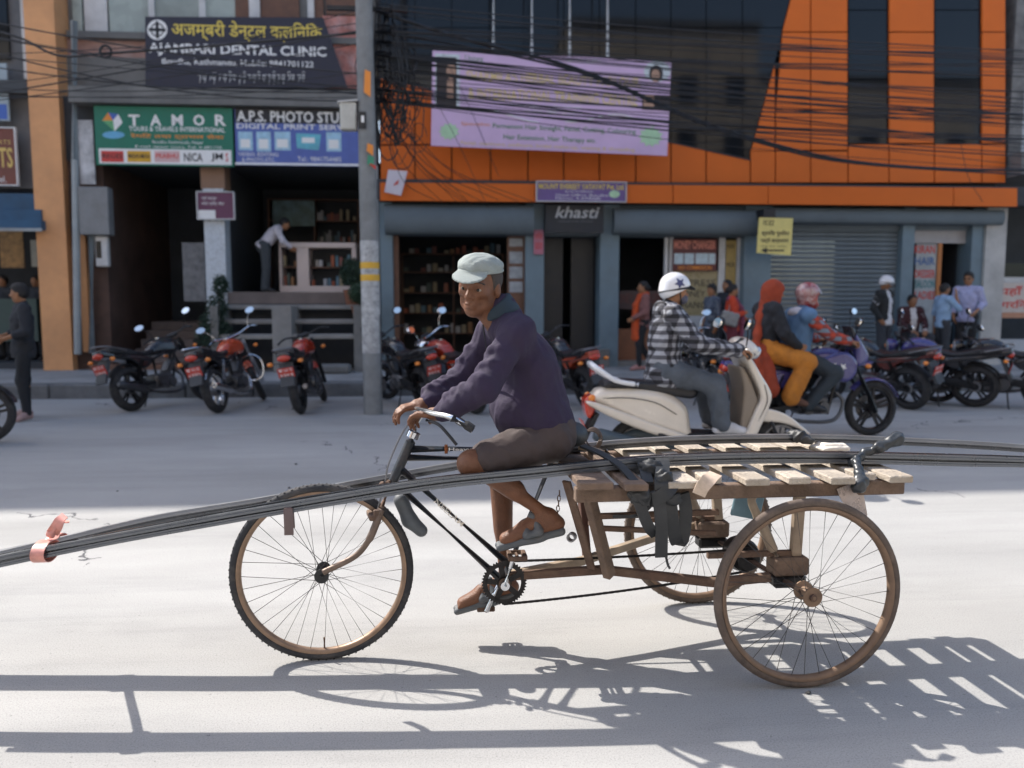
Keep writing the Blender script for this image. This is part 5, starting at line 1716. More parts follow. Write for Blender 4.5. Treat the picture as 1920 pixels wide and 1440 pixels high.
# cranks, chain ring, pedals
cr_o = -.06
ring = MB()
x_, y_ = TE, Vector((0, 0, 1))
ringc = BBp - TN * .03
nt = 44
V, Fq = [], []
for i in range(nt * 2):
    a = PI * i / nt
    for rr in (.092 if i % 2 else .084, .068):
        for th in (-.002, .002):
            V.append(ringc + TN * th + x_ * math.cos(a) * rr + y_ * math.sin(a) * rr)
n2 = nt * 2
for i in range(n2):
    j = (i + 1) % n2
    a, b = i * 4, j * 4
    Fq += [(a, b, b + 2, a + 2), (a + 1, a + 3, b + 3, b + 1), (a, a + 1, b + 1, b), (a + 2, b + 2, b + 3, a + 3)]
ring.add(V, Fq)
for i in range(5):
    a = 2 * PI * i / 5 + .5
    dv = x_ * math.cos(a) + y_ * math.sin(a)
    ring.bar(ringc + dv * .015, ringc + dv * .075, .022, .004, TN)
ring.lathe([(0, -.004), (.03, -.004), (.03, .004), (0, .004)], ringc, TN, 18)
ring.build('chain_ring', m_chain, TRI, True)
pn, pf = T(966, 1033, cr_o), T(912, 1146, .06)
for nm, p, o_ in (('n', pn, cr_o), ('f', pf, .06)):
    b0 = BBp + TN * o_
    ck = MB().tube([b0, b0.lerp(p, .5), p], [.014, .009, .011], 10)
    ck.lathe([(0, -.012), (.018, -.012), (.018, .012), (0, .012)], b0, TN, 14)
    ck.build('crank_arm', m_chrome, TRI, True, True)
    oo = -1 if o_ < 0 else 1
    pe = MB().cyl(p, p + TN * oo * .10, .007, 8)
    for q in (-.028, .028):
        pe.bar(p + TE * q + TN * oo * .015, p + TE * q + TN * oo * .10, .018, .020, bev=.003)
    pe.bar(p - TE * .03 + TN * oo * .018, p + TE * .03 + TN * oo * .018, .006, .018)
    pe.bar(p - TE * .03 + TN * oo * .10, p + TE * .03 + TN * oo * .10, .006, .018)
    pe.build('pedal', m_rust, TRI, True)
# axle, sprocket, chain
zA = .355
MB().cyl(near_c - TN * .05, far_c + TN * .05, .013, 12).build('axle', m_rust, TRI, True, True)
spr = Vector(((near_c + far_c) / 2))
sc_ = spr - TN * .03
MB().lathe([(0, -.006), (.045, -.006), (.05, 0), (.045, .006), (0, .006)], sc_, TN, 22).build('sprocket', m_chain, TRI, True, True)
MB().lathe([(0, -.05), (.062, -.05), (.07, -.03), (.07, .03), (.062, .05), (0, .05)], spr + TN * .06, TN, 22).build('differential_drum', m_chain, TRI, True, True)
def chain_run(a, b, sag):
    a, b = Vector(a), Vector(b)
    n = int((b - a).length / .0127)
    mb = MB()
    for i in range(n):
        t0, t1 = i / n, (i + 1) / n
        p, q = a.lerp(b, t0), a.lerp(b, t1)
        p.z -= sag * 4 * t0 * (1 - t0); q.z -= sag * 4 * t1 * (1 - t1)
        mb.bar(p, q, .003 if i % 2 else .006, .009)
        mb.cyl(p - TN * .004, p + TN * .004, .0045, 6)
    tag(mb.build('drive_chain', m_chain, TRI, True), kind='stuff')
chain_run(ringc + Vector((0, 0, .088)), sc_ + Vector((0, 0, .047)), .006)
chain_run(ringc - Vector((0, 0, .088)), sc_ - Vector((0, 0, .047)), .012)
# chassis beams
def beam(pts, w, h, m, nm):
    mb = MB()
    P = [T(*p) if len(p) == 3 else p for p in pts]
    for i in range(len(P) - 1):
        mb.bar(P[i], P[i + 1] + (P[i + 1] - P[i]).normalized() * w * .3, w, h, bev=.003)
    return mb.build(nm, m, TRI, True)
nearA, farA = near_c + TN * .12, far_c - TN * .12
beam([(955, 1080, 0), (1130, 1068, -.10), (1340, 1092, -.24), (1440, 1082, -.28)], .032, .032, m_rust, 'chassis_beam')
beam([(955, 1078, .01), (1090, 1052, .10), (1250, 1000, .27), (1300, 985, .30)], .032, .032, m_pale_steel, 'chassis_beam')
def PZ(px, py, off): return T(px, py, off)
beam([(1062, 902, -.22), (1108, 1062, -.12)], .04, .012, m_rust, 'support_strut')
beam([(1098, 905, -.26), (1142, 1076, -.16)], .035, .045, m_dwood, 'support_post')
beam([(1088, 900, .24), (1100, 1040, .12)], .03, .045, mat('dark_red_steel', (.10, .045, .03), .7, var=.3), 'support_post')
beam([(1120, 968, -.22), (1345, 960, -.26)], .02, .022, m_rust, 'side_rail')
beam([(1118, 990, -.2), (1340, 1000, -.25)], .018, .02, m_rust, 'side_rail')
beam([(1118, 985, -.2), (1105, 980, .2)], .02, .02, m_rust, 'cross_rail')
# platform: rails, slats
zP = T(1440, 902, -.40).z
rail0, rail1 = TU(1088, 905, -.34)[0], TU(1690, 905, -.34)[0]
for off, m in ((-.34, m_dwood), (.34, m_dwood)):
    MB().bar(C(rail0 - .02, off, zP - .045), C(rail1, off, zP - .045), .05, .052, bev=.004).build('platform_rail', m, TRI, True)
rs = random.Random(11)
slats = [(1086, 1150, .0, m_dwood), (1168, 1212, .03, m_dwood), (1252, 1313, .0, m_lwood), (1326, 1362, -.06, m_lwood), (1399, 1445, .0, m_lwood), (1482, 1524, -.01, m_lwood), (1556, 1602, .0, m_lwood), (1618, 1652, -.05, m_lwood), (1668, 1712, .0, m_lwood)]
for (x0, x1, ex, m) in slats:
    u0, u1 = TU(x0, 900, -.42)[0], TU(x1, 900, -.42)[0]
    uc, w = (u0 + u1) / 2, (u1 - u0)
    sk = rs.uniform(-.015, .015)
    MB().bar(C(uc, -.42 - ex - rs.uniform(0, .02), zP + rs.uniform(-.003, .003)), C(uc + sk, .41 + rs.uniform(-.03, .02), zP + rs.uniform(-.003, .003)), w, .026, bev=.004).build('platform_slat', m, TRI, True)
# axle supports on both sides
for off, uo in ((-.26, near_c), (.26, far_c)):
    ua = (uo - F0).dot(TE)
    blk = MB().box(C(ua, off, zA + .055), (.14, .085, .07), (0, 0, TH), .008)
    blk.build('axle_block', m_dwood, TRI, True)
    MB().box(C(ua, off, zA - .005), (.13, .07, .05), (0, 0, TH), .01).build('axle_bearing', m_chain, TRI, True)
    MB().bar(C(ua + .03, off, zA + .09), C(ua + .02, off * 1.15, zP - .07), .032, .04, TE, .004).build('axle_post', m_pale_steel, TRI, True)
    mb = MB().tube(bez([C(ua - .05, off, zA + .09), C(ua - .10, off, zA + .20), C(ua - .15, off, zA + .30), C(ua - .15, off * 1.1, zP - .07)], 5), [.02] * 8 + [.016] * 8, 10)
    mb.build('axle_strut', m_pale_steel, TRI, True, True)
    MB().bar(C(ua - .32, off, zA + .10), C(ua + .05, off, zA + .10), .02, .02).build('spring_plate', m_rust, TRI, True)
ua = (near_c - F0).dot(TE)
MB().box(C(ua - .13, -.18, zP - .13), (.12, .012, .13), (0, R(12), TH), .004).build('blue_plate', mat('faded_blue_sheet', (.16, .27, .33), .6, var=.2, scale=12), TRI, True)
# small hanging bits
def ribbon(pts, w, th, m, nm, parent, side=TN):
    mb = MB()
    P = bez(pts, 5)
    vs, fs = [], []
    for i, p in enumerate(P):
        d = (P[min(i + 1, len(P) - 1)] - P[max(0, i - 1)]).normalized()
        s = Vector(side) - d * Vector(side).dot(d)
        s.normalize()
        nn = d.cross(s)
        for a, b in ((-1, -1), (1, -1), (1, 1), (-1, 1)):
            vs.append(p + s * a * w / 2 + nn * b * th / 2)
    for i in range(len(P) - 1):
        for j in range(4):
            fs.append((i * 4 + j, i * 4 + (j + 1) % 4, (i + 1) * 4 + (j + 1) % 4, (i + 1) * 4 + j))
    fs += [(3, 2, 1, 0), tuple((len(P) - 1) * 4 + j for j in range(4))]
    return mb.add(vs, fs).build(nm, m, parent, True, True)
lk = MB()
for i in range(9):
    p = T(1049 - i * .9, 925 + i * 9.5, -.12)
    a = TE if i % 2 else TN
    pts = [p + a * math.cos(t) * .006 + Vector((0, 0, math.sin(t) * .012)) for t in [2 * PI * k / 10 for k in range(10)]]
    lk.tube(pts, .0022, 5, closed=True)
tag(lk.build('hanging_chain', m_rust, TRI, True), kind='stuff')
MB().lathe([(.012, -.014), (.018, -.014), (.018, .014), (.012, .014)], T(1072, 1007, -.1), TN * .8 + TE * .4, 18, closed=True).build('loose_ring', m_alloy, TRI, True, True)
fl = Solid(.008)
for a, b, ra, rb in (((752, 938), (768, 975), .03, .028), ((768, 975), (790, 995), .03, .026)):
    fl.cap(tl(T(*a, .06)), tl(T(*b, .06)), ra, rb, .02)
fl.build('mud_flap', mat('grey_rubber_flap', (.10, .115, .13), .6, var=.2, scale=20, dirt=.4), TRI)

# ---------------------------------------------------------------- the load: long steel sections in two bundles
m_rod = mat('steel_section', (.09, .095, .105), .25, metal=.8, var=.12, scale=5, dirt=.15, dirtcol=(.16, .14, .13))
G_ROD = 'long steel sections tied on the tricycle'
RODM = [m_rod, mat('light_steel_section', (.24, .25, .27), .36, metal=.6, var=.12, scale=5), mat('mid_steel_section', (.15, .16, .175), .3, metal=.7, var=.12, scale=5)]
def rod(pts, w, h, label):
    P = bez(pts, 8)
    c = P[len(P) // 2]
    mb = MB()
    vs, fs = [], []
    for i, p in enumerate(P):
        d = (P[min(i + 1, len(P) - 1)] - P[max(0, i - 1)]).normalized()
        s = d.cross(Vector((0, 0, 1))).normalized()
        u = s.cross(d)
        for a, b in ((-1, -1), (1, -1), (1, .1), (.72, .25), (.72, 1), (-1, 1)):   # an L-lipped section
            vs.append(p + s * a * w / 2 + u * b * h / 2 - c)
    k = 6
    for i in range(len(P) - 1):
        for j in range(k):
            fs.append((i * k + j, i * k + (j + 1) % k, (i + 1) * k + (j + 1) % k, (i + 1) * k + j))
    fs += [tuple(range(k))[::-1], tuple((len(P) - 1) * k + j for j in range(k))]
    o = mb.add(vs, fs).build('steel_section', rr_.choice(RODM), None, False, True, tuple(c))
    tag(o, label, 'steel bar', G_ROD)
    return o
near_px = [(-160, 1092), (0, 1052), (200, 1012), (400, 975), (540, 950), (800, 908), (1000, 886), (1200, 866), (1400, 858), (1600, 858), (1800, 863), (1960, 868), (2250, 885)]
far_px = [(-160, 1078), (0, 1040), (120, 1014), (300, 972), (500, 938), (700, 901), (850, 874), (1050, 843), (1250, 826), (1500, 821), (1700, 827), (1920, 840), (2250, 868)]
rr_ = random.Random(21)
def bundle(pxs, off, cols, rows, label):
    for i in range(cols):
        for j in range(rows):
            pts = []
            stag = rr_.uniform(-.006, .007)
            fan = rr_.uniform(-.005, .005)
            for k, (x, y) in enumerate(pxs):
                sp = .0225 + .004 * max(0, 1 - x / 900.0) + .006 * max(0, (x - 1500) / 800)
                p = T(x, y, off + (i - (cols - 1) / 2) * sp + fan * (1 - abs(x - 1000) / 1400))
                p.z += (j - (rows - 1) / 2) * .019 + rr_.uniform(-.0015, .0015) + stag + (.002 * rr_.random() if x < 600 else 0)
                pts.append(p)
            pts[0] = pts[0] + (pts[1] - pts[0]) * rr_.uniform(-.1, .4)
            rod(pts, .021, .016, label)
bundle(near_px, -.215, 4, 2, 'grey steel section in the bundle on the camera side of the rider')
bundle(far_px, .165, 4, 2, 'grey steel section in the bundle beyond the rider')
# ties
m_pink = mat('pink_plastic', (.78, .36, .30), .35, var=.25, scale=18, trans=.25)
t = empty('plastic_tie', T(88, 1035, -.215), 0, 'pink plastic strip knotted round the front of the steel sections', 'tie')
def loop(cen, a, b, w, th, m, nm, parent, ax1, ax2, side):
    return ribbon([cen + ax1 * math.cos(q) * a + ax2 * math.sin(q) * b for q in [2 * PI * k / 14 for k in range(15)]], w, th, m, nm, parent, side)
UPV = Vector((0, 0, 1))
loop(T(85, 1033, -.215), .064, .035, .045, .003, m_pink, 'band', t, TN, UPV, TE)
loop(T(105, 1018, .165), .064, .035, .04, .003, m_pink, 'band', t, TN, UPV, TE)
ribbon([T(86, 1015, -.19), T(95, 1012, -.05), T(102, 1008, .1), T(104, 1000, .17)], .03, .004, m_pink, 'cross_strip', t, TE)
kn = Solid(.006)
kc = T(95, 1002, -.2)
kn.ell(kc - t.location, (.016, .014, .014)).cap(kc - t.location, T(106, 988, -.2) - t.location, .006, .009, .01)
kn.wrinkle(.002, 70)
kn.build('knot', m_pink, t)
ribbon([T(98, 1000, -.2), T(106, 988, -.205), T(112, 976, -.2), T(122, 966, -.19)], .04, .003, m_pink, 'loose_end', t, (TE + UPV * .4).normalized())
ribbon([T(97, 1002, -.2), T(104, 992, -.18), T(114, 980, -.17), T(130, 978, -.16)], .025, .003, m_pink, 'loose_end', t, TN)
t = empty('rubber_strip', T(540, 955, -.215), 0, 'brown rubber strip hung over the steel sections by the front wheel', 'strap')
ribbon([T(540, 954, -.265), T(541, 975, -.275), T(542, 1003, -.275)], .032, .006, mat('brown_rubber', (.12, .085, .08), .6, var=.2), 'strip', t, TE)
ribbon([T(540, 954, -.265), T(541, 945, -.215), T(543, 950, -.16), T(546, 990, -.155)], .028, .006, mat('brown_rubber', (.12, .085, .08), .6, var=.2), 'strip', t, TE)
# black inner tube lashing at the front of the platform
t = empty('inner_tube_lashing', C(rail0 + .2, -.4, zP), 0, 'black inner tube straps lashing the steel sections to the platform front', 'strap')
def rb(pts, w=.035, th=.008, nm='strap', side=TE):
    return ribbon([T(*p) for p in pts], w, th, m_inner, nm, t, side)
rb([(1092, 836, -.1), (1130, 852, -.2), (1165, 875, -.29), (1192, 905, -.40), (1205, 915, -.41)], .03)
rb([(1172, 862, -.14), (1200, 862, -.22), (1208, 880, -.31), (1215, 905, -.40)], .04)
rb([(1215, 862, -.14), (1236, 858, -.22), (1243, 868, -.30), (1240, 900, -.41), (1238, 930, -.42), (1225, 950, -.40)], .05)
rb([(1185, 915, -.41), (1205, 930, -.42), (1222, 935, -.42), (1250, 922, -.42), (1262, 905, -.40)], .05, .02)
rb([(1235, 930, -.42), (1240, 985, -.42), (1240, 1045, -.42)], .045, .006)
rb([(1195, 935, -.42), (1215, 985, -.42), (1230, 1003, -.40)], .04)
rb([(1255, 925, -.41), (1262, 985, -.40), (1268, 1015, -.38), (1280, 1010, -.36), (1286, 960, -.36), (1280, 925, -.38)], .045, .012)
rb([(1225, 940, -.40), (1205, 960, -.34), (1190, 968, -.28), (1150, 968, -.24)], .018, .012)
rb([(1248, 1040, -.41), (1252, 1058, -.41), (1256, 1066, -.41)], .008, .006)
lm = Solid(.008)
for (x, y, o_, r_) in ((1222, 880, -.31, .045), (1245, 895, -.40, .035), (1200, 930, -.41, .04), (1262, 935, -.41, .03)):
    lm.ell(np.array(T(x, y, o_) - t.location), (r_, r_ * .7, r_ * .8), k=.02)
lm.wrinkle(.006, 60)
lm.build('knotted_tube', m_inner, t)
# black plastic knot at the back of the platform
t = empty('plastic_lashing', T(1630, 880, -.36), 0, 'black plastic sheet knotted round the steel sections at the platform rear', 'strap')
lm = Solid(.007)
def q_(x, y, o_): return np.array(T(x, y, o_) - t.location)
lm.cap(q_(1606, 862, -.30), q_(1616, 905, -.40), .016, .022, .02).cap(q_(1600, 868, -.26), q_(1622, 848, -.24), .022, .016, .02)
lm.cap(q_(1622, 850, -.24), q_(1650, 838, -.26), .012, .018, .02).cap(q_(1650, 838, -.26), q_(1684, 822, -.26), .018, .026, .02)
lm.cap(q_(1612, 905, -.40), q_(1608, 915, -.41), .026, .024, .02)
lm.wrinkle(.003, 45, 2)
lm.build('knotted_sheet', mat('black_plastic_sheet', (.03, .034, .038), .35, var=.2, scale=20), t)
t = empty('far_lashing', T(1500, 822, .165), 0, 'black strap knotted round the far steel sections on the platform', 'strap')
lm = Solid(.007)
lm.cap(q_(1485, 815, .165), q_(1500, 818, .1), .022, .026, .02).cap(q_(1500, 818, .1), q_(1522, 828, .06), .018, .014, .02)
lm.wrinkle(.004, 60)
lm.build('knot', m_inner, t)
# cloth on the slats and torn bag under them
t = empty('folded_cloth', C(TU(1556, 840, .1)[0], .1, zP), TH, 'folded white cloth lying on the platform slats', 'cloth')
Solid(.006).box((0, 0, .024), (.07, .05, .010), rotm(0, 0, .2), .009).box((.01, .005, .037), (.055, .035, .007), rotm(0, .05, .1), .006).wrinkle(.0015, 40).build('cloth', mat('white_cloth', (.62, .56, .48), .85, var=.12, scale=20), t)
m_bag = mat('torn_clear_plastic', (.62, .52, .47), .3, var=.2, scale=20, trans=.35)
t = empty('torn_plastic', T(1600, 918, -.36), 0, 'torn clear plastic bag hanging under the platform rear', 'plastic bag')
ribbon([T(1582, 912, -.37), T(1590, 930, -.38), T(1606, 948, -.38), T(1612, 975, -.38)], .06, .003, m_bag, 'shred', t, TE)
ribbon([T(1610, 912, -.36), T(1612, 935, -.36), T(1618, 968, -.36)], .035, .003, m_bag, 'shred', t, TE)
t = empty('torn_wrapper', T(1335, 905, -.43), 0, 'scrap of pale wrapping caught between the platform slats', 'plastic')
ribbon([T(1342, 888, -.40), T(1330, 898, -.43), T(1318, 912, -.44), T(1310, 928, -.44)], .05, .003, mat('pale_wrap', (.55, .43, .33), .5, var=.2, scale=30), 'scrap', t, TE)
# coil of wire behind the saddle
t = empty('wire_coil', T(1105, 825, 0), 0, 'coil of brown wire hung behind the saddle', 'wire')
cw = MB()
for k in range(4):
    cc = T(1106 + k * 2.5, 824 - k, -.02 + k * .012)
    tilt = Vector((0, 0, 1)).lerp(TN, .12 * k - .1).normalized()
    ax2 = (TE + TN * (.25 - .2 * k)).normalized()
    cw.tube([cc + ax2 * math.cos(q) * (.042 - .003 * k) + tilt * math.sin(q) * (.036 + .002 * k) for q in [2 * PI * j / 26 for j in range(26)]], .0035, 6, closed=True)
tag(cw.build('wire', mat('brown_wire', (.10, .07, .055), .5, var=.2), t, True, True), kind='stuff')
ribbon([T(1085, 838, -.02), T(1110, 842, -.04), T(1130, 848, -.1)], .02, .014, m_pale_steel, 'wire_tail', t, TE)
# ---------------------------------------------------------------- people
def v3(p): return np.array(p, float)
def unit(v):
    v = np.array(v, float)
    return v / max(1e-9, np.linalg.norm(v))
def head_frame(yaw, pitch=0.0, roll=0.0):
    """columns: forward, left, up; pitch > 0 looks down"""
    return np.array((Matrix.Rotation(yaw, 3, 'Z') @ Matrix.Rotation(pitch, 3, 'Y') @ Matrix.Rotation(roll, 3, 'X')))
def head_prims(S, c, H, k=1.0):
    P = lambda x, y, z: c + H @ (np.array((x, y, z)) * k)
    E = lambda p, r, kk=.015, op='+': S.ell(P(*p), np.array(r) * k, H, kk, op)
    E((-.012, 0, .035), (.094, .074, .085))
    E((.018, 0, -.030), (.068, .060, .078), .03)
    E((.052, 0, -.086), (.024, .027, .020), .02)
    for s in (-1, 1):
        E((.052, s * .038, -.012), (.022, .020, .020), .02)
        E((.010, s * .050, -.055), (.030, .014, .030), .02)
    E((.070, 0, .030), (.018, .046, .011), .015)
    S.cap(P(.080, 0, .018), P(.105, 0, -.020), .008 * k, .012 * k, .010)
    for s in (-1, 1):
        E((.092, s * .012, -.026), (.011, .008, .008), .006)
        E((.093, s * .031, .006), (.015, .018, .010), .010, '-')
        E((-.004, s * .077, -.004), (.019, .009, .031), .006)
    for s in (-1, 1):                                     # eyelids
        S.cap(P(.084, s * .019, .0125), P(.074, s * .046, .0115), .0055 * k, .005 * k, .003)
        S.cap(P(.083, s * .020, -.0035), P(.073, s * .045, -.002), .0048 * k, .0045 * k, .003)
    E((.082, 0, -.053), (.011, .024, .006), .006)
    E((.080, 0, -.064), (.011, .021, .007), .006)
    E((.090, 0, -.0585), (.010, .026, .0022), .003, '-')
def eyes(parent, c, H, k=1.0, world=False):
    P = lambda x, y, z: Vector(c + H @ (np.array((x, y, z)) * k))
    for s in (-1, 1):
        e = MB().ball(P(.0715, s * .031, .006), .0125 * k, 12, 8).build('eye', mat('eye_white', (.30, .25, .21), .2, var=0), parent, smooth=True)
        f = P(.0825, s * .031, .005)
        MB().ball(f, .0062 * k, 10, 6).build('iris', mat('dark_iris', (.012, .008, .006), .1, var=0), e, smooth=True)
def brows(parent, c, H, m, k=1.0):
    P = lambda x, y, z: Vector(c + H @ (np.array((x, y, z)) * k))
    for s in (-1, 1):
        MB().tube([P(.088, s * .014, .027), P(.083, s * .033, .033), P(.068, s * .052, .026)], [.004 * k, .005 * k, .003 * k], 6).build('eyebrow', m, parent, smooth=True)
def hand_prims(S, w, d, n, side, curl=.35, k=1.0, spread=.06, thumb=1.0, per=None):
    """w wrist, d finger direction, n the way the palm faces, side the thumb's side"""
    d, n = unit(d), unit(n)
    n = unit(n - d * (n @ d))
    t = np.cross(d, n) * side
    P = lambda a, b, c: w + (d * a + t * b + n * c) * k
    S.cap(P(-.02, 0, 0), P(.03, 0, 0), .024 * k, .026 * k, .01)
    for b in (-.027, -.009, .009, .027):
        S.cap(P(.02, b * .7, 0), P(.082, b, 0), .015 * k, .0125 * k, .008)
    for i, (b, L) in enumerate(((.029, .070), (.010, .080), (-.010, .074), (-.028, .058))):
        cu = curl if per is None else per[i]
        p = P(.084, b, 0)
        ang = 0.0
        sp = (b / .03) * spread
        for j, f in enumerate((.42, .32, .26)):
            ang += cu * (1.0 if j else .8)
            dv = (d * math.cos(ang) + n * math.sin(ang)) + t * sp * math.cos(ang)
            q = p + unit(dv) * L * f * k
            S.cap(p, q, (.0098 - .0010 * j) * k, (.0092 - .0012 * j) * k, .004)
            p = q
    p = P(.018, .026, .004)
    q = p + unit(d * .55 + t * .75 * thumb + n * .35) * .040 * k
    r_ = q + unit(d * .8 + t * .30 * thumb + n * (.35 + curl * .4)) * .034 * k
    S.cap(p, q, .013 * k, .011 * k, .01)
    S.cap(q, r_, .0108 * k, .0085 * k, .004)
def stand(H=1.66, **ov):
    k = H / 1.72
    J = dict(pelvis=(0, 0, .95), chest=(0, 0, 1.26), neck=(-.012, 0, 1.46), head=(.015, 0, 1.60),
             Lsh=(-.005, .170, 1.41), Rsh=(-.005, -.170, 1.41), Lel=(-.03, .225, 1.13), Rel=(-.03, -.225, 1.13),
             Lwr=(.05, .235, .89), Rwr=(.05, -.235, .89), Lhip=(0, .09, .93), Rhip=(0, -.09, .93),
             Lkn=(.015, .10, .50), Rkn=(.015, -.10, .50), Lan=(-.02, .105, .085), Ran=(-.02, -.105, .085),
             Lto=(.15, .125, .03), Rto=(.15, -.125, .03))
    J = {a: v3(b) * k for a, b in J.items()}
    for a, b in ov.items():
        J[a] = v3(b) * k
    J['k'] = k
    return J
def limb_mid(a, b, t): return a + (b - a) * t
def torso_axes(J):
    left = unit(J['Lsh'] - J['Rsh'])
    up = unit(J['neck'] - J['pelvis'])
    left = unit(left - up * (left @ up))
    return np.stack([np.cross(left, up), left, up], 1)
def torso_prims(S, J, g=0.0, k=1.0, belly=1.0, kk=.05):
    A = torso_axes(J)
    pe, ch, ne = J['pelvis'], J['chest'], J['neck']
    S.ell(pe, np.array((.108 * belly + g, .150 + g, .115 + g)) * k, A, kk)
    S.ell((pe + ch) / 2, np.array((.105 * belly + g, .137 + g, .15 + g)) * k, A, kk)
    S.ell(ch, np.array((.112 + g, .152 + g, .165 + g)) * k, A, kk)
    base = ne - A[:, 2] * .045 * k
    for s in 'LR':
        S.cap(base, J[s + 'sh'], (.050 + g) * k, (.052 + g) * k, kk)
def arm_prims(S, J, s, g=0.0, k=1.0, upto=1.0, kk=.02):
    a, b, c = J[s + 'sh'], J[s + 'el'], J[s + 'wr']
    S.cap(a, b, (.052 + g) * k, (.040 + g) * k, kk)
    if upto > .5:
        t = (upto - .5) * 2
        S.cap(b, limb_mid(b, c, t), (.040 + g) * k, (.040 - .013 * t + g) * k, kk)
def leg_prims(S, J, s, g=0.0, k=1.0, upto=1.0, kk=.025, flare=0.0):
    a, b, c = J[s + 'hip'], J[s + 'kn'], J[s + 'an']
    if upto <= .5:
        t = upto * 2
        S.cap(a, limb_mid(a, b, t), (.086 + g) * k, (.086 - .030 * t + g + flare) * k, kk)
        return
    S.cap(a, b, (.086 + g) * k, (.056 + g) * k, kk)
    t = (upto - .5) * 2
    back = unit(b - (J[s + 'to'] * .5 + c * .5)) * 0
    S.cap(b, limb_mid(b, c, t), (.054 + g) * k, (.054 - .018 * t + g + flare) * k, kk)
    if g < .006:
        fw = unit(J[s + 'to'] - c)
        sh = unit(c - b)
        fw = unit(fw - sh * (fw @ sh))
        S.cap(limb_mid(b, c, .18) - fw * .018 * k, limb_mid(b, c, .52) - fw * .012 * k, .042 * k, .036 * k, .03)
def foot_prims(S, J, s, g=0.0, k=1.0):
    a, t = J[s + 'an'], J[s + 'to']
    d = unit(t - a)
    up = np.array((0, 0, 1.0))
    hd = unit(d - up * (d @ up)) if abs(d[2]) < .9 else d
    heel = a - hd * .035 * k + (t - a) * 0 + np.array((0, 0, -1)) * .03 * k
    S.cap(a, a * .45 + t * .55 + np.array((0, 0, .012)) * k, (.036 + g) * k, (.030 + g) * k, .02)
    S.cap(heel, t, (.032 + g) * k, (.024 + g) * k, .025)
    side = np.cross(hd, up)
    S.cap(a * .35 + t * .65 + side * .014 * k, t + side * .016 * k, (.026 + g) * k, (.020 + g) * k, .02)
    S.cap(a * .35 + t * .65 - side * .014 * k, t - side * .012 * k, (.026 + g) * k, (.021 + g) * k, .02)
SKIN = mat('skin', (.30, .145, .075), .5, var=.10, scale=9, spec=.35)
HAIR = mat('black_hair', (.012, .010, .010), .5, var=.3, scale=40, bump=.6, bscale=160)
def hair_prims(S, c, H, k=1.0, style='short'):
    P = lambda x, y, z: c + H @ (np.array((x, y, z)) * k)
    S.ell(P(-.018, 0, .042), np.array((.100, .083, .090)) * k, H, .01)
    S.ell(P(-.030, 0, .0), np.array((.085, .080, .075)) * k, H, .02)
    S.plane(P(.052, 0, .055), H @ np.array((1, 0, -.75)))
    S.plane(P(-.02, 0, -.045), H @ np.array((.55, 0, -1)))
    if style == 'bun':
        S.ell(P(-.115, 0, -.005), np.array((.045, .05, .05)) * k, H, .015)
    if style == 'thick':
        S.ell(P(-.005, 0, .085), np.array((.085, .075, .050)) * k, H, .03)
def helmet(parent, c, H, m, k=1.0, full=False, peak=None, star=False, vis=None):
    P = lambda x, y, z: c + H @ (np.array((x, y, z)) * k)
    S = Solid(.008)
    S.ell(P(-.008, 0, .045), np.array((.128, .108, .112)) * k, H, .01)
    if full:
        S.ell(P(.015, 0, -.045), np.array((.115, .098, .085)) * k, H, .03)
        S.box(P(.115, 0, -.002), np.array((.05, .085, .042)) * k, H, .02, .01, '-')
        S.ell(P(0, 0, -.04), np.array((.085, .075, .10)) * k, H, .01, '-')
    else:
        S.ell(P(-.03, 0, -.01), np.array((.105, .104, .075)) * k, H, .03)
        S.plane(P(.06, 0, .022), H @ np.array((.62, 0, -1)))
    o = S.build('helmet', m, parent)
    if not full:
        b = MB()
        ring = [Vector(P(-.008 + .128 * math.cos(a) * .985, .108 * math.sin(a) * .985, .045 - .03 + .035 * math.cos(a))) for a in [2 * PI * i / 28 for i in range(28)]]
        b.tube(ring, .009 * k, 6, closed=True)
        b.build('helmet_trim', m_rubber, o, smooth=True)
        pk = Solid(.008).ell(P(.115, 0, .045), np.array((.05, .085, .012)) * k, H @ rotm(0, R(18), 0), .005)
        pk.build('helmet_peak', peak or m_rubber, o)
        for s in (-1, 1):
            MB().tube([Vector(P(.01, s * .098, .0)), Vector(P(.035, s * .075, -.07)), Vector(P(.055, s * .02, -.105))], .006 * k, 6).build('chin_strap', m_rubber, o)
    if vis is not None:
        vs = Solid(.008).ell(P(.004, 0, .035), np.array((.134, .112, .10)) * k, H, .01)
        vs.plane(P(.075, 0, .02), H @ np.array((-1, 0, .1)))
        vs.plane(P(.0, 0, vis[0]), H @ np.array((0, 0, -1)))
        vs.plane(P(.0, 0, vis[1]), H @ np.array((0, 0, 1)))
        vs.build('visor', mat('smoky_visor', (.30, .31, .34), .12, var=.05, spec=.7), o)
    if star:
        for s in (-1, 1):
            V = []
            for i in range(10):
                a = 2 * PI * i / 10 + .3
                r_ = .05 * (1 if i % 2 else .45)
                x, z = .0 + r_ * math.cos(a), .065 + r_ * math.sin(a)
                y = .1085 * math.sqrt(max(0, 1 - ((x + .008) / .128) ** 2 - ((z - .045) / .112) ** 2)) + .003
                V.append(P(x, s * y, z))
            mesh_obj('star_decal', V, [tuple(range(10))], mat('blue_decal', (.05, .06, .16), .4, var=0), o)
    return o
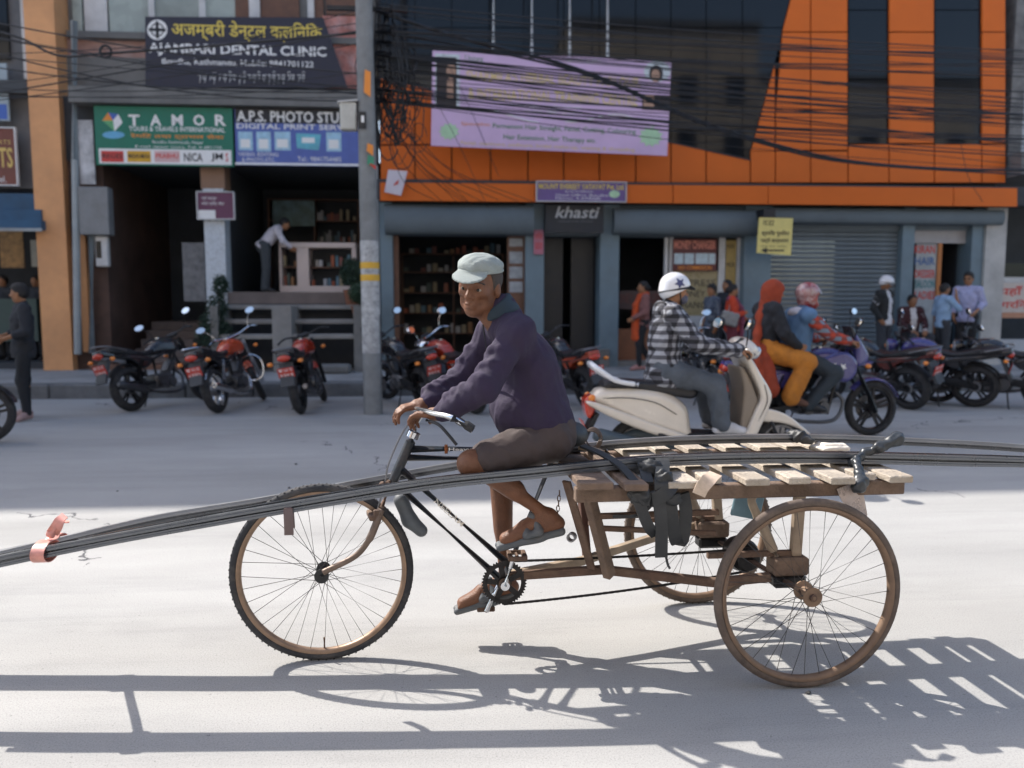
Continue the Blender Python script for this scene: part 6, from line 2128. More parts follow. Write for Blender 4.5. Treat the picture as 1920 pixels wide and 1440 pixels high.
def person(name, label, loc, rz, J, hy=0.0, hp=0.0, hr=0.0, top=None, top_g=.016, sleeve=1.0, hem=.10, bottom=None, bot_g=.014, leg=1.0, flare=0.0, shoes=None, shoe_m=None,
           hair='short', group=None, vox=.011, belly=1.0, Lhand=None, Rhand=None, curl=.4, skirt=None, collar=None, rot=None, wr=.004, skin=None, bare_head=True, face=True, headk=1.0, top_cut=None):
    root = empty(name, loc, rz, label, 'person', group, rot=rot)
    k = J.get('k', 1.0)
    H = head_frame(hy, hp, hr)
    sk = skin or SKIN
    B = Solid(vox)
    torso_prims(B, J, -.006, k, belly)
    for s in 'LR':
        arm_prims(B, J, s, -.004, k)
        leg_prims(B, J, s, -.006, k)
        if not shoes: foot_prims(B, J, s, 0, k)
    B.cap(J['neck'] - torso_axes(J)[:, 2] * .04 * k, J['head'] + H @ np.array((-.02, 0, -.055)) * k, .056 * k, .050 * k, .02)
    head_prims(B, J['head'], H, k * headk)
    body_v, body_q = B.mesh()
    parts = [(body_v, body_q)]
    for s, hd in (('L', Lhand), ('R', Rhand)):
        hs = Solid(.0055 if vox > .006 else .0042)
        fw = unit(J[s + 'wr'] - J[s + 'el'])
        dflt = dict(d=fw, n=np.array((0, -1 if s == 'L' else 1, 0)), curl=curl)
        q = dict(dflt, **(hd or {}))
        sd = q.pop('side', None)
        if sd is None: sd = 1 if s == 'L' else -1
        hs.cap(limb_mid(J[s + 'el'], J[s + 'wr'], .55), J[s + 'wr'], .030 * k, .024 * k, .01)
        hand_prims(hs, J[s + 'wr'], q['d'], q['n'], sd, q.get('curl', curl), k * q.get('k', 1.0), per=q.get('per'), thumb=q.get('thumb', 1.0))
        parts.append(hs.mesh())
    V, Q, n = [], [], 0
    for a, b in parts:
        V.append(a); Q.append(b + n); n += len(a)
    body = mesh_obj('body', np.concatenate(V), np.concatenate(Q), sk, root, False, True)
    if face:
        eyes(root, J['head'], H, k * headk)
        brows(root, J['head'], H, HAIR, k * headk)
    A = torso_axes(J)
    if top is not None:
        S = Solid(vox)
        torso_prims(S, J, top_g, k, belly)
        for s in 'LR':
            arm_prims(S, J, s, top_g, k, sleeve)
        dn = J['pelvis'] - A[:, 2] * hem * k
        S.ell(dn * .6 + J['pelvis'] * .4, np.array((.118 * belly + top_g, .155 + top_g, hem * .7 + .04)) * k, A, .05)
        if skirt:
            S.cap(J['pelvis'], skirt[0], .14 * k, skirt[1] * k, .06)
        else:
            S.plane(dn, -A[:, 2])
        S.cap(J['neck'] - A[:, 2] * .03 * k, J['neck'] + A[:, 2] * .012 * k, (.060 + top_g * .6) * k, (.058 + top_g * .3) * k, .02)
        if top_cut: top_cut(S, A)
        S.wrinkle(wr, 15, 1.3, (1, 1, 1.3)).wrinkle(wr * .35, 34, .4)
        S.build('top', top, root)
    if collar is not None:
        c = J['neck'] + A[:, 2] * .0
        ring = [Vector(c + A @ np.array((math.cos(a) * .066 + .004, math.sin(a) * .066, .016 + .018 * -math.cos(a) * .6)) * k) for a in [2 * PI * i / 20 for i in range(20)]]
        MB().tube(ring, .015 * k, 8, closed=True).build('collar', collar, root, smooth=True)
    if bottom is not None:
        S = Solid(vox)
        S.ell(J['pelvis'], np.array((.112 * belly + bot_g, .152 + bot_g, .12 + bot_g)) * k, A, .04)
        for s in 'LR':
            leg_prims(S, J, s, bot_g, k, leg, .03, flare)
        S.wrinkle(wr, 15, 2.1, (1, 1, .6)).wrinkle(wr * .35, 34, .9)
        S.build('trousers' if leg > .6 else 'shorts', bottom, root)
    if shoes:
        for s in 'LR':
            S = Solid(min(vox, .009))
            foot_prims(S, J, s, .006, k)
            S.build('shoe', shoe_m or mat('black_shoe', (.02, .02, .022), .5), root)
    if hair:
        S = Solid(min(vox, .008))
        hair_prims(S, J['head'], H, k * headk, hair)
        S.wrinkle(.0025, 120, .7)
        S.build('hair', HAIR, root)
    return root, J, H, k
# ---------------------------------------------------------------- the man pedalling the tricycle
def rider():
    base = C(TU(1000, 820)[0], 0, 0)
    def L(px, py, off): return np.array(T(px, py, off) - base)
    J = dict(pelvis=L(1022, 806, 0), chest=L(990, 690, -.01), neck=L(942, 590, -.01), head=L(899, 534, -.03),
             Lsh=L(970, 624, -.15), Rsh=L(925, 622, .155), Lel=L(908, 728, -.215), Rel=L(862, 716, .18),
             Lwr=L(824, 776, -.105), Rwr=L(795, 757, .045), Lhip=L(1032, 822, -.085), Rhip=L(1030, 818, .085),
             Lkn=L(886, 868, -.165), Rkn=L(934, 886, .19), Lan=L(1030, 968, -.125), Ran=L(946, 1088, .11),
             Lto=L(948, 1010, -.13), Rto=L(868, 1130, .11), k=.955)
    f = np.array(-TE)
    near = np.array(-TN)
    up = np.array((0, 0, 1.0))
    root = empty('person', base, 0, 'man in pale cap, purple jacket and shorts pedalling the cargo tricycle', 'person')
    k = .955
    H = head_frame(PI + TH + R(62), R(8), R(-7))
    skin = mat('rider_skin', (.15, .064, .033), .5, var=.25, scale=22, spec=.4, bump=.25, bscale=170)
    B = Solid(.0062)
    torso_prims(B, J, -.008, k)
    for s in 'LR':
        arm_prims(B, J, s, -.004, k)
        leg_prims(B, J, s, -.014, k, 1.0, .03)
        foot_prims(B, J, s, -.002, k)
        kn = J[s + 'kn']
        B.ell(kn + unit(kn - J[s + 'hip']) * .012, (.046, .043, .046), None, .03)
    B.cap(J['neck'] - np.array((0, 0, .05)), J['head'] + H @ np.array((-.02, 0, -.055)), .056, .052, .02)
    # lined face: cheeks sunk, stronger brow and nose
    hc, hk = J['head'] - H[:, 2] * .012, 1.0
    head_prims(B, hc, H, hk)
    P = lambda x, y, z: hc + H @ (np.array((x, y, z)) * hk)
    B.ell(P(.070, .040, -.045), (.020, .012, .022), H, .015, '-')
    B.ell(P(.070, -.040, -.045), (.020, .012, .022), H, .015, '-')
    for s in (-1, 1):                                     # folds beside the nose and a down-turned mouth
        B.cap(P(.098, s * .019, -.026), P(.080, s * .036, -.062), .0018, .0018, .006, '-')
        B.cap(P(.094, 0, -.0565), P(.083, s * .027, -.068), .0034, .0030, .003, '-')
        B.cap(P(.083, s * .008, .044), P(.078, s * .036, .046), .0018, .0018, .006, '-')
    B.ell(P(.080, 0, .026), (.016, .040, .010), H, .012)
    # hands folded over the middle of the handlebar
    hand_prims(B, J['Lwr'], unit(L(786, 776, -.07) - J['Lwr']), -up * .9 + f * .1, -1, .62, .98, thumb=.8, per=(.75, .68, .62, .55))
    hand_prims(B, J['Rwr'], unit(L(762, 764, .03) - J['Rwr']), -up + f * .1, 1, .55, .98, thumb=.8, per=(.6, .55, .5, .5))
    for s in 'LR':
        B.cap(limb_mid(J[s + 'el'], J[s + 'wr'], .5), J[s + 'wr'], .034, .026, .01)
    # toes
    for s in 'LR':
        d = unit(J[s + 'to'] - J[s + 'an'])
        sd = np.array(TN)
        for i in range(5):
            p = J[s + 'to'] + sd * (.022 - .011 * i) * (1 if s == 'L' else -1) - d * .004 * i
            B.cap(p, p + unit(d + np.array((0, 0, -.15))) * (.020 - .002 * i), .0095 - .0008 * i, .0085 - .0008 * i, .004)
    B.build('body', skin, root)
    eyes(root, hc, H, hk)
    brows(root, hc, H, mat('grey_brow', (.035, .028, .025), .7), hk)
    # jacket
    A = torso_axes(J)
    m_jack = mat('plum_navy_fleece', (.026, .017, .044), .88, var=.12, scale=20, bump=.25, bscale=260)
    S = Solid(.0068)
    torso_prims(S, J, .015, .91, 1.0)
    for s in 'LR':
        a, b, c = J[s + 'sh'], J[s + 'el'], J[s + 'wr']
        S.cap(a, b, .061, .054, .045)
        S.cap(b, limb_mid(b, c, .80), .055, .045, .02)
        S.cap(limb_mid(b, c, .78), limb_mid(b, c, .93), .041, .036, .008)      # cuff
        for t_, r_ in ((.30, .052), (.52, .050), (.70, .049)):                 # bunched folds of the sleeve
            S.ell(limb_mid(b, c, t_) - up * .006, (.049, .048, .032), None, .012)
    dn = J['pelvis'] + A[:, 2] * .015
    S.ell(J['pelvis'] + A[:, 2] * .06 + A[:, 0] * .02, (.128, .158, .10), A, .05)
    S.ell(L(950, 772, 0), (.060, .12, .085), A, .06)                            # blouson front over the belt
    S.plane(dn - A[:, 2] * .045, -A[:, 2])
    S.cap(J['neck'] - A[:, 2] * .035, J['neck'] + A[:, 2] * .022, .074, .064, .02)
    for s, arm in (('L', -1), ('R', 1)):                  # ridged folds across the sleeves
        a, b, c = J[s + 'sh'], J[s + 'el'], J[s + 'wr']
        for (p0, p1, t_, tw) in ((a, b, .45, .5), (a, b, .72, .8), (a, b, .95, .3), (b, c, .12, .9), (b, c, .34, .5), (b, c, .55, .8), (b, c, .72, .6)):
            ctr = limb_mid(p0, p1, t_)
            ad = unit(p1 - p0)
            o1 = unit(up - ad * (up @ ad))
            o2 = np.cross(ad, o1)
            rr = .052 if p0 is a else .046
            pts = [ctr + (o1 * math.cos(q) + o2 * math.sin(q)) * rr + ad * tw * .05 * math.sin(q * .9) for q in (-1.1, -.5, .1, .7, 1.2)]
            S.chain(pts, [.005, .011, .013, .011, .005], .014)
    S.wrinkle(.0030, 15, .6, (1, 1, 1.2)).wrinkle(.0016, 34, 2.2, (1.4, 1, .7)).wrinkle(.0005, 90, .3)
    S.build('jacket', m_jack, root)
    S2 = Solid(.0068)
    torso_prims(S2, J, .018, .91, 1.0)
    S2.ell(J['pelvis'] + A[:, 2] * .06 + A[:, 0] * .02, (.132, .162, .10), A, .05).ell(L(950, 772, 0), (.063, .123, .085), A, .06)
    S2.plane(dn - A[:, 2] * .052, -A[:, 2]).plane(dn - A[:, 2] * .004, A[:, 2])
    S2.build('waistband', mat('jacket_waistband', (.018, .015, .030), .9, var=.15, scale=40), root)
    m_band = mat('jacket_ribbing', (.028, .024, .045), .9, var=.1, scale=30)
    col = Solid(.006)
    cn = J['neck']
    for i in range(40):
        a = 2 * PI * i / 40
        p = cn + A @ np.array((math.cos(a) * .062 + .002, math.sin(a) * .062, .006))
        q = cn + A @ np.array((math.cos(a) * .057 + .010, math.sin(a) * .057, .042 - .020 * math.cos(a)))
        col.cap(p, q, .011, .008, .012)
    col.build('collar', mat('teal_navy_collar', (.018, .035, .052), .8, var=.15, scale=30), root)
    zp = MB().tube([Vector(cn + A @ np.array((.085, -.01, -.01))), Vector(J['chest'] + A @ np.array((.142, -.005, .08))), Vector(J['chest'] + A @ np.array((.145, 0, -.05)))], .0035, 6)
    zp.build('zip', m_blackmet, root)
    # shorts
    S = Solid(.0068)
    m_short = mat('brown_grey_cotton', (.060, .044, .042), .85, var=.15, scale=16, bump=.2, bscale=220)
    S.ell(J['pelvis'], (.120, .160, .120), A, .04)
    for s in 'LR':
        a, b = J[s + 'hip'], J[s + 'kn']
        S.cap(a, limb_mid(a, b, .80), .092, .070, .035)
        S.plane if False else None
    S.wrinkle(.0032, 20, 3.3, (1, 1, .5)).wrinkle(.0014, 44, 1.2)
    S.build('shorts', m_short, root)
    # cap
    m_cap = mat('pale_cap_cloth', (.25, .285, .275), .85, var=.10, scale=22, bump=.25, bscale=200, dirt=.25, dirtcol=(.33, .33, .30))
    S = Solid(.006)
    P = lambda x, y, z: J['head'] + H @ (np.array((x, y, z)) * .98)
    S.ell(P(-.008, 0, .070), (.101, .086, .046), H, .02)
    S.ell(P(.008, 0, .078), (.076, .070, .040), H, .025)
    S.plane(P(.05, 0, .054), H @ np.array((-.12, 0, -1)))
    S.wrinkle(.0018, 40, 1.1).wrinkle(.0007, 90, 2.0)
    S.build('cap', m_cap, root)
    S = Solid(.005)
    S.ell(P(.098, 0, .047), (.062, .069, .007), H @ rotm(0, R(22), 0), .004)
    S.ell(P(-.008, 0, .060), (.1035, .0865, .017), H, .012)
    S.ell(P(-.014, 0, .030), (.100, .084, .050), H, .004, '-')
    S.build('cap_brim', m_cap, root)
    # cropped grey hair below the cap
    S = Solid(.006)
    S.ell(P(-.016, 0, .024), (.1000, .0800, .088), H, .01)
    S.plane(P(.030, 0, .02), H @ np.array((1, 0, -.25)))
    S.plane(P(-.02, 0, -.034), H @ np.array((.35, 0, -1)))
    S.plane(P(0, 0, .07), H @ np.array((0, 0, 1)))
    S.build('hair', mat('cropped_grey_hair', (.045, .036, .032), .8, var=.35, scale=90), root)
    S = Solid(.006)
    q = J['Lwr'] + unit(L(786, 776, -.07) - J['Lwr']) * .112 - up * .02
    MB().tube([Vector(q + f * math.cos(a) * .0105 + near * math.sin(a) * .0105) for a in [2 * PI * i / 14 for i in range(14)]], .0025, 6, closed=True).build('ring', m_chrome, root)
    # sandals
    m_san = mat('grey_sandal', (.085, .095, .105), .6, var=.15, scale=25, dirt=.3, dirtcol=(.2, .17, .14))
    for s in 'LR':
        a, t = J[s + 'an'], J[s + 'to']
        d = unit(t - a)
        d2 = unit(t + d * .02 - (a - np.array((0, 0, .062)) - f * .045))
        heel = a - np.array((0, 0, .058)) - f * .045
        sole = Solid(.0055)
        toe = t + d2 * .025 - np.array((0, 0, .026))
        sd = np.array(TN)
        for q in (-.018, .018):
            sole.cap(heel + sd * q * .8, toe + sd * q, .017, .015, .02)
        sole.ell((heel + toe) / 2, (.05, .04, .012), None, .02)
        so_ = sole.build('sandal', m_san, root)
        up_ = Solid(.0055)
        mid = a * .45 + t * .55
        up_.cap(mid - sd * .034 - up * .012, mid + up * .026, .014, .012, .012)
        up_.cap(mid + up * .026, mid + sd * .034 - up * .012, .012, .014, .012)
        m2 = a * .80 + t * .20 + f * .01
        up_.cap(m2 - sd * .036 - up * .03, m2 + f * .02 + up * .018, .016, .015, .014)
        up_.cap(m2 + f * .02 + up * .018, m2 + sd * .036 - up * .03, .015, .016, .014)
        up_.cap(m2 - sd * .036 - up * .035, mid - sd * .034 - up * .02, .014, .014, .012)
        up_.cap(m2 + sd * .036 - up * .035, mid + sd * .034 - up * .02, .014, .014, .012)
        up_.build('sandal_strap', m_san, so_)
    # a ring on the left hand
    return root
MAN = rider()
# ---------------------------------------------------------------- the other people
def checks(name, c0, c1, c2, sc, rough=.85):
    m = bpy.data.materials.new(name)
    m.use_nodes = True
    nt = m.node_tree
    b = nt.nodes['Principled BSDF']
    b.inputs['Roughness'].default_value = rough
    N, L = nt.nodes.new, nt.links.new
    tc = N('ShaderNodeTexCoord')
    sx = N('ShaderNodeSeparateXYZ')
    L(tc.outputs['Object'], sx.inputs[0])
    def band(src, s, th):
        a = N('ShaderNodeMath'); a.operation = 'MULTIPLY'; a.inputs[1].default_value = s
        L(src, a.inputs[0])
        f = N('ShaderNodeMath'); f.operation = 'FRACT'
        L(a.outputs[0], f.inputs[0])
        g = N('ShaderNodeMath'); g.operation = 'GREATER_THAN'; g.inputs[1].default_value = th
        L(f.outputs[0], g.inputs[0])
        return g.outputs[0]
    ad = N('ShaderNodeMath'); ad.operation = 'ADD'
    L(sx.outputs[0], ad.inputs[0]); L(sx.outputs[1], ad.inputs[1])
    h, v = band(sx.outputs[2], sc, .5), band(ad.outputs[0], sc * .9, .5)
    s = N('ShaderNodeMath'); s.operation = 'ADD'
    L(h, s.inputs[0]); L(v, s.inputs[1])
    hf = N('ShaderNodeMath'); hf.operation = 'MULTIPLY'; hf.inputs[1].default_value = .5
    L(s.outputs[0], hf.inputs[0])
    r = N('ShaderNodeValToRGB')
    r.color_ramp.interpolation = 'CONSTANT'
    e = r.color_ramp.elements
    e[0].position, e[0].color = 0, (*c0, 1)
    e[1].position, e[1].color = .4, (*c1, 1)
    q = e.new(.9); q.color = (*c2, 1)
    L(hf.outputs[0], r.inputs[0])
    L(r.outputs[0], b.inputs['Base Color'])
    return m
cloth = lambda nm, c, v=.15: mat(nm, c, .85, var=v, scale=12)
m_jean = mat('faded_denim', (.075, .088, .108), .85, var=.3, scale=7, bump=.2, bscale=200)
m_blackc = cloth('black_cotton', (.014, .015, .018))
m_darkc = cloth('charcoal_cloth', (.03, .033, .04))
def at_pave(px, d):
    s = at_d(px, 600, d)[0]
    p = street(s, d, ZW)
    return (p.x, p.y, ZW)
def extra(root, J, H, k): return lambda *a: None
# scooter rider
def on_bike(root_obj):
    return tuple(root_obj.location), root_obj.rotation_euler.z
loc, hz = on_bike(SCOOT)
J = dict(pelvis=v3((.23, 0, .90)), chest=v3((.245, 0, 1.17)), neck=v3((.27, 0, 1.385)), head=v3((.315, 0, 1.515)),
         Lsh=v3((.26, .175, 1.33)), Rsh=v3((.26, -.175, 1.33)), Lel=v3((.42, .27, 1.10)), Rel=v3((.42, -.27, 1.10)),
         Lwr=v3((.735, .31, 1.045)), Rwr=v3((.735, -.31, 1.045)), Lhip=v3((.25, .09, .86)), Rhip=v3((.25, -.09, .86)),
         Lkn=v3((.62, .17, .76)), Rkn=v3((.62, -.17, .76)), Lan=v3((.68, .14, .42)), Ran=v3((.68, -.14, .42)),
         Lto=v3((.86, .15, .38)), Rto=v3((.86, -.15, .38)), k=1.0)
grip = lambda s: dict(d=(1, 0, -.12), n=(0, 0, -1), curl=.85)
r1, J, H, k = person('person', 'scooter rider in black and grey checked shirt, jeans and white half helmet', loc, hz, J, 0, R(6), 0,
    checks('grey_black_checks', (.30, .31, .34), (.075, .075, .09), (.012, .012, .016), 15), .030, 1.0, .16, m_jean, .026, .97, .012, True, cloth('white_trainer', (.5, .5, .52)), 'short', vox=.0095, Lhand=grip(1), Rhand=grip(-1), wr=.006)
helmet(r1, J['head'], H, mat('white_helmet', (.70, .70, .72), .22, var=.05, coat=.6), 1.0, star=True)
S = Solid(.008).ell(J['head'] + H @ np.array((.062, 0, -.055)), (.05, .062, .045), H, .01)
S.build('face_mask', cloth('grey_mask', (.10, .10, .14)), r1)
hd = Solid(.009)
hd.ell(J['neck'] + np.array((-.075, 0, -.03)), (.055, .12, .085), None, .03)
hd.wrinkle(.004, 18)
hd.build('hood', checks('grey_black_checks_hood', (.26, .27, .30), (.07, .07, .08), (.012, .012, .016), 14), r1)
# motorcycle rider
loc, hz = on_bike(MOTO)
J = dict(pelvis=v3((.36, 0, .90)), chest=v3((.41, 0, 1.15)), neck=v3((.455, 0, 1.35)), head=v3((.51, 0, 1.485)),
         Lsh=v3((.43, .18, 1.29)), Rsh=v3((.43, -.18, 1.29)), Lel=v3((.62, .26, 1.10)), Rel=v3((.62, -.26, 1.10)),
         Lwr=v3((.80, .31, 1.035)), Rwr=v3((.80, -.31, 1.035)), Lhip=v3((.38, .10, .87)), Rhip=v3((.38, -.10, .87)),
         Lkn=v3((.74, .20, .70)), Rkn=v3((.74, -.20, .70)), Lan=v3((.46, .17, .37)), Ran=v3((.46, -.17, .37)),
         Lto=v3((.63, .18, .32)), Rto=v3((.63, -.18, .32)), k=1.0)
r2, J, H, k = person('person', 'motorcycle rider in denim vest, red checked sleeves and red patterned helmet', loc, hz, J, 0, R(8), 0,
    checks('red_checks', (.40, .05, .025), (.22, .045, .035), (.16, .20, .25), 12), .022, 1.0, .10, cloth('dark_trousers', (.03, .04, .05)), .022, 1.0, .01, True, None, None, Lhand=grip(1), Rhand=grip(-1), face=False)
vest = Solid(.010)
torso_prims(vest, J, .038, 1.0, 1.08)
A = torso_axes(J)
vest.ell(J['pelvis'] + A[:, 2] * .02, (.16, .19, .12), A, .05)
vest.plane(J['pelvis'] - A[:, 2] * .06, -A[:, 2])
vest.wrinkle(.004, 15)
vest.build('vest', mat('blue_denim_vest', (.085, .16, .27), .85, var=.2, scale=8), r2)
hd = Solid(.009)
hd.ell(J['neck'] + np.array((-.055, 0, -.025)), (.085, .14, .06), None, .03).cap(J['neck'] + np.array((-.02, -.09, -.03)), J['neck'] + np.array((-.02, .09, -.03)), .06, .06, .03)
hd.wrinkle(.004, 18)
hd.build('hood', cloth('white_fleece', (.55, .54, .58)), r2)
m_rh = mat('red_patterned_helmet', (.22, .014, .010), .22, var=.5, scale=9, coat=.6, dirt=.85, dirtcol=(.60, .58, .58))
helmet(r2, J['head'], H, m_rh, 1.04, True, vis=(.045, .105))
# pillion passenger
J = dict(pelvis=v3((.03, 0, .97)), chest=v3((.05, 0, 1.22)), neck=v3((.085, 0, 1.41)), head=v3((.13, 0, 1.53)),
         Lsh=v3((.06, .16, 1.36)), Rsh=v3((.06, -.16, 1.36)), Lel=v3((.12, .22, 1.12)), Rel=v3((.14, -.23, 1.12)),
         Lwr=v3((.28, .19, 1.02)), Rwr=v3((.30, -.20, .99)), Lhip=v3((.04, .09, .93)), Rhip=v3((.04, -.09, .93)),
         Lkn=v3((.40, .22, .83)), Rkn=v3((.40, -.24, .82)), Lan=v3((.22, .20, .45)), Ran=v3((.24, -.21, .45)),
         Lto=v3((.38, .21, .39)), Rto=v3((.40, -.22, .39)), k=.97)
r3, J, H, k = person('person', 'pillion passenger in rust red hooded shawl, black coat and mustard trousers', loc, hz, J, R(-6), R(4), 0,
    cloth('black_coat', (.016, .017, .022)), .030, 1.0, .22, cloth('mustard_cotton', (.46, .165, .02), .2), .040, .98, .02, True, cloth('brown_slipper', (.12, .06, .04)), None, Rhand=dict(d=(1, 0, -.3), n=(0, 1, 0), curl=.5), wr=.005, face=False)
sc = Solid(.009)
m_rust_c = cloth('rust_shawl', (.27, .038, .012), .2)
P = lambda x, y, z: J['head'] + H @ np.array((x, y, z))
sc.ell(P(-.015, 0, .028), (.125, .105, .118), H, .02).ell(P(-.03, 0, -.06), (.10, .10, .10), H, .05)
sc.ell(P(.075, 0, -.005), (.06, .066, .082), H, .015, '-')
sc.cap(J['neck'], J['neck'] + np.array((0, 0, -.05)), .095, .12, .04)
sc.wrinkle(.004, 17)
sc.build('headscarf', m_rust_c, r3)
sc = Solid(.010)
sc.chain([J['neck'] + v3((-.06, 0, .02)), J['neck'] + v3((-.12, -.05, -.12)), J['chest'] + v3((-.15, -.12, -.12)), J['pelvis'] + v3((-.16, -.17, -.02)), J['pelvis'] + v3((-.12, -.2, -.28)), J['pelvis'] + v3((-.10, -.2, -.46))], [.045, .045, .036, .04, .045, .035], .04)
sc.wrinkle(.004, 16)
sc.build('shawl_fall', m_rust_c, r3)
sc = Solid(.011).cap(J['pelvis'] + v3((-.08, -.10, -.04)), J['pelvis'] + v3((-.02, -.18, -.42)), .10, .11, .05)
sc.wrinkle(.004, 16)
sc.build('tunic_skirt', m_rust_c, r3)

# walking woman in the orange scarf
p = at_z(1204, 694, ZW)
J = stand(1.62, Lkn=(.10, .09, .51), Lan=(.08, .10, .09), Lto=(.24, .11, .035), Rkn=(.02, -.09, .50), Ran=(-.22, -.10, .11), Rto=(-.06, -.11, .035), Lel=(.0, .225, 1.13), Lwr=(.22, .20, 1.02), Rel=(-.05, -.22, 1.13))
r_, J, H, k = person('person', 'walking woman in mauve cardigan with long orange scarf before the open money changer bay', tuple(p), PI + ALPHA, J, 0, 0, 0,
    cloth('mauve_knit', (.20, .09, .085)), .018, 1.0, .12, m_blackc, .010, 1.0, 0, True, cloth('pink_shoe', (.4, .2, .18)), 'bun')
m_os = cloth('orange_scarf', (.50, .075, .018), .2)
for s in (-1, 1):
    sf = Solid(.010).chain([J['neck'] + v3((-.05, s * .03, .02)), J['neck'] + v3((.05, s * .07, -.02)), J['chest'] + v3((.135, s * .06, 0)), J['pelvis'] + v3((.14, s * .075, .05)), J['pelvis'] + v3((.13, s * .085, -.30))], [.04, .045, .042, .05, .06], .03)
    sf.wrinkle(.005, 40)
    sf.build('scarf', m_os, r_)
# three at the money changer window
J = stand(1.56)
person('person', 'boy in patterned navy shirt by the money changer window', at_pave(1334, 14.35), PI + R(20), J, R(10), R(4), 0, checks('navy_pattern', (.035, .05, .09), (.07, .09, .13), (.16, .18, .2), 26), .014, .55, .10, m_darkc, .012, 1.0, 0, True, None, 'thick')
J = stand(1.66)
person('person', 'person in dark jacket standing against the white window frame', at_pave(1362, 14.85), PI + R(35), J, R(-10), 0, 0, cloth('dark_jacket', (.02, .022, .03)), .022, 1.0, .12, m_darkc, .012, 1.0, 0, True, None, 'short')
J = stand(1.55, Rel=(.04, -.23, 1.12), Rwr=(.20, -.12, 1.16), Lel=(.04, .23, 1.12), Lwr=(.24, .16, 1.05))
r_, J, H, k = person('person', 'woman in red sweater with mauve shawl and grey shoulder bag', at_pave(1372, 13.9), R(-12), J, R(6), R(10), 0, cloth('red_sweater', (.46, .045, .015)), .024, 1.0, .16, cloth('maroon_cloth', (.12, .02, .03)), .03, 1.0, .02, True, None, 'bun')
sf = Solid(.010).chain([J['Rsh'] + v3((-.06, 0, .03)), J['neck'] + v3((.06, .0, -.04)), J['chest'] + v3((.16, .06, -.02)), J['pelvis'] + v3((.17, .10, .02)), J['pelvis'] + v3((.16, .11, -.40))], [.04, .05, .05, .06, .05], .03)
sf.wrinkle(.006, 36)
sf.build('shawl', cloth('mauve_shawl', (.20, .05, .09)), r_)
bg_ = Solid(.010).box(J['pelvis'] + v3((-.05, -.24, .10)), (.15, .05, .12), rotm(0, R(15), 0), .04)
bg_.cap(J['pelvis'] + v3((-.08, -.2, .2)), J['Rsh'] + v3((0, 0, .05)), .012, .012, .01)
bg_.wrinkle(.005, 30)
bg_.build('shoulder_bag', cloth('grey_bag', (.24, .235, .23)), r_)
# group by the salon
J = stand(1.70, Lel=(-.08, .24, 1.15), Lwr=(.03, .20, .96), Rel=(-.08, -.24, 1.15), Rwr=(.03, -.20, .96))
r_, J, H, k = person('person', 'man in white helmet, black jacket and white shirt before the closed shutter', at_pave(1657, 14.2), R(-52), J, R(20), R(24), 0, cloth('white_tshirt', (.55, .55, .58)), .016, .5, .12, cloth('dark_jeans', (.03, .035, .045)), .014, 1.0, 0, True, None, 'short')
jk = Solid(.011)
torso_prims(jk, J, .030, k)
for s in 'LR': arm_prims(jk, J, s, .022, k, 1.0)
A = torso_axes(J)
jk.plane(J['pelvis'] - A[:, 2] * .02, -A[:, 2])
jk.box(J['chest'] + A @ np.array((.17, 0, -.1)), (.12, .065, .42), A, .02, .02, '-')
jk.wrinkle(.004, 34)
jk.build('jacket', cloth('black_leather', (.016, .018, .02)), r_)
helmet(r_, J['head'], H, mat('white_helmet', (.70, .70, .72), .22, var=.05, coat=.6), 1.0, vis=(.0, .09))
sit = dict(pelvis=(0, 0, .52), chest=(.02, 0, .82), neck=(.03, 0, 1.03), head=(.06, 0, 1.16), Lsh=(.02, .17, .98), Rsh=(.02, -.17, .98), Lel=(.10, .24, .74), Rel=(.10, -.24, .74), Lwr=(.30, .12, .62), Rwr=(.30, -.12, .62),
           Lhip=(.02, .09, .50), Rhip=(.02, -.09, .50), Lkn=(.42, .17, .50), Rkn=(.42, -.17, .50), Lan=(.40, .16, .09), Ran=(.40, -.16, .09), Lto=(.55, .18, .03), Rto=(.55, -.18, .03))
J = {a: v3(b) + v3((0, 0, .10)) for a, b in sit.items()}
for q in ('Lan', 'Ran', 'Lto', 'Rto'): J[q] = J[q] - v3((0, 0, .10))
J['k'] = 1.0
r_, J, H, k = person('person', 'man in maroon jacket and white shirt seated beside the salon door', at_pave(1706, 14.5), -PI / 2 + ALPHA, J, 0, R(6), 0, cloth('white_shirt', (.56, .55, .56)), .014, 1.0, .06, m_darkc, .014, 1.0, 0, True, None, 'short', Lhand=dict(n=(0, 0, -1)), Rhand=dict(n=(0, 0, -1)))
jk = Solid(.011)
torso_prims(jk, J, .028, 1)
for s in 'LR': arm_prims(jk, J, s, .020, 1, .95)
A = torso_axes(J)
jk.plane(J['pelvis'] - A[:, 2] * .02, -A[:, 2])
jk.box(J['chest'] + A @ np.array((.17, 0, -.05)), (.12, .06, .5), A, .02, .02, '-')
jk.wrinkle(.004, 34)
jk.build('jacket', cloth('maroon_jacket', (.055, .018, .022)), r_)
st_ = sroot('low_stool', to_street(Vector(at_pave(1706, 14.5)))[0], 14.5, ZW, 'plain wooden stool under the seated man in maroon', 'stool')
sbox('seat', *[ROOTS[st_.name][0] + q for q in (-.18, .18)], 14.36, 14.68, ZW + .44, ZW + .48, m_wood, st_)
for a in (-.15, .15):
    for b in (14.40, 14.64):
        sbox('leg', ROOTS[st_.name][0] + a - .02, ROOTS[st_.name][0] + a + .02, b - .02, b + .02, ZW, ZW + .44, m_wood, st_)
J = stand(1.58, Rel=(.16, -.24, 1.22), Rwr=(.17, -.13, 1.47))
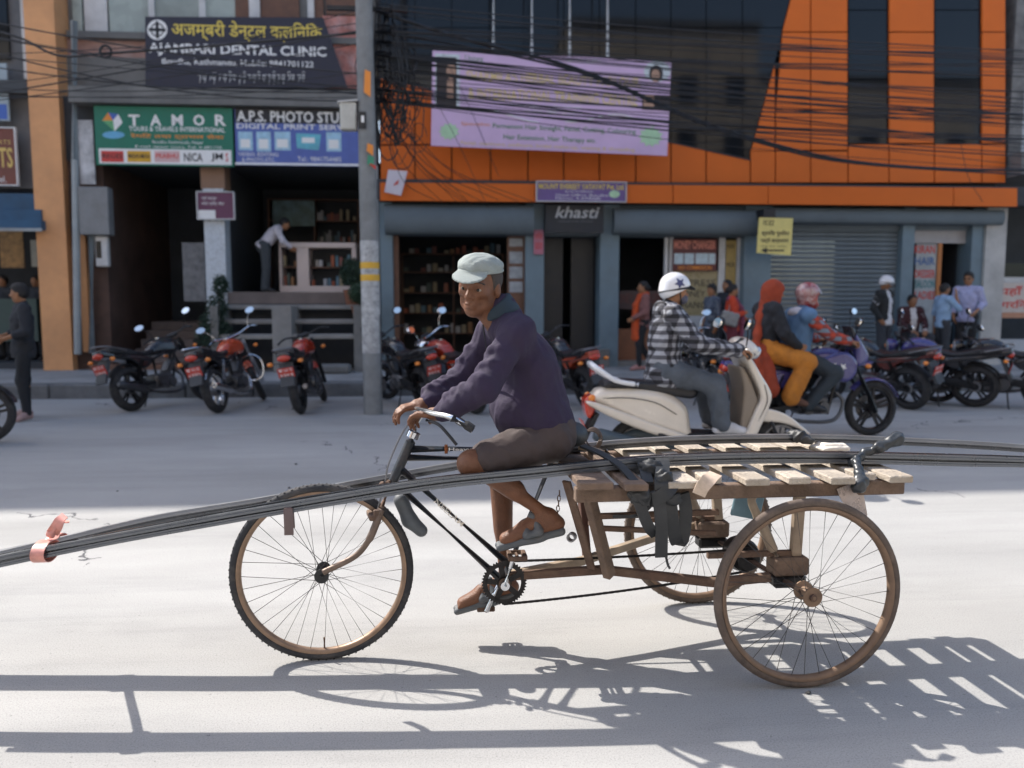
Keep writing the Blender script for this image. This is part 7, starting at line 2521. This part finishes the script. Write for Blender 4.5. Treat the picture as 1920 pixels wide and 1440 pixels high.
person('person', 'man in light blue T-shirt raising a hand to his face', at_pave(1768, 14.1), R(8), J, R(-5), R(8), 0, cloth('light_blue_tshirt', (.24, .36, .52)), .018, .42, .10, m_darkc, .014, 1.0, 0, True, None, 'short', Rhand=dict(d=(-.1, 0, 1), n=(-.6, .8, 0), curl=.12))
J = stand(1.80, Lel=(-.04, .25, 1.16), Lwr=(.16, .17, 1.02), Rel=(-.05, -.24, 1.14), Rwr=(.08, -.2, .93))
r_, J, H, k = person('person', 'man in sunglasses and lavender shirt standing in the salon doorway', at_pave(1812, 14.55), R(-128), J, R(-8), 0, 0, cloth('lavender_shirt', (.36, .37, .55)), .018, .78, .12, m_blackc, .012, 1.0, 0, True, None, 'thick')
sg = Solid(.006)
for s in (-1, 1): sg.ell(J['head'] + H @ np.array((.088, s * .032, .008)), (.008, .026, .017), H, .004)
sg.cap(J['head'] + H @ np.array((.09, -.03, .012)), J['head'] + H @ np.array((.09, .03, .012)), .004, .004, .002)
for s in (-1, 1): sg.cap(J['head'] + H @ np.array((.082, s * .056, .012)), J['head'] + H @ np.array((.0, s * .082, .012)), .004, .004, .002)
sg.build('sunglasses', mat('black_lens', (.008, .008, .01), .1, var=0), r_)
# person in black by the road
p = at_z(52, 786)
J = stand(1.66, Lkn=(.06, .10, .50), Lan=(.02, .15, .085), Lto=(.14, .22, .03), Rkn=(-.01, -.12, .50), Ran=(-.03, -.20, .085), Rto=(.10, -.27, .03), Rel=(.0, -.24, 1.12), Rwr=(.22, -.16, 1.06), Lel=(.0, .24, 1.12), Lwr=(.23, .14, 1.04))
r_, J, H, k = person('person', 'person in black shirt and trousers standing in the road by the ochre pillar', tuple(p), R(-140), J, R(-25), R(4), 0, cloth('black_shirt', (.018, .02, .026)), .022, .72, .16, m_blackc, .012, 1.0, 0, True, cloth('pale_shoe', (.34, .22, .20)), 'thick', Rhand=dict(d=(.9, .1, 0), n=(0, 1, 0), curl=.6), Lhand=dict(d=(.9, -.1, 0), n=(0, -1, 0), curl=.6))
# bending person in the counter shop
s_b = at_d(498, 500, DF + .45)[0]
pb = street(s_b, DF + .45, zf)
J = stand(1.62, pelvis=(-.04, 0, .93), chest=(.16, 0, 1.17), neck=(.30, 0, 1.30), head=(.40, 0, 1.38), Lsh=(.24, .17, 1.27), Rsh=(.24, -.17, 1.27), Lel=(.36, .2, 1.02), Rel=(.36, -.2, 1.02), Lwr=(.50, .16, .92), Rwr=(.50, -.16, .92))
person('person', 'person in white shirt bending over the shop counter', (pb.x, pb.y, zf), R(14), J, 0, R(24), 0, cloth('white_shirt2', (.52, .50, .55)), .018, 1.0, .08, cloth('grey_trousers', (.05, .058, .065)), .026, 1.0, .02, True, None, 'short')
# two figures inside the dark shop
for x_, lb in ((66, 'dim figure standing inside the dark shop beside the cream panel'), (4, 'dim figure standing inside the dark shop by the ochre poster')):
    s_b = at_d(x_, 500, DF + 1.0)[0]
    pb = street(s_b, DF + 1.0, ZW + .12)
    person('person', lb, (pb.x, pb.y, ZW + .12), R(-100), stand(1.64), 0, 0, 0, m_darkc, .018, 1.0, .12, m_blackc, .012, 1.0, 0, True, None, 'short', vox=.014, face=False)
# ---------------------------------------------------------------- concrete pole with its cables
pb = at_z(700, 776)
sP, dP = to_street(pb)
POLE = empty('utility_pole', (pb.x, pb.y, 0), ALPHA, 'grey concrete utility pole with peeling posters and yellow bands at the kerb', 'pole')
ROOTS[POLE.name] = (sP, dP, 0.0)
m_polec = mat('pole_concrete', (.21, .22, .225), .9, var=.2, scale=5, bump=.4, bscale=40, dirt=.5, dirtcol=(.14, .14, .14))
def polex(z): return -.006 * z
MB().tube([(polex(0), 0, -.3), (polex(0), 0, 0), (polex(4), 0, 4), (polex(9), 0, 9)], [.122, .122, .108, .09], 20).build('shaft', m_polec, POLE, smooth=True)
def pole_band(y0, y1, m, nm, g=.004, a0=0, a1=2 * PI):
    z1, z0 = at_d(700, y0, dP)[1], at_d(700, y1, dP)[1]
    n = 18
    V, F = [], []
    for i in range(n + 1):
        a = a0 + (a1 - a0) * i / n
        for z in (z0, z1):
            r = .122 - .0035 * z + g
            V.append((polex(z) + math.cos(a) * r, math.sin(a) * r, z))
    for i in range(n): F.append((2 * i, 2 * i + 2, 2 * i + 3, 2 * i + 1))
    return mesh_obj(nm, V, F, m, POLE, False, True)
m_torn = mat('torn_paper', (.40, .41, .42), .9, var=.35, scale=16, dirt=.7, dirtcol=(.20, .20, .20))
pole_band(452, 590, m_torn, 'peeling_poster', .003, R(180), R(360))
pole_band(590, 662, m_torn, 'peeling_poster', .003, R(195), R(330))
for y0, y1 in ((492, 504), (515, 527)):
    pole_band(y0, y1, mat('yellow_tape', (.62, .36, .03), .5, var=.15), 'yellow_band', .006)
# meter box and flags on the pole
z0 = at_d(672, 245, dP)[1]
MB().box((-.24, -.02, z0 + .16), (.20, .16, .33), None, .012).build('meter_box', mat('cream_box', (.50, .50, .46), .6, var=.1, scale=6, dirt=.3), POLE)
MB().box((-.24, -.02, z0 + .335), (.25, .20, .015), (0, R(-6), 0)).build('box_lid', m_frame, POLE)
MB().box((-.06, -.135, z0 + .10), (.09, .03, .2), None, .005).build('switch_box', m_blackmet, POLE)
MB().box((-.055, -.152, z0 + .11), (.035, .004, .08)).build('switch_label', m_white, POLE)
for (x, y0, y1, mm, nm) in ((684, 130, 182, m_orangep, 'orange_flag'), (689, 268, 292, m_orangep, 'orange_flag'), (690, 290, 316, mat('green_flag', (.05, .25, .15), .7), 'green_flag'), (694, 306, 318, m_redp, 'red_flag')):
    q0, q1 = at_d(x, y0, dP - .15), at_d(x + 3, y1, dP - .15)
    fl = MB()
    fl.prism([(q0[0] - sP, 0, q0[1]), (q0[0] - sP + .07, 0, q0[1] - .03), (q1[0] - sP + .05, 0, q1[1]), (q1[0] - sP - .03, 0, q1[1] + .06)], (0, -.15, 0), (0, -.142, 0))
    fl.build(nm, mm, POLE)
for (z, s_) in ((5.1, .5), (5.9, .6)):
    MB().bar((-s_, 0.13, z), (s_, .13, z), .05, .05).build('cross_arm', m_blackmet, POLE)
# tangle of cable at the pole head
m_cable = mat('black_cable', (.014, .015, .018), .55, var=.2, scale=20)
rc_ = random.Random(9)
tg = MB()
for i in range(46):
    cx = at_d(rc_.gauss(735, 22), rc_.gauss(165, 45), dP + .1)
    r0 = rc_.uniform(.08, .30)
    a0 = rc_.uniform(0, 6.28)
    tilt = rc_.uniform(-.5, .5)
    pts = []
    for j in range(14):
        a = a0 + j * rc_.uniform(.38, .5)
        pts.append((cx[0] - sP + math.cos(a) * r0 * .7, .12 + math.sin(a) * r0 * tilt + rc_.uniform(-.02, .02), cx[1] + math.sin(a) * r0 * 1.25))
    tg.tube(bez(pts, 2), rc_.choice((.005, .007, .01)), 5)
for i in range(26):
    x = rc_.gauss(722, 14)
    c0, c1 = at_d(x, rc_.uniform(-30, 60), dP + .1), at_d(x + rc_.gauss(8, 16), rc_.uniform(200, 275), dP + .1)
    mid = ((c0[0] + c1[0]) / 2 + rc_.gauss(0, .12), (c0[1] + c1[1]) / 2)
    tg.tube(bez([(c0[0] - sP, .1, c0[1]), (mid[0] - sP, .05, mid[1]), (c1[0] - sP, .14, c1[1])], 5), rc_.choice((.005, .008, .011)), 5)
tag(tg.build('cable_tangle', m_cable, POLE, smooth=True), kind='stuff')
# overhead cables, each a thing of its own
G_C = 'overhead cables strung along the street'
def cable(pts, r, label, jit=0.0):
    W = []
    for (x, y, d) in pts:
        s, z = at_d(x, y, d)
        W.append(street(s, d, z))
    W = bez(W, 7)
    c = W[len(W) // 2]
    o = MB().tube([w - c for w in W], r, 6).build('overhead_cable', m_cable, None, smooth=True, loc=tuple(c))
    tag(o, label, 'cable', G_C)
LB_R = 'thin black overhead cable running from the pole past the orange building'
LB_L = 'thin black overhead cable running from the pole past the clinic building'
LB_D = 'thin black cable hanging slack from the pole before the orange wall'
cable([(705, 20, dP), (860, 70, 11.0), (1090, 132, 11.6), (1290, 218, 12.2), (1420, 262, 12.6), (1580, 300, 13.0), (1760, 316, 13.4), (1960, 320, 13.8)], .024, 'thick sagging bundle of black cable crossing before the orange building')
cable([(705, 60, dP), (880, 88, 11.0), (1100, 140, 11.6), (1300, 226, 12.2), (1425, 268, 12.6), (1600, 306, 13.0), (1960, 330, 13.8)], .016, 'second sagging black cable hung along the thick bundle')
for i in range(40):
    y0 = rc_.uniform(5, 190)
    sl_ = rc_.uniform(.03, .12)
    e = rc_.uniform(1.0, 3.0)
    sag = rc_.uniform(0, 22)
    dd = lambda x: dP + (x - 700) / 1260 * e
    pts = [(x, y0 + (x - 700) * sl_ + sag * math.sin((x - 700) / 1260 * PI), dd(x)) for x in (705, 900, 1100, 1300, 1500, 1700, 1960)]
    if pts[-1][1] > 320: continue
    cable(pts, rc_.choice((.005, .006, .008, .011)), LB_R)
for i in range(13):
    y0, y1 = rc_.uniform(10, 190), rc_.uniform(0, 200)
    sag = rc_.uniform(0, 40)
    pts = [(x, y1 + (y0 - y1) * (x + 60) / 750 + sag * math.sin((x + 60) / 750 * PI), dP + .6 - (x + 60) / 750 * .6) for x in (-60, 100, 260, 420, 560, 690)]
    cable(pts, rc_.choice((.005, .006, .009)), LB_L)
cable([(-40, 50, dP + .8), (40, 72, dP + .7), (110, 104, dP + .6), (200, 100, dP + .5), (420, 84, dP + .3), (690, 60, dP)], .016, 'thick black overhead cable with a coiled loop before the clinic building')
lp = street(at_d(198, 97, dP + .5)[0], dP + .5, at_d(198, 97, dP + .5)[1])
o = MB().tube([SE * math.cos(a) * .07 + Vector((0, 0, math.sin(a) * .075)) for a in [2 * PI * i / 20 for i in range(20)]], .016, 6, closed=True).build('cable_loop', m_cable, None, smooth=True, loc=tuple(lp))
tag(o, 'coiled loop of black cable hung on the thick cable before the clinic building', 'cable')
for i in range(10):
    x0, x1 = 722 + rc_.uniform(0, 30), rc_.uniform(800, 1000)
    y0 = rc_.uniform(190, 260)
    pts = [(x0, y0, dP + .1), ((x0 + x1) / 2 - 15, (y0 + 385) / 2 + rc_.uniform(0, 25), dP + 2.2), (x1, rc_.uniform(372, 384), DF - .5)]
    cable(pts, .005, LB_D)
for (a, b, c_) in (((760, 90), (850, 250), (915, 390)), ((830, 100), (880, 200), (935, 330)), ((1325, 60), (1330, 180), (1322, 230)), ((1800, 260), (1815, 330), (1842, 378))):
    cable([(*a, DF - .9), (*b, DF - .9), (*c_, DF - .6)], .005, LB_D)

# ---------------------------------------------------------------- potted plants, litter
m_leaf = mat('dark_leaf', (.028, .055, .035), .6, var=.4, scale=30)
m_leaf2 = mat('mid_leaf', (.045, .085, .05), .6, var=.4, scale=30)
m_pot = mat('terracotta_pot', (.22, .09, .05), .85, var=.2, scale=8)
def shrub(name, px, d, zb, h, r, label, pot_h=.28, n=520, lobes=None, lm=None):
    s = at_d(px, 560, d)[0]
    t = sroot(name, s, d, zb, label, 'plant')
    MB().lathe([(0, 0), (.11, 0), (.15, pot_h), (.165, pot_h), (.165, pot_h + .03), (.13, pot_h + .03), (.12, pot_h - .02), (0, pot_h - .02)], (0, 0, 0), (0, 0, 1), 20).build('pot', m_pot, t, smooth=True)
    MB().tube([(0, 0, pot_h - .05), (.01, 0, pot_h + (h - pot_h) * .5), (0, .01, h * .9)], [.02, .016, .008], 8).build('stem', m_wood, t, smooth=True)
    rnd = random.Random(int(px))
    mb = MB()
    lobes = lobes or [(0, 0, (h + pot_h) / 2 + .05, r, (h - pot_h) / 2)]
    for i in range(n):
        lx, ly, lz, lr, lh = lobes[rnd.randrange(len(lobes))]
        u = Vector((rnd.gauss(0, 1), rnd.gauss(0, 1), rnd.gauss(0, 1))).normalized() * rnd.uniform(.55, 1.03)
        c = Vector((lx + u.x * lr, ly + u.y * lr, lz + u.z * lh))
        q = Euler((rnd.uniform(-1, 1), rnd.uniform(-1, 1), rnd.uniform(0, 6.28))).to_matrix()
        L = rnd.uniform(.04, .075)
        P = [c + q @ Vector(v) for v in ((0, 0, 0), (L * .5, -L * .28, .006), (L, 0, -.004), (L * .5, L * .28, .006))]
        mb.add(P, [(0, 1, 2, 3)])
    o = mb.build('foliage', lm or m_leaf, t)
    tag(o, kind='stuff')
    return t
shrub('potted_shrub', 409, DF - .75, ZW, 1.75, .22, 'tall dark potted shrub beside the tiled column', lobes=[(.05, 0, 1.52, .13, .2), (-.02, 0, 1.15, .18, .25), (-.12, 0, .85, .24, .25), (-.16, 0, .6, .28, .25), (.02, 0, .72, .2, .2)], n=3200)
shrub('potted_shrub', 660, DF - .1, zf - .24, .85, .2, 'round clipped dark shrub in a pot at the counter shop corner', pot_h=.25, lobes=[(0, 0, .60, .21, .26)], n=2000)
shrub('potted_plant', 674, DF - .50, zf - .49, .62, .18, 'small leafy potted plant on the slab steps by the pole', pot_h=.2, lobes=[(0, 0, .46, .19, .18)], n=1100, lm=m_leaf2)
# litter
p = at_z(106, 742)
t = empty('plastic_litter', (p.x, p.y, 0), .3, 'crumpled white and pink plastic bag lying by the kerb', 'litter')
Solid(.008).ell((0, 0, .04), (.12, .05, .04), rotm(0, R(-14), .3), .02).ell((.08, .01, .07), (.05, .04, .03), None, .02).wrinkle(.012, 55).build('bag', mat('crumpled_plastic', (.50, .48, .52), .4, var=.4, scale=12, dirt=.3, dirtcol=(.5, .15, .2)), t)
rl = random.Random(4)
for i in range(7):
    x, y = rl.uniform(0, 1900), rl.choice((rl.uniform(750, 800), rl.uniform(1150, 1400), rl.uniform(860, 930)))
    p = at_z(x, y)
    sz = rl.uniform(.008, .02) * (1 if y > 900 else 2)
    q = MB().ball((0, 0, sz * .3), (sz, sz * .7, sz * .35), 7, 5)
    q.v = [(a + rl.uniform(-1, 1) * sz * .15, b + rl.uniform(-1, 1) * sz * .15, c) for a, b, c in q.v]
    o = q.build('pebble', mat('dark_grit', (.06, .058, .056), .9, var=.3), None, loc=(p.x, p.y, .001), rz=rl.uniform(0, 6))
    tag(o, 'small dark stone chip lying on the road', 'stone', 'stone chips scattered on the road')
